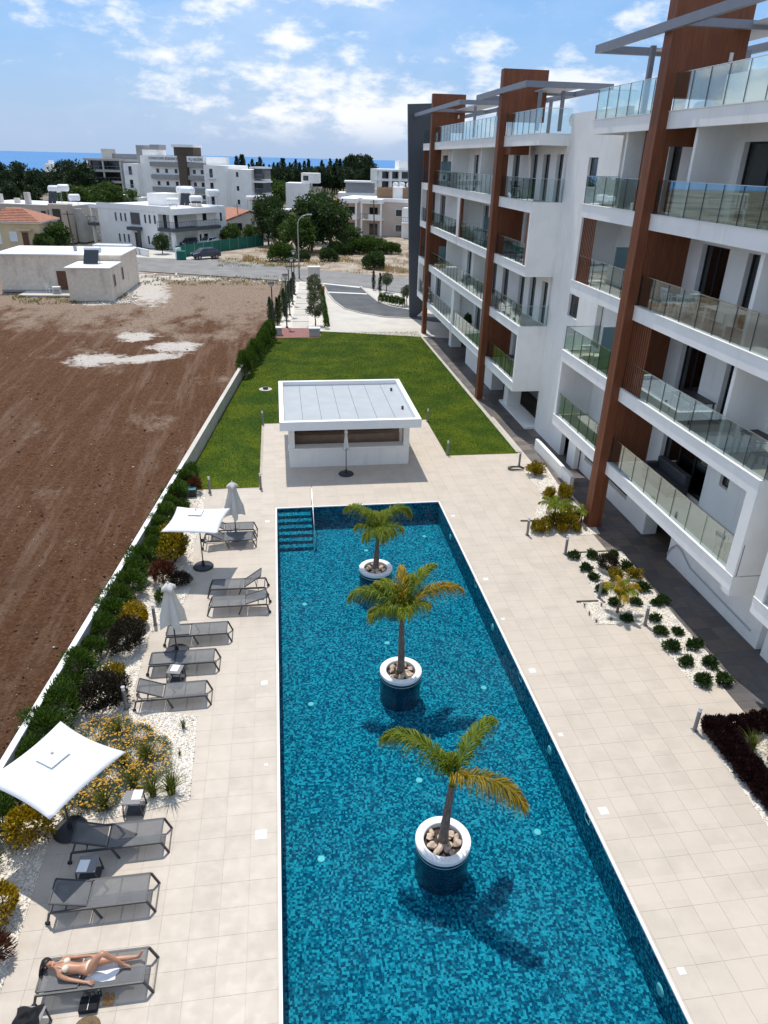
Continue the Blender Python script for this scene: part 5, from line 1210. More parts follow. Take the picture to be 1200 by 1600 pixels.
for k, (px, py) in enumerate(((150, 1150), (185, 1140), (220, 1150), (243, 1170), (170, 1175), (205, 1180), (240, 1200), (150, 1200), (180, 1212), (215, 1222), (140, 1245), (165, 1250), (128, 1180), (118, 1262))):
    fl[k % 3].put('silver leaved clump with small yellow flowers in the bed beside the near parasol', 'flower clump', G(px, py), random.uniform(0.85, 1.1), group='yellow flower clumps beside the near parasol')
tuf = [Plant('grass_tuft', tuft_mesh('blades', 130, 0.62, 0.022, 0.07, 7+i, 4, 0.75), None, 'blade_green') for i in range(2)]
tus = Plant('grass_tuft', tuft_mesh('blades', 60, 0.36, 0.016, 0.04, 17, 4, 0.6), None, 'blade_green')
for k, (px, py, s_, w_) in enumerate(((185, 1148, 0.9, 'grass tuft at the far end of the yellow flower bed'), (231, 1190, 1.05, 'grass tuft amid the yellow flowers'), (210, 1230, 1.0, 'grass tuft behind the side table'), (165, 1264, 1.05, 'grass tuft at the near end of the yellow flower bed'), (268, 1240, 1.25, 'large arching grass tuft in the gravel at the corner of the flower bed'), (240, 1244, 1.0, 'grass tuft between the side table and the large arching tuft'), (192, 1200, 0.9, 'grass tuft in the middle of the yellow flower bed'))):
    tuf[k % 2].put('green '+w_, 'grass tuft', G(px, py), s_, fname='blades')
tus.put('small isolated grass tuft in the gravel by the lounger', 'grass tuft', G(287, 1138), 1.0, fname='blades'); tus.put('tiny grass tuft in the gravel right of the flower bed', 'grass tuft', G(281, 1180), 0.55, fname='blades')

# ------------------------------------------------------------------ shrubs in the right beds
def c8p(x, y): return G(780+x*.35, 700+y*.35)
ball = [Plant('low_shrub', shrub_mesh('foliage', 420, 0.30, 0.30, 0.17, 0.15, 0.060, 110+i, 0.8, 0.8, 6, 0.5), stems(0.15, 0.012, 4, 0.15, i), 'leaf_dark') for i in range(4)]
for k, (x, y) in enumerate(((330, 490), (415, 488), (510, 488), (385, 545), (420, 587), (570, 540), (455, 645), (640, 635), (515, 700), (605, 695), (700, 700), (570, 772), (690, 770), (715, 827), (795, 832), (770, 900), (860, 892), (835, 967), (935, 972), (905, 1052), (1000, 1047), (725, 690), (885, 880))):
    ball[k % 4].put('%s low dark green shrub in the walkway bed, counted from the brown column' % ordw(k), 'shrub', c8p(x, y), random.uniform(0.62, 0.9), group='low dark shrubs along the walkway')
purp.put('wide brownish shrub among the low dark green ones', 'shrub', c8p(480, 545), 0.75); goldg.put('yellow green shrub behind the small yellow palm', 'shrub', c8p(515, 592), 0.55)
goldg.put('olive green shrub to the right of the small yellow palm', 'shrub', c8p(600, 585), 0.5)
for (x, y) in ((380, 708), (455, 706), (402, 745), (432, 778), (497, 770)): tus.put('tiny round grass tuft in the gravel left of the yellow palm', 'grass tuft', c8p(x, y), 0.5, group='tiny tufts left of the yellow palm', fname='blades')
for (x, y, s_, w_) in ((160, 122, 0.75, 'golden shrub nearest the lawn by the walkway'), (222, 222, 0.55, 'left one of two golden shrubs midway along the first walkway bed'), (290, 225, 0.75, 'right one of two golden shrubs midway along the first walkway bed'), (242, 246, 0.35, 'little golden shrub below the pair of golden shrubs')):
    goldg.put(w_, 'shrub', c8p(x, y), s_); gold.put(w_.replace('golden', 'bright yellow tipped'), 'shrub', c8p(x+4, y-2), s_*0.72)
for (x, y, s_) in ((165, 372, 0.55), (205, 368, 0.62), (250, 350, 0.72), (300, 362, 0.75), (330, 330, 0.6), (290, 300, 0.6), (345, 372, 0.4)):
    goldg.put('golden shrub of the dense group at the foot of the first brown column', 'shrub', c8p(x, y), s_, group='golden shrub group by the brown column')
for (x, y, s_) in ((185, 380, 0.45), (275, 375, 0.5)): gold.put('bright yellow low shrub edging the dense group by the brown column', 'shrub', c8p(x, y), s_, group='yellow edging shrubs by the brown column')
q_ = c8p(525, 735); palm('small yellow palm growing in the gravel bed among dark shrubs', (q_.x, q_.y), (q_.x+0.02, q_.y, 0.42), 0.045, [(a, 56+14*(i % 3), 0.80, 85, i % 3 != 1) for i, a in enumerate(range(5, 360, 42))], 21, 0.0, None, 0.30)
q_ = c8p(240, 345); palm('small green palm rising from the golden shrubs by the brown column', (q_.x, q_.y), (q_.x, q_.y, 0.62), 0.05, [(a, 48, 0.8, 80, False) for a in range(15, 360, 52)], 22, 0.0, None, 0.28)
q_ = c8p(365, 335); palm('young palm close to the foot of the brown column', (q_.x, q_.y), (q_.x, q_.y, 0.25), 0.04, [(a, 50, 0.6, 80, False) for a in range(15, 360, 60)], 23, 0.0, None, 0.22)
# burgundy hedge around the near right bed: separate plants, set close
burg = [Plant('burgundy_shrub', shrub_mesh('foliage', 1400, 0.24, 0.24, 0.24, 0.085, 0.028, 130+i, 0.9, 0.5, 7, 0.25), stems(0.2, 0.012, 4, 0.12, i), 'leaf_burgundy') for i in range(3)]
A, B, C_ = G(1098, 1142), G(1200, 1122), G(1215, 1290); k = 0
for (p, e, nn) in ((A, B, 6), (A, C_, 16)):
    for i in range(nn):
        for row in (0, 1):
            d = (e-p).normalized(); s_ = Vector((-d.y, d.x, 0)); s_ = s_ if s_.x+s_.y*(-0.2 if e is B else 1) > 0 else -s_
            if e is B: s_ = Vector((0.3, -1, 0)).normalized()
            q_ = p+(e-p)*(i+0.3)/nn+s_*(0.13+0.26*row); burg[k % 3].put('dark burgundy shrub of the clipped hedge at the right picture edge', 'hedge shrub', q_, random.uniform(0.9, 1.1), group='burgundy hedge shrubs'); k += 1
for (px, py, s_, w_) in ((1174, 1172, 1.0, 'grass tuft inside the burgundy hedge corner'), (1204, 1190, 1.1, 'grass tuft inside the burgundy hedge, nearer one'), (1196, 1130, 0.8, 'grass tuft behind the burgundy hedge corner')): tuf[0].put('pale green '+w_, 'grass tuft', G(px, py), s_, fname='blades')
# dark planter box with teal lid by the lawn corner
pb = empty('storage_box', G(292, 775)); q_ = G(292, 775); MB().box(q_.x-0.42, q_.x+0.42, q_.y-0.2, q_.y+0.2, 0, 0.36).build('body', M['black_metal'], pb, bevel=0.01); MB().box(q_.x-0.44, q_.x+0.44, q_.y-0.22, q_.y+0.22, 0.361, 0.40).build('lid', M['teal_lid'], pb, bevel=0.01); tag(pb, 'low black box with teal lid at the end of the lawn wall', 'box')
# irrigation cover and manhole on the lawn
q_ = G(415, 609); mc = empty('drain_cover', q_); MB().cyl((q_.x, q_.y), 0.42, 0.0, 0.05, 20).build('collar', M['concrete_pale'], mc); MB().cyl((q_.x, q_.y), 0.17, 0.05, 0.20, 14).build('pot', M['charcoal_metal'], mc); tag(mc, 'dark drain pot on a pale concrete disc in the lawn', 'drain')
# ------------------------------------------------------------------ background buildings (local frame: front wall on y=0, x to the right, y away)
class House:
    def __init__(s, name, label, cat='house', group=None):
        s.t = empty(name); tag(s.t, label, cat, group)
    def box(s, name, mat, *b_, parent=None, bevel=0): return MB().box(*b_).build(name, M[mat], parent or s.t, bevel=bevel)
    def win(s, face, pos, u, z, w, h, mat='window_dark', frame='white_paint', name='window'):
        m = MB(); p = MB(); f = 0.07
        def bx(mm, u0, u1, z0, z1, d0, d1):
            if face == 'f': mm.box(u0, u1, pos-d1, pos-d0, z0, z1)
            elif face == 's': mm.box(pos+d0, pos+d1, u0, u1, z0, z1)
            else: mm.box(pos-d1, pos-d0, u0, u1, z0, z1)
        bx(m, u-w/2-f, u-w/2, z-f, z+h+f, 0.0, 0.07); bx(m, u+w/2, u+w/2+f, z-f, z+h+f, 0.0, 0.07); bx(m, u-w/2, u+w/2, z+h, z+h+f, 0.0, 0.07); bx(m, u-w/2, u+w/2, z-f, z, 0.0, 0.10)
        o = m.build(name, M[frame], s.t); bx(p, u-w/2, u+w/2, z, z+h, 0.003, 0.02); p.build('pane' if name == 'window' else 'leaf', M[mat], o); return o
    def rail(s, p0, p1, h=0.95, mat='charcoal_metal', n=None, parent=None):
        p0, p1 = Vector(p0), Vector(p1); m = MB(); L = (p1-p0).length; n = n or max(2, int(L/0.35)); up = Vector((0, 0, h))
        m.bar(p0+up, p1+up, 0.05, 0.05); m.bar(p0+up*0.12, p1+up*0.12, 0.03, 0.03)
        for k in range(n+1): q = p0.lerp(p1, k/n); m.bar(q, q+up, 0.03, 0.03)
        return m.build('railing', M[mat], parent or s.t)
    def place(s, loc, ang): s.t.location = (loc[0], loc[1], loc[2] if len(loc) > 2 else 0.0); s.t.rotation_euler = (0, 0, ang); s.M = Matrix.Translation(s.t.location) @ Matrix.Rotation(ang, 4, 'Z'); return s
    def w(s, x, y, z): return s.M @ Vector((x, y, z))

# old plastered farmhouse on the field
h = House('farmhouse', 'weathered plaster farmhouse with flat white roof at the edge of the ploughed field')
h.box('wall', 'old_plaster', -8.6, 4.2, 5.2, 12.4, 0, 3.78); h.box('annex', 'old_plaster', 0.0, 4.22, 0.0, 5.199, 0, 3.18)
h.box('roof', 'white_paint', -8.75, 4.35, 5.05, 12.5, 3.781, 3.90); h.box('annex_roof', 'white_paint', -0.1, 4.34, -0.1, 5.04, 3.181, 3.27)
h.box('foundation', 'grey_render', -8.62, -0.01, 5.12, 5.19, 0, 0.22)
h.win('f', 5.2, -2.15, 0.25, 1.05, 1.95, 'wood_door', 'cream_render', 'door'); h.win('s', 4.22, 1.5, 1.35, 0.5, 1.0, 'window_dark', 'grey_render'); h.win('s', 4.22, 5.0, 1.5, 0.5, 1.1, 'window_dark', 'grey_render')
h.box('step', 'concrete_pale', -6.0, -0.2, 2.4, 5.1, 0.0, 0.14)
h.place((-21.0, 77.4, 0.02), R(-3))
tank_unit('solar_heater', 'white tank with dark solar panels on the farmhouse roof', h.w(1.9, 3.6, 3.27), 1, R(-3), 0.95, True, cat='solar heater', L=1.5, rad=0.33)
o = MB().cyl((0, 0), 0.2, 0, 0.5, 10).build('roof_vent', M['galvanised']); o.location = h.w(-1.2, 8.0, 3.9); tag(o, 'small metal drum on the farmhouse roof', 'drum')
def chair(label, loc, rz, mat='plastic_white', sc=1.0, group=None, arms=True, name='chair', cat='chair'):
    t = empty(name); m_ = M[mat]
    MB().box(-0.22, 0.22, -0.22, 0.22, 0.42, 0.45).build('seat', m_, t, bevel=0.01)
    for sx_ in (-1, 1):
        for sy_ in (-1, 1): MB().bar((sx_*0.2, sy_*0.2, 0.42), (sx_*0.24, sy_*0.24, 0), 0.035, 0.035).build('leg', m_, t)
        if arms: MB().path([(sx_*0.24, -0.2, 0.45), (sx_*0.25, -0.18, 0.65), (sx_*0.25, 0.22, 0.66)], 0.018, 6).build('armrest', m_, t)
    b_ = MB(); b_.bar((-0.21, 0.22, 0.44), (-0.2, 0.32, 0.88), 0.03, 0.03); b_.bar((0.21, 0.22, 0.44), (0.2, 0.32, 0.88), 0.03, 0.03); b_.bar((-0.2, 0.32, 0.87), (0.2, 0.32, 0.87), 0.03, 0.06)
    for k in range(3): x_ = -0.1+0.1*k; b_.bar((x_, 0.235, 0.48), (x_, 0.315, 0.85), 0.05, 0.012)
    b_.build('backrest', m_, t); t.location = loc; t.rotation_euler = (0, 0, rz); t.scale = (sc,)*3; tag(t, label, cat, group); return t
def table(label, loc, rz, w=0.9, d=0.9, hgt=0.74, mat='plastic_white', top=None, group=None):
    t = empty('table'); MB().box(-w/2, w/2, -d/2, d/2, hgt-0.035, hgt).build('table_top', M[top or mat], t, bevel=0.006)
    for sx_ in (-1, 1):
        for sy_ in (-1, 1): MB().bar((sx_*(w/2-0.05), sy_*(d/2-0.05), hgt-0.035), (sx_*(w/2-0.04), sy_*(d/2-0.04), 0), 0.045, 0.045).build('leg', M[mat], t)
    t.location = loc; t.rotation_euler = (0, 0, rz); tag(t, label, 'table', group); return t
chair('white plastic chair outside the farmhouse door', h.w(-3.3, 4.0, 0.14), 1.0); table('white plastic table outside the farmhouse door', h.w(-2.4, 3.6, 0.14), 0.1, 0.8, 0.8, 0.7)

# white two storey villa behind the road
h = House('villa', 'white two storey villa with corner balcony and roof tanks across the road')
W_, D_ = 16.5, 12.5
h.box('wall', 'white_render', -W_, -2.9, 0, D_, 0, 6.05); h.box('wall', 'white_render', -2.899, 0, 10.2, D_, 0, 6.05); h.box('wall', 'white_render', -2.899, -1.9, 0.9, 10.199, 0, 5.5); h.box('wall', 'white_render', -1.899, -0.6, 6.2, 10.198, 0, 5.5)
h.box('roof', 'white_paint', -2.9, 0.35, -0.002, 10.201, 5.2, 6.06); h.box('parapet', 'white_render', -W_, 0.0, -0.1, -0.003, 5.5, 6.35); h.box('balcony', 'grey_panel', -2.95, 0.55, -0.35, 10.5, 2.75, 3.2); h.box('roof_surface', 'coping', -W_+0.2, -0.1, 0.2, D_-0.2, 6.051, 6.12)
h.box('column', 'white_render', -0.55, -0.05, 0.05, 0.55, 0, 5.2); h.rail((-2.9, -0.28, 3.2), (0.48, -0.28, 3.2)); h.rail((0.48, -0.28, 3.2), (0.48, 10.4, 3.2))
for x_ in (-12.3, -11.1, -10.1, -5.7, -4.7, -3.6): h.win('f', 0, x_, 3.75, 0.42, 1.25, 'window_blue')
for x_ in (-12.0, -10.9, -9.9, -5.4, -4.2): h.win('f', 0, x_, 0.6, 0.42, 1.25, 'window_blue')
h.win('f', 0, -7.9, 3.45, 2.0, 1.7, 'window_blue', 'pale_grey_paint'); h.win('f', 0, -7.9, 0.05, 0.9, 2.1, 'wood_door', 'grey_panel', 'door')
h.box('porch', 'grey_panel', -9.1, -6.6, -1.0, -0.001, 2.6, 3.1); h.box('porch_post', 'grey_panel', -6.9, -6.6, -0.9, -0.5, 0, 2.599)
h.box('side_balcony', 'grey_panel', -18.6, -W_-0.001, -0.6, 4, 2.75, 3.2); h.box('side_roof', 'white_render', -18.4, -W_-0.001, -0.1, 4.5, 5.4, 6.0); h.box('side_post', 'white_render', -18.3, -17.9, -0.05, 0.35, 0, 5.4); h.rail((-18.5, -0.5, 3.2), (-W_-0.1, -0.5, 3.2))
h.win('f', 0.9, -2.35, 3.2, 0.8, 2.0, 'window_dark', 'white_paint', 'door'); h.win('s', -1.9, 2.6, 3.2, 1.0, 2.1, 'window_dark', 'white_paint', 'door'); h.win('s', -0.6, 7.9, 4.0, 1.0, 1.1); h.win('s', 0, 11.2, 3.8, 0.5, 1.3); h.win('s', -0.6, 7.9, 0.9, 1.0, 1.1); h.win('s', 0, 11.2, 0.8, 0.5, 1.2); h.win('s', -0.6, 6.6, 0.1, 0.5, 1.9, 'window_dark', 'white_paint', 'door'); h.win('f', 0.9, -2.4, 0.1, 0.7, 2.0, 'window_dark', 'white_paint', 'door')
h.box('stair_head', 'white_render', -9.0, -5.5, 4.0, 8.0, 6.12, 7.9)
h.place((-15.9, 121.2), math.atan2(-10.1, 13.1))
for k, (x_, y_, n_, st_, w_) in enumerate(((-6.2, 9.2, 3, 1.7, 'left rear group of three white tanks on the villa roof'), (-4.6, 8.6, 2, 1.6, 'pair of white tanks beside the villa stair head'), (-3.4, 4.0, 1, 0.2, 'single low white tank on the front of the villa roof'), (-1.7, 7.5, 2, 0.5, 'right pair of white tanks above the villa corner balcony'), (-0.9, 10.8, 2, 1.4, 'tall stand with two tanks at the right end of the villa roof'))):
    tank_unit('water_tank', w_, h.w(x_, y_, 6.12), n_, R(-30+13*k), st_, k in (1, 3), L=1.6, rad=0.55)
m = MB(); A, B, C_ = G(205, 401), G(316, 398), G(412, 377)
fence = empty('construction_fence', A); tag(fence, 'long green mesh fence in front of the villa', 'fence')
for a, c in ((G(276, 404), G(345, 393)), (G(345, 393), G(412, 384))):
    MB().bar((a.x, a.y, 0.85), (c.x, c.y, 0.85), 0.04, 1.7).build('net', M['green_net'], fence)
    for k in range(6): q_ = a.lerp(c, k/5); MB().tube((q_.x, q_.y, 0), (q_.x, q_.y, 1.9), 0.04, None, 6).build('post', M['galvanised'], fence)
for (a, c, hh, w_) in ((G(188, 392), G(232, 401), 1.0, 'low white garden wall in front of the villa'), (G(276, 406), G(283, 405), 1.6, 'short white gate pier at the end of the green fence')): o = MB().bar((a.x, a.y, hh/2), (c.x, c.y, hh/2), 0.3, hh).build('garden_wall', M['white_render']); tag(o, w_, 'wall')
o = MB().box(-0.6, 0.6, -0.5, 0.5, 0.0, 1.2).build('waste_bin', M['green_net'], None, False, 0.05); q_ = G(284, 406); o.location = (q_.x, q_.y, 0.03); tag(o, 'green waste bin at the end of the green fence', 'bin')

# beige two storey house with outside stair
h = House('stair_house', 'beige two storey house with outside stair behind the red roofed house')
h.box('wall', 'beige_render', -14, 3.0, 0, 9, 0, 5.5); h.box('roof', 'coping', -14.1, 3.1, -0.1, 9.1, 5.501, 5.65); h.box('loggia', 'beige_render', 0.2, 3.6, -1.6, -0.001, 0, 5.9)
for x_ in (-9.6, -7.6, -1.9): h.win('f', 0, x_, 3.6, 0.9, 1.1, 'window_dark', 'beige_render')
h.win('f', -1.6, 1.6, 3.2, 1.5, 2.0, 'window_dark', 'beige_render'); h.win('f', -1.6, 1.8, 0.2, 1.8, 1.9, 'window_dark', 'terracotta'); h.win('f', 0, -0.6, 2.9, 0.9, 2.0, 'window_blue', 'beige_render', 'door')
h.box('balcony', 'charcoal_metal', -1.8, 0.19, -1.3, -0.001, 2.6, 2.8); h.rail((-1.8, -1.25, 2.8), (0.15, -1.25, 2.8))
for k in range(9): h.box('stair', 'concrete', 3.65, 4.9, 0.2+k*0.55, 0.75+k*0.55, 0.0, 5.2-k*0.55)
h.box('chimney', 'cream_render', -10.9, -10.2, 1.0, 1.7, 5.65, 7.0); h.box('chimney', 'cream_render', -5.4, -4.6, 0.5, 1.2, 5.65, 7.4); h.box('chimney', 'cream_render', -8.2, -7.4, 1.6, 2.2, 5.65, 6.4)
h.place((-36.5, 133.6), math.atan2(-5.2, 11.8)*0.8)
for k, (x_, y_, n_, st_, w_) in enumerate(((-2.0, 4.0, 2, 1.7, 'pair of white tanks on high stands on the beige stair house, left'), (-0.6, 4.6, 2, 1.9, 'pair of white tanks on high stands on the beige stair house, right'), (1.6, 4.0, 1, 0.5, 'single white tank at the right end of the beige stair house roof'))): tank_unit('water_tank', w_, h.w(x_, y_, 5.65), n_, R(-10+20*k), st_, k == 0, L=1.4, rad=0.55)
# yellow house with hipped red roof
h = House('yellow_house', 'yellow house with red hipped tile roof at the left picture edge')
h.box('wall', 'yellow_render', -9, 0, 0, 8, 0, 4.1); h.box('eaves', 'coping', -9.2, 0.3, -0.3, 8.2, 4.101, 4.3)
m = MB(); m.add([(-9.3, -0.4, 4.31), (0.4, -0.4, 4.31), (0.4, 8.3, 4.31), (-9.3, 8.3, 4.31), (-5.6, 4, 6.0), (-3.6, 4, 6.0)], [(0, 1, 5, 4), (1, 2, 5), (2, 3, 4, 5), (3, 0, 4), (3, 2, 1, 0)]); rf = m.build('roof', M['roof_tile_red'], h.t)
for k in range(9):
    z_ = 4.33+k*0.185; t_ = k/9.2; MB().bar((-9.3+3.7*t_, -0.42+4.4*t_, z_), (0.4-4.0*t_, -0.42+4.4*t_, z_), 0.10, 0.05).build('tile_course', M['terracotta'], rf)
h.win('f', 0, -2.2, 0.4, 0.9, 2.5, 'wood_door', 'yellow_render', 'door'); h.win('f', 0, -3.9, 1.7, 0.9, 1.2, 'shutter_white'); h.win('f', 0, -6.2, 1.3, 0.9, 1.6, 'shutter_white'); h.win('s', 0, 1.8, 1.9, 0.7, 1.3, 'window_blue'); h.rail((-1.6, -0.9, 0.4), (-0.2, -0.9, 0.4)); h.box('porch_slab', 'concrete', -9, -0.3, -1.0, -0.001, 0, 0.4); h.box('door_canopy', 'yellow_render', -2.9, -1.0, -0.9, -0.001, 3.2, 3.35)
h.place((-34.3, 116.8), R(-4))
# house with gabled terracotta roof
h = House('gable_house', 'cream house with low gabled terracotta roof right of the villa')
h.box('wall', 'cream_render', 0, 9, 0, 10, 0, 3.4)
m = MB(); m.add([(-0.4, -0.4, 3.4), (9.4, -0.4, 3.4), (9.4, 10, 3.4), (-0.4, 10, 3.4), (4.5, -0.4, 5.0), (4.5, 10, 5.0)], [(0, 4, 5, 3), (1, 2, 5, 4)]); rfm = m.build('roof', M['roof_tile_red'], h.t); so = rfm.modifiers.new('thick', 'SOLIDIFY'); so.thickness = 0.15; so.offset = 1
m = MB(); m.add([(0, 0.0, 3.401), (9, 0.0, 3.401), (4.5, 0.0, 4.82), (0, 0.2, 3.401), (9, 0.2, 3.401), (4.5, 0.2, 4.82)], [(0, 1, 2), (5, 4, 3), (0, 2, 5, 3), (1, 4, 5, 2), (0, 3, 4, 1)]); m.build('gable', M['cream_render'], h.t); h.win('f', 0, 2.1, 1.9, 1.6, 1.1, 'window_dark', 'wood_door')
h.place((-8.6, 134.5), R(24))
for k, (x_, y_, w_) in enumerate(((6.2, 2.6, 'left pair of tanks on tall black stands on the gabled house'), (8.2, 3.4, 'right pair of tanks on tall black stands on the gabled house'))): tank_unit('water_tank', w_, h.w(x_, y_, 3.9), 2, R(30), 2.6, False, L=1.2, rad=0.42)
# pink apartments on the right
h = House('pink_apartments', 'pale pink two storey apartments with white balconies right of the waste plot', 'apartment house')
h.box('wall', 'pink_render', 0, 14.5, 0, 9, 0, 6.2); h.box('roof', 'white_paint', -0.2, 14.7, -0.2, 9.2, 6.201, 6.8)
for x0_, x1_ in ((0.0, 3.6), (4.4, 8.6)):
    h.box('balcony', 'white_render', x0_, x1_, -2.2, -0.001, 2.9, 3.1); h.box('balcony_front', 'white_render', x0_+1.6, x1_, -2.3, -2.201, 2.9, 4.0); h.rail((x0_, -2.2, 3.1), (x0_+1.6, -2.2, 3.1)); h.box('canopy', 'white_render', x0_, x1_, -2.3, -0.001, 5.9, 6.7)
    for x_ in (x0_, x1_-0.3): h.box('column', 'white_render', x_, x_+0.3, -2.15, -1.85, 0, 5.9)
    h.win('f', 0, (x0_+x1_)/2, 3.15, 1.7, 2.0, 'window_dark', 'pink_render'); h.win('f', 0, (x0_+x1_)/2, 0.1, 1.7, 2.1, 'window_dark', 'pink_render')
h.win('f', 0, 11.6, 3.7, 1.2, 1.2, 'window_blue'); h.win('f', 0, 11.6, 0.9, 1.2, 1.2, 'window_blue')
h.box('side_wing', 'white_render', 12.8, 18.5, -2.8, -0.001, 0, 5.4); h.win('f', -2.8, 14.9, 3.1, 1.1, 1.9, 'window_blue'); h.win('f', -2.8, 14.9, 0.2, 1.1, 2.0, 'window_blue'); h.box('wing_balcony', 'white_render', 13.0, 17, -4.2, -2.801, 2.7, 2.9); h.rail((13.0, -4.15, 2.9), (17, -4.15, 2.9))
h.place((13.2, 152.0), math.atan2(-8.2, 10.5)*0.55)
for k, (x_, w_, mt) in enumerate(((8.2, 'bamboo screened roof store on the pink apartments, left', 'bamboo'), (13.4, 'bamboo screened roof store on the pink apartments, right', 'bamboo'), (10.8, 'white roof hut between the bamboo screens', 'white_render'))):
    o = MB()
    if mt == 'bamboo':
        for i in range(16): o.tube((-1.5+i*0.2, -1.2, 0), (-1.5+i*0.2, -1.2, 1.9+0.2*random.random()), 0.09, None, 6)
        o.box(-1.4, 1.4, -1.1, 1.2, 0, 1.7)
    else: o.box(-1.1, 1.1, -1.0, 1.2, 0, 1.9).box(-1.25, 1.25, -1.15, 1.35, 1.9, 2.05)
    oo = o.build('roof_store', M[mt]); oo.location = h.w(x_, 3.2, 6.8); oo.rotation_euler = (0, 0, R(-20)); tag(oo, w_, 'roof store')
for k, x_ in enumerate((9.2, 10.6, 12.0)): tank_unit('water_tank', '%s of three white tanks in a row above the pink apartments' % ('left', 'middle', 'right')[k], h.w(x_, 7.4, 6.8), 1, R(60), 1.9, False, L=0.9, rad=0.45, group='row of tanks above the pink apartments')
# large apartment block with grey bands and lettering
h = House('apartment_block', 'large white apartment block with grey bands and a dark central stair strip', 'apartment block')
W_ = 25.0; fl_ = 2.95
h.box('wall', 'white_render', -W_, 0, 0, 14, 0, 13.2); h.box('wing', 'white_render', -W_-5.2, -W_-0.001, -2.4, 12, 0, 11.2); h.box('wing', 'white_render', 0.001, 7.5, -1.8, 13, 0, 11.4); h.box('end_wing', 'white_render', 7.501, 15.5, 0.6, 13.5, 0, 10.6)
for f_ in range(4):
    z_ = 1.9+f_*fl_
    for x0_, x1_ in ((-20.6, -9.7), (-6.4, -0.1)): h.box('grey_band', 'grey_render', x0_, x1_, -1.2, -0.001, z_, z_+1.05)
    for x_ in (-18.6, -15.2, -11.6, -4.7, -1.8): h.win('f', 0, x_, z_+1.45 if z_ < 11 else z_+1.2, 1.1, 0.95)
h.box('stair_strip', 'edging', -9.6, -6.5, -1.4, -0.002, 0, 13.6); h.box('stair_head', 'edging', -11.4, -4.2, -0.5, 4, 13.201, 15.3); h.box('stair_cap', 'white_paint', -11.9, -3.9, -1.0, 4.4, 15.301, 15.9)
h.box('sign_board', 'white_paint', -20.4, -9.8, -1.3, -1.0, 11.95, 13.3); h.box('sign_board', 'white_paint', -6.3, -0.2, -1.3, -1.0, 11.95, 13.3)
h.box('roof_room', 'grey_render', -W_-3.5, -W_-0.5, 3, 8, 11.201, 15.6); h.box('roof_room', 'white_render', -W_-0.4, -W_+4.5, 2, 8, 13.201, 14.6); h.box('roof_room', 'grey_render', -W_+2.0, -W_+5.5, 3, 7, 14.61, 15.8)
for f_ in range(3):
    z_ = 1.6+f_*fl_*1.08
    h.win('f', -2.4, -W_-2.6, z_+0.6, 1.3, 2.0, 'window_dark', 'white_paint', 'door'); h.win('f', -1.8, 2.6, z_+0.6, 1.2, 2.0, 'window_dark', 'white_paint', 'door'); h.box('small_balcony', 'white_paint', 1.3, 4.3, -2.9, -1.801, z_+0.3, z_+0.55); h.rail((1.3, -2.85, z_+0.55), (4.3, -2.85, z_+0.55), 0.9, 'pale_grey_paint'); h.rail((-W_-4.2, -3.0, z_+0.55), (-W_-1.2, -3.0, z_+0.55), 0.9, 'pale_grey_paint')
    h.win('f', 0.6, 10.6, z_+0.9, 0.9, 1.1); h.box('corner_balcony', 'white_paint', 14.5, 19.0, 1.5, 8, z_+2.9, z_+3.3); h.box('corner_glazing', 'window_dark', 15.6, 18.6, 2.4, 7.8, z_+0.55, z_+2.89)
    h.rail((14.8, 1.55, z_+0.6), (18.9, 1.55, z_+0.6), 0.95, 'pale_grey_paint')
def lettering(txt, parent, loc, size, mat):
    cu = bpy.data.curves.new('lettering', 'FONT'); cu.body = txt; cu.size = size; cu.extrude = 0.03; cu.align_x = 'CENTER'; cu.resolution_u = 2
    tmp = bpy.data.objects.new('lettering_curve', cu); COL.objects.link(tmp); bpy.context.view_layer.update()
    dg = bpy.context.evaluated_depsgraph_get(); me = bpy.data.meshes.new_from_object(tmp.evaluated_get(dg)); bpy.data.objects.remove(tmp)
    me.materials.clear(); me.materials.append(mat); o = bpy.data.objects.new('lettering', me); COL.objects.link(o); o.parent = parent; o.location = loc; o.rotation_euler = (math.pi/2, 0, 0); return o
l1 = lettering('DOWNTOWN RESIDENCES', h.t, (-15.1, -1.34, 12.3), 0.92, M['grey_panel']); l2 = lettering('M.J. GALEZIAS', h.t, (-3.0, -1.34, 12.3), 0.84, M['grey_panel'])
v_ = ray(293, 300); Pb = Vector((float(v_[0]*207/v_[1]), 207.0, 0)); h.place((Pb.x+6.4*math.cos(R(-28)), Pb.y+6.4*math.sin(R(-28))), R(-28)); h.t.scale = (0.80, 0.80, 1.0)
# grey white block further left, low white house, scattered town houses
h = House('concrete_block', 'pale concrete apartment block with deep loggias left of the big white block', 'apartment block')
h.box('wall', 'cream_render', 0, 20, 3.5, 15, 0, 14.0); h.box('side_wall', 'grey_render', 12.5, 20, 0, 3.499, 0, 13.4); h.box('top_room', 'cream_render', 5, 8.5, 4, 9, 14.001, 17.0); h.box('top_room', 'grey_render', 8.6, 17, 5, 9, 14.001, 15.6)
for f_ in range(4): h.box('loggia_slab', 'concrete', -0.3, 12.49, -0.3, 3.499, 3.3+f_*3.4, 3.9+f_*3.4); h.box('loggia_glazing', 'window_dark', 1.0, 11.8, 3.35, 3.48, 0.6+f_*3.4, 3.1+f_*3.4); h.rail((0, -0.2, 0.6+f_*3.4), (12.4, -0.2, 0.6+f_*3.4), 1.0, 'pale_grey_paint', 8)
for x_ in (0, 6, 12): h.box('column', 'cream_render', x_, x_+0.5, -0.1, 0.4, 0, 13.6)
for f_ in range(4): h.win('f', 0, 14.6, 1.2+f_*3.3, 0.7, 1.6); h.win('f', 0, 17.5, 1.2+f_*3.3, 0.7, 1.6)
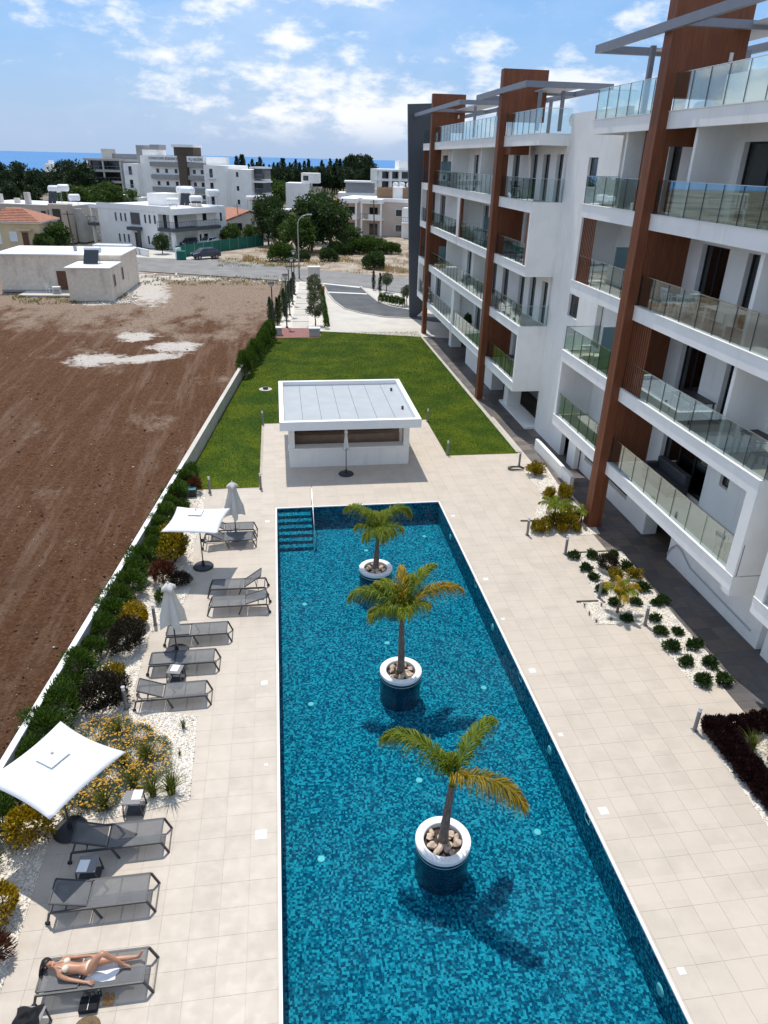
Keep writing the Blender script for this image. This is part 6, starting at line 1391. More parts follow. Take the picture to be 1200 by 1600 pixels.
h.place((-53.5, 235.0), R(-6)); h.t.scale = (0.82, 0.82, 0.86)
h = House('low_house', 'low white house half hidden by trees in front of the concrete block')
h.box('wall', 'white_render', 0, 11.5, 0, 8, 0, 5.6); h.box('side_wing', 'white_render', 11.501, 15.0, 0.6, 8, 0, 5.0); h.win('f', 0, 7.0, 2.9, 1.2, 1.3); h.win('f', 0, 3.0, 2.9, 0.5, 1.2); h.win('f', 0.6, 13.5, 3.0, 1.6, 1.3); h.box('roof_edge', 'coping', -0.1, 11.6, -0.1, 8.1, 5.601, 5.75)
h.place((-43.5, 195.0), R(-14)); h.t.scale = (0.75, 0.75, 0.8)
h = House('white_block', 'white apartment block with long dark loggias before the sea on the right', 'apartment block')
h.box('wall', 'white_render', 0, 24, 3, 14, 0, 10.4); h.box('roof_room', 'white_render', 9, 18, 4, 10, 10.401, 13.4); h.win('f', 4.0, 14, 11.4, 0.8, 1.1)
for f_ in range(3): h.box('loggia_slab', 'white_paint', -1.5, 24.2, -0.3, 2.999, 2.9+f_*3.4, 3.5+f_*3.4); h.box('loggia_glazing', 'window_dark', 2.0, 22.5, 2.85, 2.98, 0.4+f_*3.4, 2.6+f_*3.4)
for x_ in (0.2, 4.2, 8.0, 17.5, 23.0): h.box('column', 'white_render', x_, x_+1.1, -0.1, 1.4, 0, 10.0)
h.place((40.0, 297.0), R(6))
h = House('cube_house', 'plain white cube house among the cypresses in the middle distance')
h.box('wall', 'white_render', 0, 6.2, 0, 9, 0, 7.6); h.box('upper_room', 'white_render', 4.0, 8.6, 1.5, 8, 7.601, 10.0); h.box('side_wing', 'beige_render', 6.201, 9.0, 1, 8, 0, 6.6); h.win('f', 1.5, 5.2, 8.2, 1.4, 1.2); h.place((3.0, 205.0), R(-8))
h = House('tiled_house', 'small cream house with pale terracotta roof among the trees')
h.box('wall', 'cream_render', 0, 11, 0, 7, 0, 3.6); m = MB(); m.add([(-0.3, -0.3, 3.61), (11.3, -0.3, 3.61), (11.3, 7.3, 3.61), (-0.3, 7.3, 3.61), (2.5, 3.5, 5.4), (8.5, 3.5, 5.4)], [(0, 1, 5, 4), (1, 2, 5), (2, 3, 4, 5), (3, 0, 4), (3, 2, 1, 0)]); m.build('roof', M['roof_tile_red'], h.t); h.win('f', 0, 3, 1.2, 1.2, 1.2); h.place((9.0, 176.0), R(-10))
h = House('flat_roof_house', 'grey and white flat roofed house behind the pale terracotta roof')
h.box('wall', 'white_render', 0, 9, 0, 8, 0, 5.4); h.box('upper_room', 'grey_render', 2.0, 9.8, 1.5, 7.5, 5.401, 7.9); h.box('upper_roof', 'white_paint', 1.6, 8.8, 1.0, 7.8, 7.901, 8.3); h.win('f', 0, 4.0, 3.4, 4.0, 1.3, 'window_blue'); h.place((17.0, 208.0), R(-8))
h = House('garden_wall_house', 'low ochre garden house with white canopies below the cypresses'); h.box('wall', 'yellow_render', 0, 16, 0, 3, 0, 3.0); h.box('coping', 'white_paint', -0.3, 16.3, -0.3, 3.3, 3.001, 3.25); h.box('canopy', 'white_paint', 12, 17, -2.5, -0.31, 2.5, 2.7); h.place((-3.5, 172.0), R(-5))
tw = random.Random(11)
for k in range(26):                                           # town towards the coast
    x_ = tw.uniform(-220, 150); y_ = tw.uniform(430, 900)
    if abs(x_-y_*0.165) > 0.62*y_: continue
    zb = -0.06-max(0, y_-430)*0.0295; w_, d_, hh = tw.uniform(8, 18), tw.uniform(8, 14), tw.choice((4, 7, 7, 10))
    t = House('town_house', 'small white house far off among the coastal trees', 'house', 'far houses by the coast'); t.box('wall', 'white_render', 0, w_, 0, d_, 0, hh); t.box('roof_room', 'white_render', w_*0.3, w_*0.6, d_*0.3, d_*0.7, hh+0.001, hh+2.2)
    for f_ in range(int(hh//3)):
        for i in range(int(w_//4)): t.win('f', 0, 2+i*4, 1.0+f_*3, 1.3, 1.2)
    t.place((x_, y_, zb-0.5), tw.uniform(-0.4, 0.4))

# ------------------------------------------------------------------ trees
def crown(name, clumps, seed, fmat_leaf, lw, per, rad, dens=1.0):
    r = np.random.default_rng(seed); P = []; D = []
    for c in clumps:
        n = int(per*dens); d = unit(r.normal(0, 1, (n, 3))); rr_ = rad*c[3]*(r.uniform(0.25, 1, n)**0.5); P.append(np.array(c[:3])+d*rr_[:, None]*np.array([1, 1, 0.8])); D.append(d+r.normal(0, 0.6, (n, 3))+np.array([0, 0, 0.2]))
    return leaf_mesh(name, np.concatenate(P), np.concatenate(D), fmat_leaf, lw)
class Tree(Plant):
    pass
def broad(seed, h, rx, rz, th, mat, leaf=0.42, n=60, per=70):
    r = random.Random(seed); cl = []; m = MB()
    for _ in range(n):
        a, b_, k = r.uniform(0, 6.28), r.uniform(-0.9, 1), r.uniform(0.35, 1)**0.6; s_ = math.sqrt(max(0, 1-b_*b_)); cl.append((rx*k*s_*math.cos(a), rx*k*s_*math.sin(a), h-rz+rz*k*b_, r.uniform(0.6, 1.2)))
    m.path([(0, 0, -0.2), (0.05, 0.03, th*0.5), (0.0, 0.1, th), (0.1, 0, h*0.7)], [0.03*h, 0.025*h, 0.02*h, 0.006*h], 7)
    for c in cl[::5]: m.path([(0, 0, th*0.8), (c[0]*0.5, c[1]*0.5, (th+c[2])/2+0.3), (c[0], c[1], c[2])], [0.012*h, 0.008*h, 0.003*h], 5)
    return Plant('tree', crown('crown', cl, seed, leaf, leaf*0.6, per, rx*0.30), m, mat)
def slim(seed, h, r_, mat, leaf=0.35, n=46, per=60, name='cypress_tree'):
    r = random.Random(seed); cl = []
    for i in range(n):
        t = i/n; rr_ = r_*(0.45+0.75*math.sin(math.pi*min(1, t*0.75+0.22)))*(1 if t < 0.85 else (1-t)/0.15*0.9+0.1); a = r.uniform(0, 6.28); k = r.uniform(0, 0.6); cl.append((rr_*k*math.cos(a), rr_*k*math.sin(a), 0.1*h+0.88*h*t, max(0.25, rr_/r_)))
    m = MB(); m.path([(0, 0, -0.1), (0, 0, h*0.8)], [0.02*h, 0.006*h], 6); return Plant(name, crown('crown', cl, seed, leaf, leaf*0.4, per, r_*0.55), m, mat)
pine = [broad(200+i, 13, 4.6, 5.4, 4, 'leaf_pine', 0.62, 80, 80) for i in range(3)]
dkb = [broad(210+i, 8.4, 3.6, 3.6, 2, 'leaf_dark', 0.42, 75, 80) for i in range(2)]
mdb = [broad(220+i, 5.5, 2.8, 2.5, 1.2, 'leaf_mid', 0.40, 60, 75) for i in range(2)]
cyp = [slim(230+i, 14, 1.5, 'leaf_pine', 0.55) for i in range(2)]
sml = [slim(240+i, 2.6, 0.26, 'leaf_dark', 0.12, 40, 45, 'young_cypress') for i in range(2)]
oli = [broad(250+i, 2.2, 0.75, 0.65, 1.0, 'leaf_olive', 0.12, 40, 60) for i in range(2)]
bsh = [Plant('bush', shrub_mesh('foliage', 4200, 1.7, 1.7, 1.25, 0.26, 0.13, 260+i, 0.4, 0.7, 12, 0.3), stems(1.2, 0.06, 5, 0.7, i), 'leaf_mid' if i else 'leaf_dark') for i in range(2)]
def tree(kind, px, py, label, cat='tree', sc=1.0, sz=None, group=None, z=0.0): return kind.put(label, cat, G(px, py, z), sc, group=group, fname='crown', sname='trunk', sz=sz)
# near the waste plot
tree(dkb[0], 487, 393, 'big dark tree behind the waste plot, left of the street lamp arm', sc=0.95); tree(dkb[1], 516, 392, 'big dark tree behind the waste plot, right of the street lamp arm', sc=0.95); tree(dkb[0], 505, 380, 'dark tree rising behind the other two at the waste plot', sc=1.0)
tree(dkb[1], 420, 384, 'dark pointed tree beside the gabled house', sc=0.70, sz=0.98); tree(dkb[0], 437, 388, 'dark tree right of the pointed one by the gabled house', sc=0.62, sz=0.7)
tree(mdb[0], 464, 397, 'bright green tree behind the street lamp', sc=1.0); tree(mdb[1], 545, 388, 'mid green tree left of the pink apartments', sc=0.7)
for px, py, s_, k_, w_ in ((441, 408, 1.15, 1, 'round green bush left of the street lamp'), (474, 408, 0.62, 0, 'small dark bush right of the street lamp'), (514, 408, 0.85, 0, 'dark bush in the dry grass of the waste plot'), (524, 397, 0.85, 1, 'green bush behind the dark one on the waste plot'), (585, 420, 1.0, 0, 'dark box shaped bush at the road side of the waste plot'), (574, 397, 1.2, 1, 'wide green bush below the pink apartments'), (590, 396, 1.0, 1, 'green bush right of the wide one below the pink apartments'), (612, 397, 0.8, 1, 'small olive green bush near the grey end wall'), (555, 396, 1.0, 0, 'dark bush at the foot of the pink apartments'), (541, 398, 0.8, 0, 'dark bush left of the pink apartments garden')):
    bsh[k_].put(w_, 'bush', G(px, py), s_)
tree(mdb[0], 362, 384, 'grey green tree in front of the gabled house', sc=0.62); tree(mdb[1], 394, 380, 'yellow green spreading shrub in front of the gabled house', sc=0.55); tree(dkb[0], 254, 397, 'round clipped dark tree in front of the villa entrance', sc=0.34)
tree(mdb[1], 92, 392, 'green tree between yellow house and utility pole', sc=0.75); tree(mdb[0], 72, 396, 'low green tree behind the farmhouse', sc=0.5)
for k in range(6): bsh[1].put('%s low green bush from the left along the villa garden wall' % ordw(k), 'bush', G(184+k*8, 392+k*1.2), 0.42, group='hedge bushes along the villa wall')
# middle distance
for px, py, s_, w_ in ((150, 340, 1.0, 'left'), (172, 338, 1.15, 'middle'), (120, 345, 1.1, 'far left'), (205, 336, 0.9, 'right')): tree(mdb[0], px, py, 'bright green tree in the row behind the stair house, %s one' % w_, sc=s_*1.15)
tree(mdb[1], 425, 330, 'bright green tree before the cypress row', sc=1.5); tree(mdb[0], 405, 332, 'mid green tree before the cypress row', sc=1.3); tree(dkb[1], 452, 325, 'dark round tree against the white cube house', sc=0.7); tree(mdb[1], 282, 352, 'green tree crown showing in front of the grey banded block', sc=0.9)
for k, (px, py, s_) in enumerate(((8, 322, 1.35), (-25, 325, 1.4), (38, 316, 1.35), (62, 318, 1.1), (84, 312, 1.05), (112, 318, 1.45), (132, 322, 1.4), (150, 316, 1.25), (100, 330, 0.9), (20, 335, 0.9), (55, 332, 0.8), (170, 320, 0.9))):
    tree(pine[k % 3], px, py, 'tall dark pine of the wood behind the houses on the left', 'pine tree', s_*0.60, group='dark pines behind the left houses')
tr_ = random.Random(5)
for k in range(34):
    px = 372+k*6.2+tr_.uniform(-2, 2); py = 297+tr_.uniform(-3, 5)
    cyp[k % 2].put('%s dark cypress from the left in the row before the sea' % ordw(k), 'cypress', G(px, py), tr_.uniform(0.75, 1.05), group='cypress row before the sea', fname='crown', sname='trunk')
for k in range(22):
    px = 380+k*9.2+tr_.uniform(-3, 3); pine[k % 3].put('%s dark pine from the left among the cypresses before the sea' % ordw(k), 'pine tree', G(px, 300+tr_.uniform(-4, 4)), tr_.uniform(0.6, 0.85), group='pines before the sea', fname='crown', sname='trunk')
for k, (px, s_) in enumerate(((548, 1.15), (556, 1.2), (566, 1.2), (573, 1.1))): pine[k % 3].put('tall dark pine of the clump left of the white block by the sea', 'pine tree', G(px, 294), s_, group='pine clump by the sea', fname='crown', sname='trunk')
P = []; 
for k in range(420):
    y_ = tr_.uniform(440, 1300); x_ = y_*0.165+tr_.uniform(-0.60, 0.55)*y_; P.append((x_, y_, -0.06-max(0, y_-430)*0.029, tr_.uniform(3, 6)))
wood = crown('coastal_wood', [(p[0], p[1], p[2]+p[3]*0.6, p[3]/4) for p in P], 77, 1.6, 1.0, 70, 4.0); wood.materials.append(M['leaf_pine']); o = bpy.data.objects.new('coastal_wood', wood); COL.objects.link(o); tag(o, 'dark mass of far trees between the town and the sea', 'wood', kind='stuff')

# dry grass on the waste plot and road verges
P = []; Q = []
for _ in range(15000):
    px, py = rng.uniform(380, 650), rng.uniform(388, 428); p = G(px, py)
    if py < 417+(px-440)*0.09: (P if math.sin(p.x*0.45+1)*math.cos(p.y*0.31)+0.6*math.sin(p.x*0.9+p.y*0.5)+rng.normal(0, .35) > 0.45 else Q).append((p.x, p.y, 0.02))
tag(blades('dry_grass', np.array(P), 0.42, 0.09, M['blade_dry'], 0.6), 'tall dry straw coloured grass on the waste plot across the road', 'dry grass', kind='stuff')
P = [tuple(G(rng.uniform(200, 450), rng.uniform(432, 446))) for _ in range(2500)]+[tuple(G(rng.uniform(20, 200), rng.uniform(462, 476))) for _ in range(1200)]+[tuple(G(rng.uniform(340, 470), rng.uniform(404, 418))) for _ in range(2500)]
P = [p for p in P if math.sin(p[0]*1.7)*math.cos(p[1]*1.3)+rng.normal(0, .4) > 0.1]
tag(blades('weeds', np.array(P), 0.22, 0.10, M['blade_green'], 0.6), 'sparse green weeds along the road verge and farmhouse yard', 'weeds', kind='stuff')
rb = [tuple(G(x_, 425+(x_-215)*0.066+abs(rng.normal(3.5, 3)))) for x_ in rng.uniform(205, 450, 170)]+[tuple(G(rng.uniform(150, 215), rng.uniform(455, 476))) for _ in range(260)]+[tuple(G(rng.uniform(380, 640), rng.uniform(398, 416))) for _ in range(350)]
tag(stones('rubble', np.array(rb), np.exp(rng.normal(-2.5, 0.5, len(rb))), M['gravel_stone']), 'pale rubble stones strewn along the road edges', 'rubble', kind='stuff')

# ------------------------------------------------------------------ path furniture, poles, car
for k, (px, py, pt, w_) in enumerate(((448.4, 512.5, 427, 'standing on the red terrace'), (453, 493, 414, 'second along the path from the lawn'), (457.5, 476, 402, 'third along the path from the lawn'), (460.5, 461, 391, 'fourth along the path from the lawn'), (427.8, 529, 439.5, 'at the lawn end of the conifer hedge'))):
    q_ = G(px, py); z = toZ(q_, pt); t = empty('lamp_post', q_); MB().path([(q_.x, q_.y, 0), (q_.x, q_.y, z-0.5)], [0.06, 0.045], 8).build('pole', M['charcoal_metal'], t); MB().cyl((q_.x, q_.y), 0.13, 0, 0.12, 12).build('foot', M['charcoal_metal'], t)
    m = MB(); m.bar((q_.x, q_.y, z-0.5), (q_.x-0.22, q_.y, z-0.2), 0.04, 0.04); m.bar((q_.x, q_.y, z-0.5), (q_.x+0.22, q_.y, z-0.2), 0.04, 0.04); m.build('bracket', M['charcoal_metal'], t); MB().lathe([(0.001, z-0.42), (0.12, z-0.38), (0.17, z-0.12), (0.001, z-0.10)], (q_.x, q_.y, 0), 12).build('lantern', M['lamp_white'], t); MB().lathe([(0.30, z-0.14), (0.24, z-0.05), (0.001, z)], (q_.x, q_.y, 0), 14).build('hood', M['charcoal_metal'], t); tag(t, 'dark lamp post with hooded lantern '+w_, 'lamp post', 'lamp posts along the path')
q_ = G(467.7, 436); z = toZ(q_, 340); t = empty('street_lamp', q_); MB().path([(q_.x, q_.y, 0), (q_.x, q_.y, z-0.9), (q_.x+0.12, q_.y, z-0.3), (q_.x+0.55, q_.y, z+0.15), (q_.x+1.2, q_.y, z+0.35)], [0.10, 0.07, 0.06, 0.055, 0.05], 10).build('pole', M['galvanised'], t, True); MB().box(q_.x+1.1, q_.x+1.75, q_.y-0.13, q_.y+0.13, z+0.30, z+0.42).build('lamp_head', M['pale_grey_paint'], t, bevel=0.03); tag(t, 'tall galvanised street lamp with curved arm beside the road', 'street lamp')
for px, py, pt, w_, mt in ((118, 396, 330, 'wooden utility pole between yellow house and villa', 'wood_pole'), (585, 373, 312, 'wooden utility pole in front of the pink apartments', 'wood_pole'), (376, 377, 318, 'thin grey pole at the corner of the gabled house', 'galvanised')):
    q_ = G(px, py); z = toZ(q_, pt); t = empty('utility_pole', q_); MB().path([(q_.x, q_.y, 0), (q_.x-0.25, q_.y, z)], [0.14, 0.09], 8).build('pole', M[mt], t); MB().bar((q_.x-0.9, q_.y, z-0.4), (q_.x+0.5, q_.y, z-0.4), 0.1, 0.1).build('cross_arm', M[mt], t); tag(t, w_, 'utility pole')
for k, (px, py, s_) in enumerate(((422.7, 507, 0.95), (433.7, 508, 0.95), (437.5, 501, 0.9), (443.5, 491, 0.95), (447.5, 500, 1.0), (451.5, 478, 0.9), (455.5, 470, 0.9), (459, 459, 0.9), (427, 515, 0.95))): sml[k % 2].put('slender young cypress in the row beside the path, %s one from the lawn side' % ordw(k), 'cypress', G(px, py), s_, group='young cypresses along the path', fname='crown', sname='trunk')
sml[0].put('slender young cypress on the drive island, left one', 'cypress', G(583.5, 453), 0.85, fname='crown', sname='trunk'); sml[1].put('slender young cypress on the drive island, right one', 'cypress', G(593.5, 457.5), 0.85, fname='crown', sname='trunk'); oli[0].put('small grey green tree on the drive island', 'tree', G(603, 457), 0.95, fname='crown', sname='trunk'); oli[1].put('small grey green tree beside the grey end wall', 'tree', G(636, 478), 0.95, fname='crown', sname='trunk')
for k, (px, py, s_, w_) in enumerate(((493, 510, 1.0, 'nearest'), (492, 489, 1.0, 'second'), (491.5, 472, 1.0, 'third'), (491, 459, 0.95, 'farthest'))): oli[k % 2].put('round olive tree beside the path, %s from the lawn' % w_, 'olive tree', G(px, py), s_, fname='crown', sname='trunk')
for k in range(11): t_ = k/10; con_kinds[k % 3].put('%s low clipped conifer from the lawn in the hedge between path and drive' % ordw(k), 'conifer', G(511, 514).lerp(G(503, 464), t_), 0.52, group='low hedge between path and drive')
for k in range(7): con_kinds[k % 3].put('%s upright conifer from the left on the drive island' % ordw(k), 'conifer', G(595+k*5.6, 474+k*1.0), 0.62, group='conifers on the drive island')
for px, py, w_ in ((432.5, 524, 'left'), (491.5, 525, 'right')):
    q_ = G(px, py); t = empty('seat_block', q_); MB().box(q_.x-0.45, q_.x+0.45, q_.y-0.3, q_.y+0.3, 0.03, 0.62).build('body', M['concrete'], t, bevel=0.01); MB().box(q_.x-0.5, q_.x+0.5, q_.y-0.35, q_.y+0.35, 0.621, 0.72).build('top', M['coping'], t, bevel=0.01); tag(t, 'white topped concrete seat block at the %s end of the red terrace' % w_, 'seat')
q_ = G(491, 445); t = empty('gate_pillar', q_); MB().box(q_.x-0.7, q_.x+0.7, q_.y-0.35, q_.y+0.35, 0, 2.0).build('pillar', M['concrete_pale'], t); MB().box(q_.x-0.75, q_.x+0.75, q_.y-0.4, q_.y+0.4, 2.001, 2.12).build('cap', M['coping'], t); tag(t, 'white gate pillar between path and drive at the road', 'pillar')
q_ = G(503, 459); t = empty('sign_box', q_); MB().box(q_.x-0.3, q_.x+0.3, q_.y-0.15, q_.y+0.15, 0, 0.75).build('body', M['sign_red'], t); MB().box(q_.x-0.34, q_.x+0.34, q_.y-0.19, q_.y+0.19, 0.751, 0.85).build('lid', M['terracotta'], t); tag(t, 'small red box at the end of the low hedge', 'box')
def car(label, loc, rz, mat):
    t = empty('parked_car'); L, w = 4.1, 0.86
    prof = [(-2.05, 0.35), (-2.0, 0.85), (-1.25, 1.0), (-0.55, 1.48), (1.1, 1.5), (1.85, 1.02), (2.05, 0.95), (2.05, 0.35)]
    V = []; n = len(prof)
    for sgn in (-1, 1):
        for x_, z_ in prof: V.append((x_, sgn*w*(1.0 if z_ < 1.2 else 0.80), z_))
    MB().add(V, [tuple(range(n)), tuple(range(2*n-1, n-1, -1))]+[(i, i+n, (i+1) % n+n, (i+1) % n) for i in range(n)]).build('body', M[mat], t, bevel=0.05)
    MB().add([(-1.20, -0.70, 1.03), (-1.20, 0.70, 1.03), (-0.58, 0.62, 1.45), (-0.58, -0.62, 1.45)], [(0, 1, 2, 3)]).xf(Matrix.Translation((-0.02, 0, 0.03))).build('windscreen', M['window_dark'], t); MB().add([(1.80, -0.68, 1.06), (1.12, -0.62, 1.46), (1.12, 0.62, 1.46), (1.80, 0.68, 1.06)], [(0, 1, 2, 3)]).xf(Matrix.Translation((0.03, 0, 0.02))).build('rear_window', M['window_dark'], t)
    for sgn in (-1, 1):
        for xa, xb_ in ((-0.95, 0.15), (0.2, 1.35)): MB().add([(xa if xa > -0.5 else -1.05, sgn*(w*0.98), 1.02), (xb_, sgn*(w*0.98), 1.02), (xb_-0.05, sgn*(w*0.82), 1.42), (xa+0.35 if xa < 0 else xa+0.02, sgn*(w*0.82), 1.42)], [(0, 1, 2, 3)]).xf(Matrix.Translation((0, sgn*0.02, 0))).build('side_window', M['window_dark'], t)
        for x_ in (-1.3, 1.3):
            o = MB().lathe([(0.001, -0.1), (0.31, -0.1), (0.31, 0.1), (0.001, 0.1)], (0, 0, 0), 18).xf(Matrix.Translation((x_, sgn*(w-0.06), 0.31)) @ Matrix.Rotation(math.pi/2, 4, 'X')).build('wheel', M['tyre'], t); MB().lathe([(0.001, -0.11), (0.19, -0.11), (0.19, 0.11), (0.001, 0.11)], (0, 0, 0), 12).xf(Matrix.Translation((x_, sgn*(w-0.06), 0.31)) @ Matrix.Rotation(math.pi/2, 4, 'X')).build('rim', M['galvanised'], o)
        MB().box(-2.06, -1.98, sgn*0.5-0.15, sgn*0.5+0.15, 0.68, 0.82).build('headlight', M['lamp_white'], t)
    t.location = loc; t.rotation_euler = (0, 0, rz); tag(t, label, 'car'); return t
q_ = G(322, 404.5); car('dark blue hatchback parked by the green fence', (q_.x, q_.y, 0.04), R(28), 'car_blue')
q_ = G(285, 392); car('dark car under the villa carport behind the green fence', (q_.x+0.6, q_.y+5.0, 0.0), R(55), 'car_blue'); car('white car under the villa carport behind the green fence', (q_.x+3.6, q_.y+6.4, 0.0), R(55), 'car_white')
q_ = G(192, 415); t = empty('parked_van', q_); m = MB().box(-2.6, 2.4, -0.95, 0.95, 0.45, 2.35).build('body', M['car_white'], t, bevel=0.15)
for s_ in (-1, 1):
    for x_ in (-1.7, 1.6): MB().lathe([(0.001, -0.12), (0.36, -0.12), (0.36, 0.12), (0.001, 0.12)], (0, 0, 0), 16).xf(Matrix.Translation((x_, s_*0.86, 0.36)) @ Matrix.Rotation(math.pi/2, 4, 'X')).build('wheel', M['tyre'], t)
MB().box(2.38, 2.42, -0.8, 0.8, 1.3, 2.0).build('windscreen', M['window_dark'], t); 
for o in t.children: o.matrix_parent_inverse = Matrix.Identity(4)
t.location = (q_.x-1.5, q_.y+3.0, 0.05); t.rotation_euler = (0, 0, R(-8)); tag(t, 'white van parked on the road behind the farmhouse', 'van')
# ------------------------------------------------------------------ sunbather
def K(x, y, z): return G(x*.25, 1350+y*.25, z)
PE = empty('person', (-3.9, 8.3, 0.36)); tag(PE, 'woman in a cream bikini lying on her back with one knee raised on a lounger', 'person')
J = {}; E_ = []; RAD = {}
def jt(n, p, r, link=None):
    J[n] = Vector(p); RAD[n] = r
    if link: E_.append((link, n))
jt('pelvis', K(556, 650, .455), .118); jt('belly', K(500, 652, .450), .102, 'pelvis'); jt('waist', K(462, 650, .452), .098, 'belly'); jt('chest', K(415, 645, .470), .120, 'waist'); jt('upper', K(380, 644, .475), .105, 'chest')
jt('neck', K(352, 643, .475), .050, 'upper'); jt('skull', K(325, 632, .485), .078, 'neck'); jt('brow', K(300, 622, .490), .083, 'skull'); jt('crown', K(290, 618, .490), .06, 'brow'); jt('chin', K(340, 634, .525), .030, 'skull'); jt('nose', K(318, 627, .578), .010, 'brow')
dN = (J['belly']-J['pelvis']).normalized(); sd = Vector((0, -1, 0))
jt('n_sh', J['upper']+Vector((0.01, -0.155, 0.0)), .055, 'upper'); jt('f_sh', J['upper']+Vector((0.02, 0.155, 0.0)), .055, 'upper')
jt('n_el', K(428, 722, .41), .038, 'n_sh'); jt('n_wr', K(525, 738, .405), .026, 'n_el'); jt('n_hand', K(552, 741, .40), .030, 'n_wr')
jt('f_el', K(478, 582, .43), .036, 'f_sh'); jt('f_wr', K(560, 573, .47), .026, 'f_el'); jt('f_hand', K(586, 574, .49), .030, 'f_wr')
for h_, sgn in (('n', -1), ('f', 1)):
    hp = J[h_+'_hand']; d = (hp-J[h_+'_wr']).normalized(); s_ = Vector((-d.y, d.x, 0))
    for i, (o, L) in enumerate(((-0.027, 0.062), (-0.009, 0.075), (0.009, 0.072), (0.027, 0.058))):
        jt('%s_k%d' % (h_, i), hp+d*0.035+s_*o, .010, h_+'_hand'); jt('%s_m%d' % (h_, i), hp+d*(0.035+L*0.55)+s_*o*1.25+Vector((0, 0, .008)), .009, '%s_k%d' % (h_, i)); jt('%s_t%d' % (h_, i), hp+d*(0.035+L)+s_*o*1.35+Vector((0, 0, -.006)), .007, '%s_m%d' % (h_, i))
    jt(h_+'_th', hp+s_*0.035*(1 if h_ == 'n' else -1)+d*0.005, .011, h_+'_hand'); jt(h_+'_tt', hp+s_*0.058*(1 if h_ == 'n' else -1)+d*0.038, .008, h_+'_th')
jt('n_hip', J['pelvis']+Vector((0.04, -0.085, 0.0)), .098, 'pelvis'); jt('n_thigh', K(585, 615, .62), .080, 'n_hip'); jt('n_knee', K(637, 556, .80), .056, 'n_thigh'); jt('n_calf', K(700, 590, .63), .052, 'n_knee'); jt('n_ank', K(768, 625, .435), .030, 'n_calf'); jt('n_heel', K(765, 632, .40), .027, 'n_ank'); jt('n_ball', K(805, 640, .40), .030, 'n_ank'); 
jt('f_hip', J['pelvis']+Vector((0.05, 0.085, 0.0)), .095, 'pelvis'); jt('f_thigh', K(640, 606, .47), .078, 'f_hip'); jt('f_knee', K(720, 595, .475), .053, 'f_thigh'); jt('f_calf', K(790, 587, .455), .050, 'f_knee'); jt('f_ank', K(868, 578, .43), .030, 'f_calf'); jt('f_heel', J['f_ank']+Vector((.03, 0, -.02)), .027, 'f_ank'); jt('f_ball', J['f_ank']+Vector((.075, 0.01, .13)), .027, 'f_ank')
for k in range(5):
    o = -0.022+0.011*k
    jt('n_toe%d' % k, J['n_ball']+Vector((0.035-0.004*k, o*1.1, -.006)), .009, 'n_ball'); jt('f_toe%d' % k, J['f_ball']+Vector((0.012, o, 0.034-0.004*k)), .009, 'f_ball')
names = list(J); ix = {n: i for i, n in enumerate(names)}
me = bpy.data.meshes.new('body'); me.from_pydata([tuple(J[n]) for n in names], [(ix[a], ix[c]) for a, c in E_], []); me.update()
body = link_mesh('body', me, M['skin'], PE)
sk = body.modifiers.new('skin', 'SKIN'); sk.use_smooth_shade = True; sk.branch_smoothing = 0.6; ss = body.modifiers.new('subdivision', 'SUBSURF'); ss.levels = 2; ss.render_levels = 2
me.skin_vertices[0].data[0].use_root = True
for n in names: me.skin_vertices[0].data[ix[n]].radius = (RAD[n], RAD[n])
up = Vector((0, 0, 1)); hc = J['brow']
hair = MB(); hb = (J['crown']-J['skull']).normalized()
hair.ball(hc+hb*0.035-up*0.015, (0.095, 0.10, 0.088), 14, 9)
for k in range(26):
    a = (k/25-0.5)*1.9; p0 = hc+hb*0.07+Vector((0.0, 0.075*math.sin(a), 0.03-0.02*abs(a))); p1 = p0+Vector((-0.06, 0.05*math.sin(a)-0.03, -0.05)); p2 = p1+Vector((0.02+0.03*math.cos(k), -0.07-0.03*math.sin(k*2.1), -0.055)); hair.path([p0, p1, p2], [0.02, 0.016, 0.006], 5)
hair.build('hair', M['hair'], PE, True)
fc = J['brow']; fw = (J['chin']-J['brow']); fw.z = 0; fw.normalize(); sv = Vector((-fw.y, fw.x, 0))
for s_ in (-1, 1):
    MB().ball(fc+fw*0.015+sv*0.030*s_+up*0.078, (0.012, 0.009, 0.006), 8, 5).build('eye', M['hair'], PE, True)
    MB().ball(fc+sv*0.078*s_+fw*0.015, (0.018, 0.010, 0.022), 8, 5).build('ear', M['skin'], PE, True)
MB().path([fc+sv*-0.05+fw*0.012+up*0.082, fc+fw*0.012+up*0.092, fc+sv*0.05+fw*0.012+up*0.082], 0.010, 6).build('sunglasses', M['black_metal'], PE)
MB().ball(J['chin']-fw*0.022+up*0.028, (0.008, 0.020, 0.005), 8, 5).build('mouth', M['sign_red'], PE, True)
bt = MB()
for s_ in (-1, 1):
    c_ = J['chest']+Vector((0.005, s_*0.068, 0.066)); bt.ball(c_, (0.062, 0.058, 0.056), 12, 8); bt.path([c_+Vector((-0.04, 0, 0.02)), J['upper']+Vector((0, s_*0.05, 0.095)), J['neck']+Vector((0.005, s_*0.04, 0.045))], 0.006, 5)
bt.path([J['chest']+Vector((0.01, -0.125, 0.03)), J['chest']+Vector((0.02, -0.06, 0.075)), J['chest']+Vector((0.02, 0.06, 0.075)), J['chest']+Vector((0.01, 0.125, 0.03))], 0.007, 5); bt.build('bikini_top', M['bikini'], PE, True)
bb = MB(); pc = J['pelvis']; bb.ball(pc+Vector((0.015, 0, 0.012)), (0.075, 0.130, 0.117), 16, 10); bb.build('bikini_bottom', M['bikini'], PE, True)
bb.path
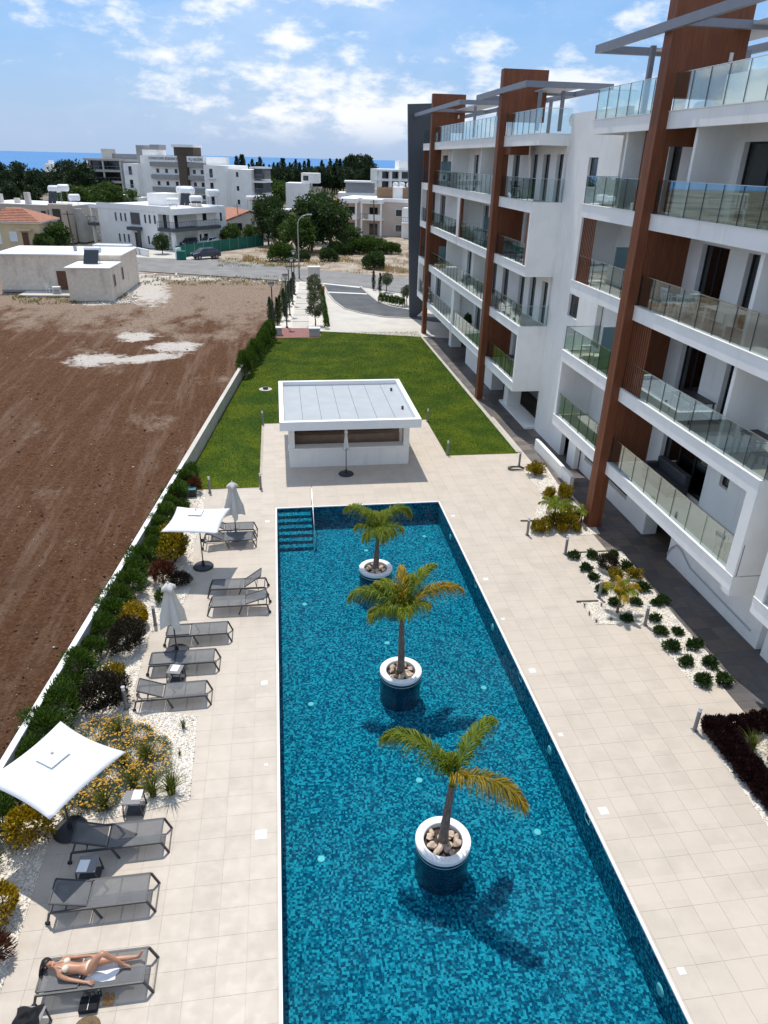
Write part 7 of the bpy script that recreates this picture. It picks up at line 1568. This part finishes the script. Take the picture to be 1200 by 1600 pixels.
# towel under her hips
def cloth(name, c, rx, ry, h, mat, seed, label=None, cat=None, n=22, power=2.2):
    r = random.Random(seed); ph = [r.uniform(0, 6.28) for _ in range(8)]; V = []; F = []
    for i in range(n+1):
        for j in range(n+1):
            u, v = -1+2*i/n, -1+2*j/n; d = (abs(u)**power+abs(v)**power)**(1/power); edge = 1+0.10*math.sin(5*math.atan2(v, u)+ph[0])
            z = h*max(0.0, 1-d**2.5)*(0.55+0.25*math.sin(4.1*u+ph[1]+2*v)+0.22*math.sin(6.3*v+ph[2]-2.2*u)+0.12*math.sin(11*u+ph[3])*math.cos(9*v+ph[4]))
            V.append((c[0]+u*rx*edge, c[1]+v*ry*edge, c[2]+max(0.004, z)))
    for i in range(n):
        for j in range(n): a = i*(n+1)+j; F.append((a, a+n+1, a+n+2, a+1))
    o = MB().add(V, F).build(name, M[mat], None, True); so = o.modifiers.new('thick', 'SOLIDIFY'); so.thickness = 0.008
    if label: tag(o, label, cat)
    return o
q_ = K(640, 672, .37); cloth('towel', (q_.x, q_.y+0.0, 0.352), 0.27, 0.17, 0.03, 'fabric_white', 3, 'white towel spread under the sunbather on the lounger', 'towel')
cloth('dark_clothes', (-4.76, 7.57, 0.421), 0.21, 0.20, 0.16, 'fabric_black', 5, 'black clothes heaped on the side table beside the sunbather', 'clothes')
cloth('beach_towel', (-4.74, 7.36, 0.40), 0.19, 0.12, 0.17, 'fabric_blue', 8, 'crumpled light blue towel hanging off the side table', 'towel')
bag = empty('beach_bag', K(560, 890, 0)); q_ = K(560, 890, 0); MB().box(q_.x-0.16, q_.x+0.16, q_.y-0.13, q_.y+0.13, 0.0, 0.11).build('body', M['fabric_black'], bag, bevel=0.02); MB().box(q_.x-0.004, q_.x+0.004, q_.y-0.12, q_.y+0.12, 0.110, 0.113).build('zip', M['galvanised'], bag); MB().path([(q_.x-0.13, q_.y+0.12, 0.10), (q_.x-0.11, q_.y+0.17, 0.13), (q_.x+0.05, q_.y+0.17, 0.13), (q_.x+0.09, q_.y+0.12, 0.10)], 0.008, 6).build('handle', M['fabric_black'], bag); tag(bag, 'small black bag on the deck next to the sunbather lounger', 'bag')
q_ = K(628, 825, 0); bo = empty('water_bottle', q_); MB().lathe([(0.001, 0), (0.032, 0), (0.034, 0.02), (0.034, 0.14), (0.014, 0.18), (0.013, 0.20), (0.001, 0.20)], (q_.x, q_.y, 0), 14).build('bottle', M['door_glass'], bo, True); MB().cyl((q_.x, q_.y), 0.016, 0.2, 0.222, 10).build('cap', M['plastic_white'], bo); tag(bo, 'small clear water bottle standing beside the black bag', 'bottle')
for (x, y, w_) in ((660, 850, 'left'), (696, 852, 'right')):
    q_ = K(x, y, 0); t = empty('sandal', q_); MB().prism([(q_.x-0.035, q_.y-0.10), (q_.x+0.035, q_.y-0.11), (q_.x+0.045, q_.y+0.02), (q_.x+0.035, q_.y+0.12), (q_.x-0.02, q_.y+0.12), (q_.x-0.045, q_.y+0.02)], 0.0, 0.022).build('sole', M['sandal_tan'], t, bevel=0.006); MB().path([(q_.x-0.04, q_.y+0.02, 0.02), (q_.x, q_.y+0.04, 0.06), (q_.x+0.042, q_.y+0.02, 0.02)], 0.010, 6).build('strap', M['sandal_tan'], t); tag(t, 'tan sandal on the deck beside the black bag, %s one' % w_, 'sandal', 'pair of tan sandals')
q_ = K(540, 1040, 0); t = empty('sun_hat', q_); MB().lathe([(0.24, 0.01), (0.20, 0.02), (0.11, 0.03), (0.105, 0.10), (0.08, 0.135), (0.001, 0.145)], (q_.x, q_.y, 0), 24).build('crown', M['hat_brown'], t, True); MB().lathe([(0.113, 0.035), (0.110, 0.06)], (q_.x, q_.y, 0), 24).build('band', M['fabric_black'], t, True); tag(t, 'brown straw hat lying on the deck at the bottom picture edge', 'hat')

# ------------------------------------------------------------------ furniture on the balconies
zf = [z-0.02 for z in zA]; zg = [z-0.02 for z in zB]
chair('white metal chair facing the railing on the top balcony behind the near fin', (13.35, 21.9, zf[3]), 1.4, 'plastic_white'); chair('white metal chair beside the dark door on the top balcony', (13.5, 20.9, zf[3]), 2.6, 'plastic_white'); table('round edged grey table on the top balcony behind the glass', (13.6, 19.6, zf[3]), 0, 0.8, 0.8, 0.72, 'charcoal_metal'); chair('dark chair at the right end of the top balcony', (13.5, 18.5, zf[3]), -1.2, 'charcoal_metal')
chair('white chair nearest the brown wall on the third floor balcony', (13.35, 23.3, zf[2]), 1.7, 'plastic_white'); chair('white chair second from the brown wall on the third floor balcony', (13.5, 22.6, zf[2]), -1.5, 'plastic_white'); chair('white framed chair with dark seat on the third floor balcony', (13.4, 21.4, zf[2]), 1.2, 'pale_grey_paint'); table('long white table on the third floor balcony', (13.55, 20.3, zf[2]), 0, 0.8, 1.3, 0.74, 'plastic_white'); table('small white table between the white chairs on the third floor balcony', (13.75, 22.9, zf[2]), 0, 0.6, 0.6, 0.7, 'plastic_white')
table('black table behind the glass on the second floor balcony', (13.65, 21.2, zf[1]), 0, 0.85, 1.4, 0.74, 'black_metal'); chair('black chair at the near end of the second floor balcony', (13.35, 16.9, zf[1]), 1.3, 'black_metal'); table('folding dark table at the near end of the second floor balcony', (13.7, 17.6, zf[1]), 0.1, 0.6, 0.9, 0.72, 'black_metal')
for x_, y_, mt, w_ in ((14.30, 17.55, 'plastic_blue', 'blue'), (14.30, 17.25, 'plastic_yellow', 'yellow')):
    t = empty('broom', (x_, y_, zf[1])); MB().tube((x_-0.06, y_, zf[1]+0.05), (x_+0.05, y_, zf[1]+1.35), 0.014, None, 8).build('handle', M[mt], t); MB().box(x_-0.12, x_+0.0, y_-0.14, y_+0.14, zf[1], zf[1]+0.09).build('head', M['charcoal_metal'], t); tag(t, '%s handled broom leaning against the second floor balcony wall' % w_, 'broom')
sf = empty('sofa', (14.0, 22.3, zf[0])); MB().box(13.55, 14.35, 21.3, 23.3, zf[0], zf[0]+0.42).build('base', M['charcoal_metal'], sf, bevel=0.05); MB().box(14.1, 14.36, 21.3, 23.3, zf[0]+0.421, zf[0]+0.85).build('backrest', M['charcoal_metal'], sf, bevel=0.05); MB().box(13.55, 14.09, 23.1, 23.31, zf[0]+0.421, zf[0]+0.65).build('armrest', M['charcoal_metal'], sf, bevel=0.04); tag(sf, 'dark grey sofa on the first floor balcony behind the glass', 'sofa')
chair('grey plastic chair at the near end of the first floor balcony', (13.15, 17.0, zf[0]), 1.6, 'plastic_grey'); table('black table on the first floor balcony beyond the fin', (13.6, 26.6, zf[0]), 0, 0.8, 1.2, 0.74, 'black_metal'); table('white bench table on the second floor balcony beyond the fin', (13.5, 29.2, zf[1]), 0, 0.5, 1.4, 0.45, 'plastic_white'); chair('white chair behind the slats on the third floor balcony beyond the fin', (13.5, 28.6, zf[2]), 1.0, 'plastic_white')
chair('dark chair on the top balcony of the second bay', (13.2, 41.2, zg[3]), 1.2, 'charcoal_metal'); table('white table on the top balcony of the second bay', (13.1, 40.4, zg[3]), 0, 0.6, 0.6, 0.6, 'plastic_white'); chair('dark chair on the third floor balcony of the second bay', (13.2, 39.6, zg[2]), 1.5, 'charcoal_metal'); chair('dark chair on the first floor balcony of the second bay', (13.2, 38.6, zg[0]), 1.5, 'charcoal_metal'); table('dark table on the first floor balcony of the second bay', (13.3, 39.8, zg[0]), 0, 0.7, 0.7, 0.72, 'charcoal_metal')
chair('dark chair on the third floor balcony of the far bay', (13.2, 53.6, zg[2]), 1.5, 'charcoal_metal'); chair('second dark chair on the third floor balcony of the far bay', (13.2, 55.2, zg[2]), -1.2, 'charcoal_metal')
t = dark.put('dark potted plant on the first floor balcony of the far bay', 'potted plant', (13.3, 49.9, zg[0]), 0.9, sz=1.8)
hq = G(806, 733); m = MB(); pts = []
for k in range(44):
    a = k*0.42; rr_ = 0.30+0.05*math.sin(k*0.9); pts.append((hq.x+rr_*math.cos(a)*1.2, hq.y+rr_*math.sin(a)*0.8, 0.02+0.0016*k))
pts += [(hq.x+0.7, hq.y+0.25, 0.03), (hq.x+1.2, hq.y+0.1, 0.03)]
tag(MB().path(pts, 0.014, 6).build('garden_hose', M['fabric_black'], None, True), 'coiled dark garden hose on the deck beside the first golden shrub', 'hose')
# two small birds of the photograph are specks in the sky and are left out
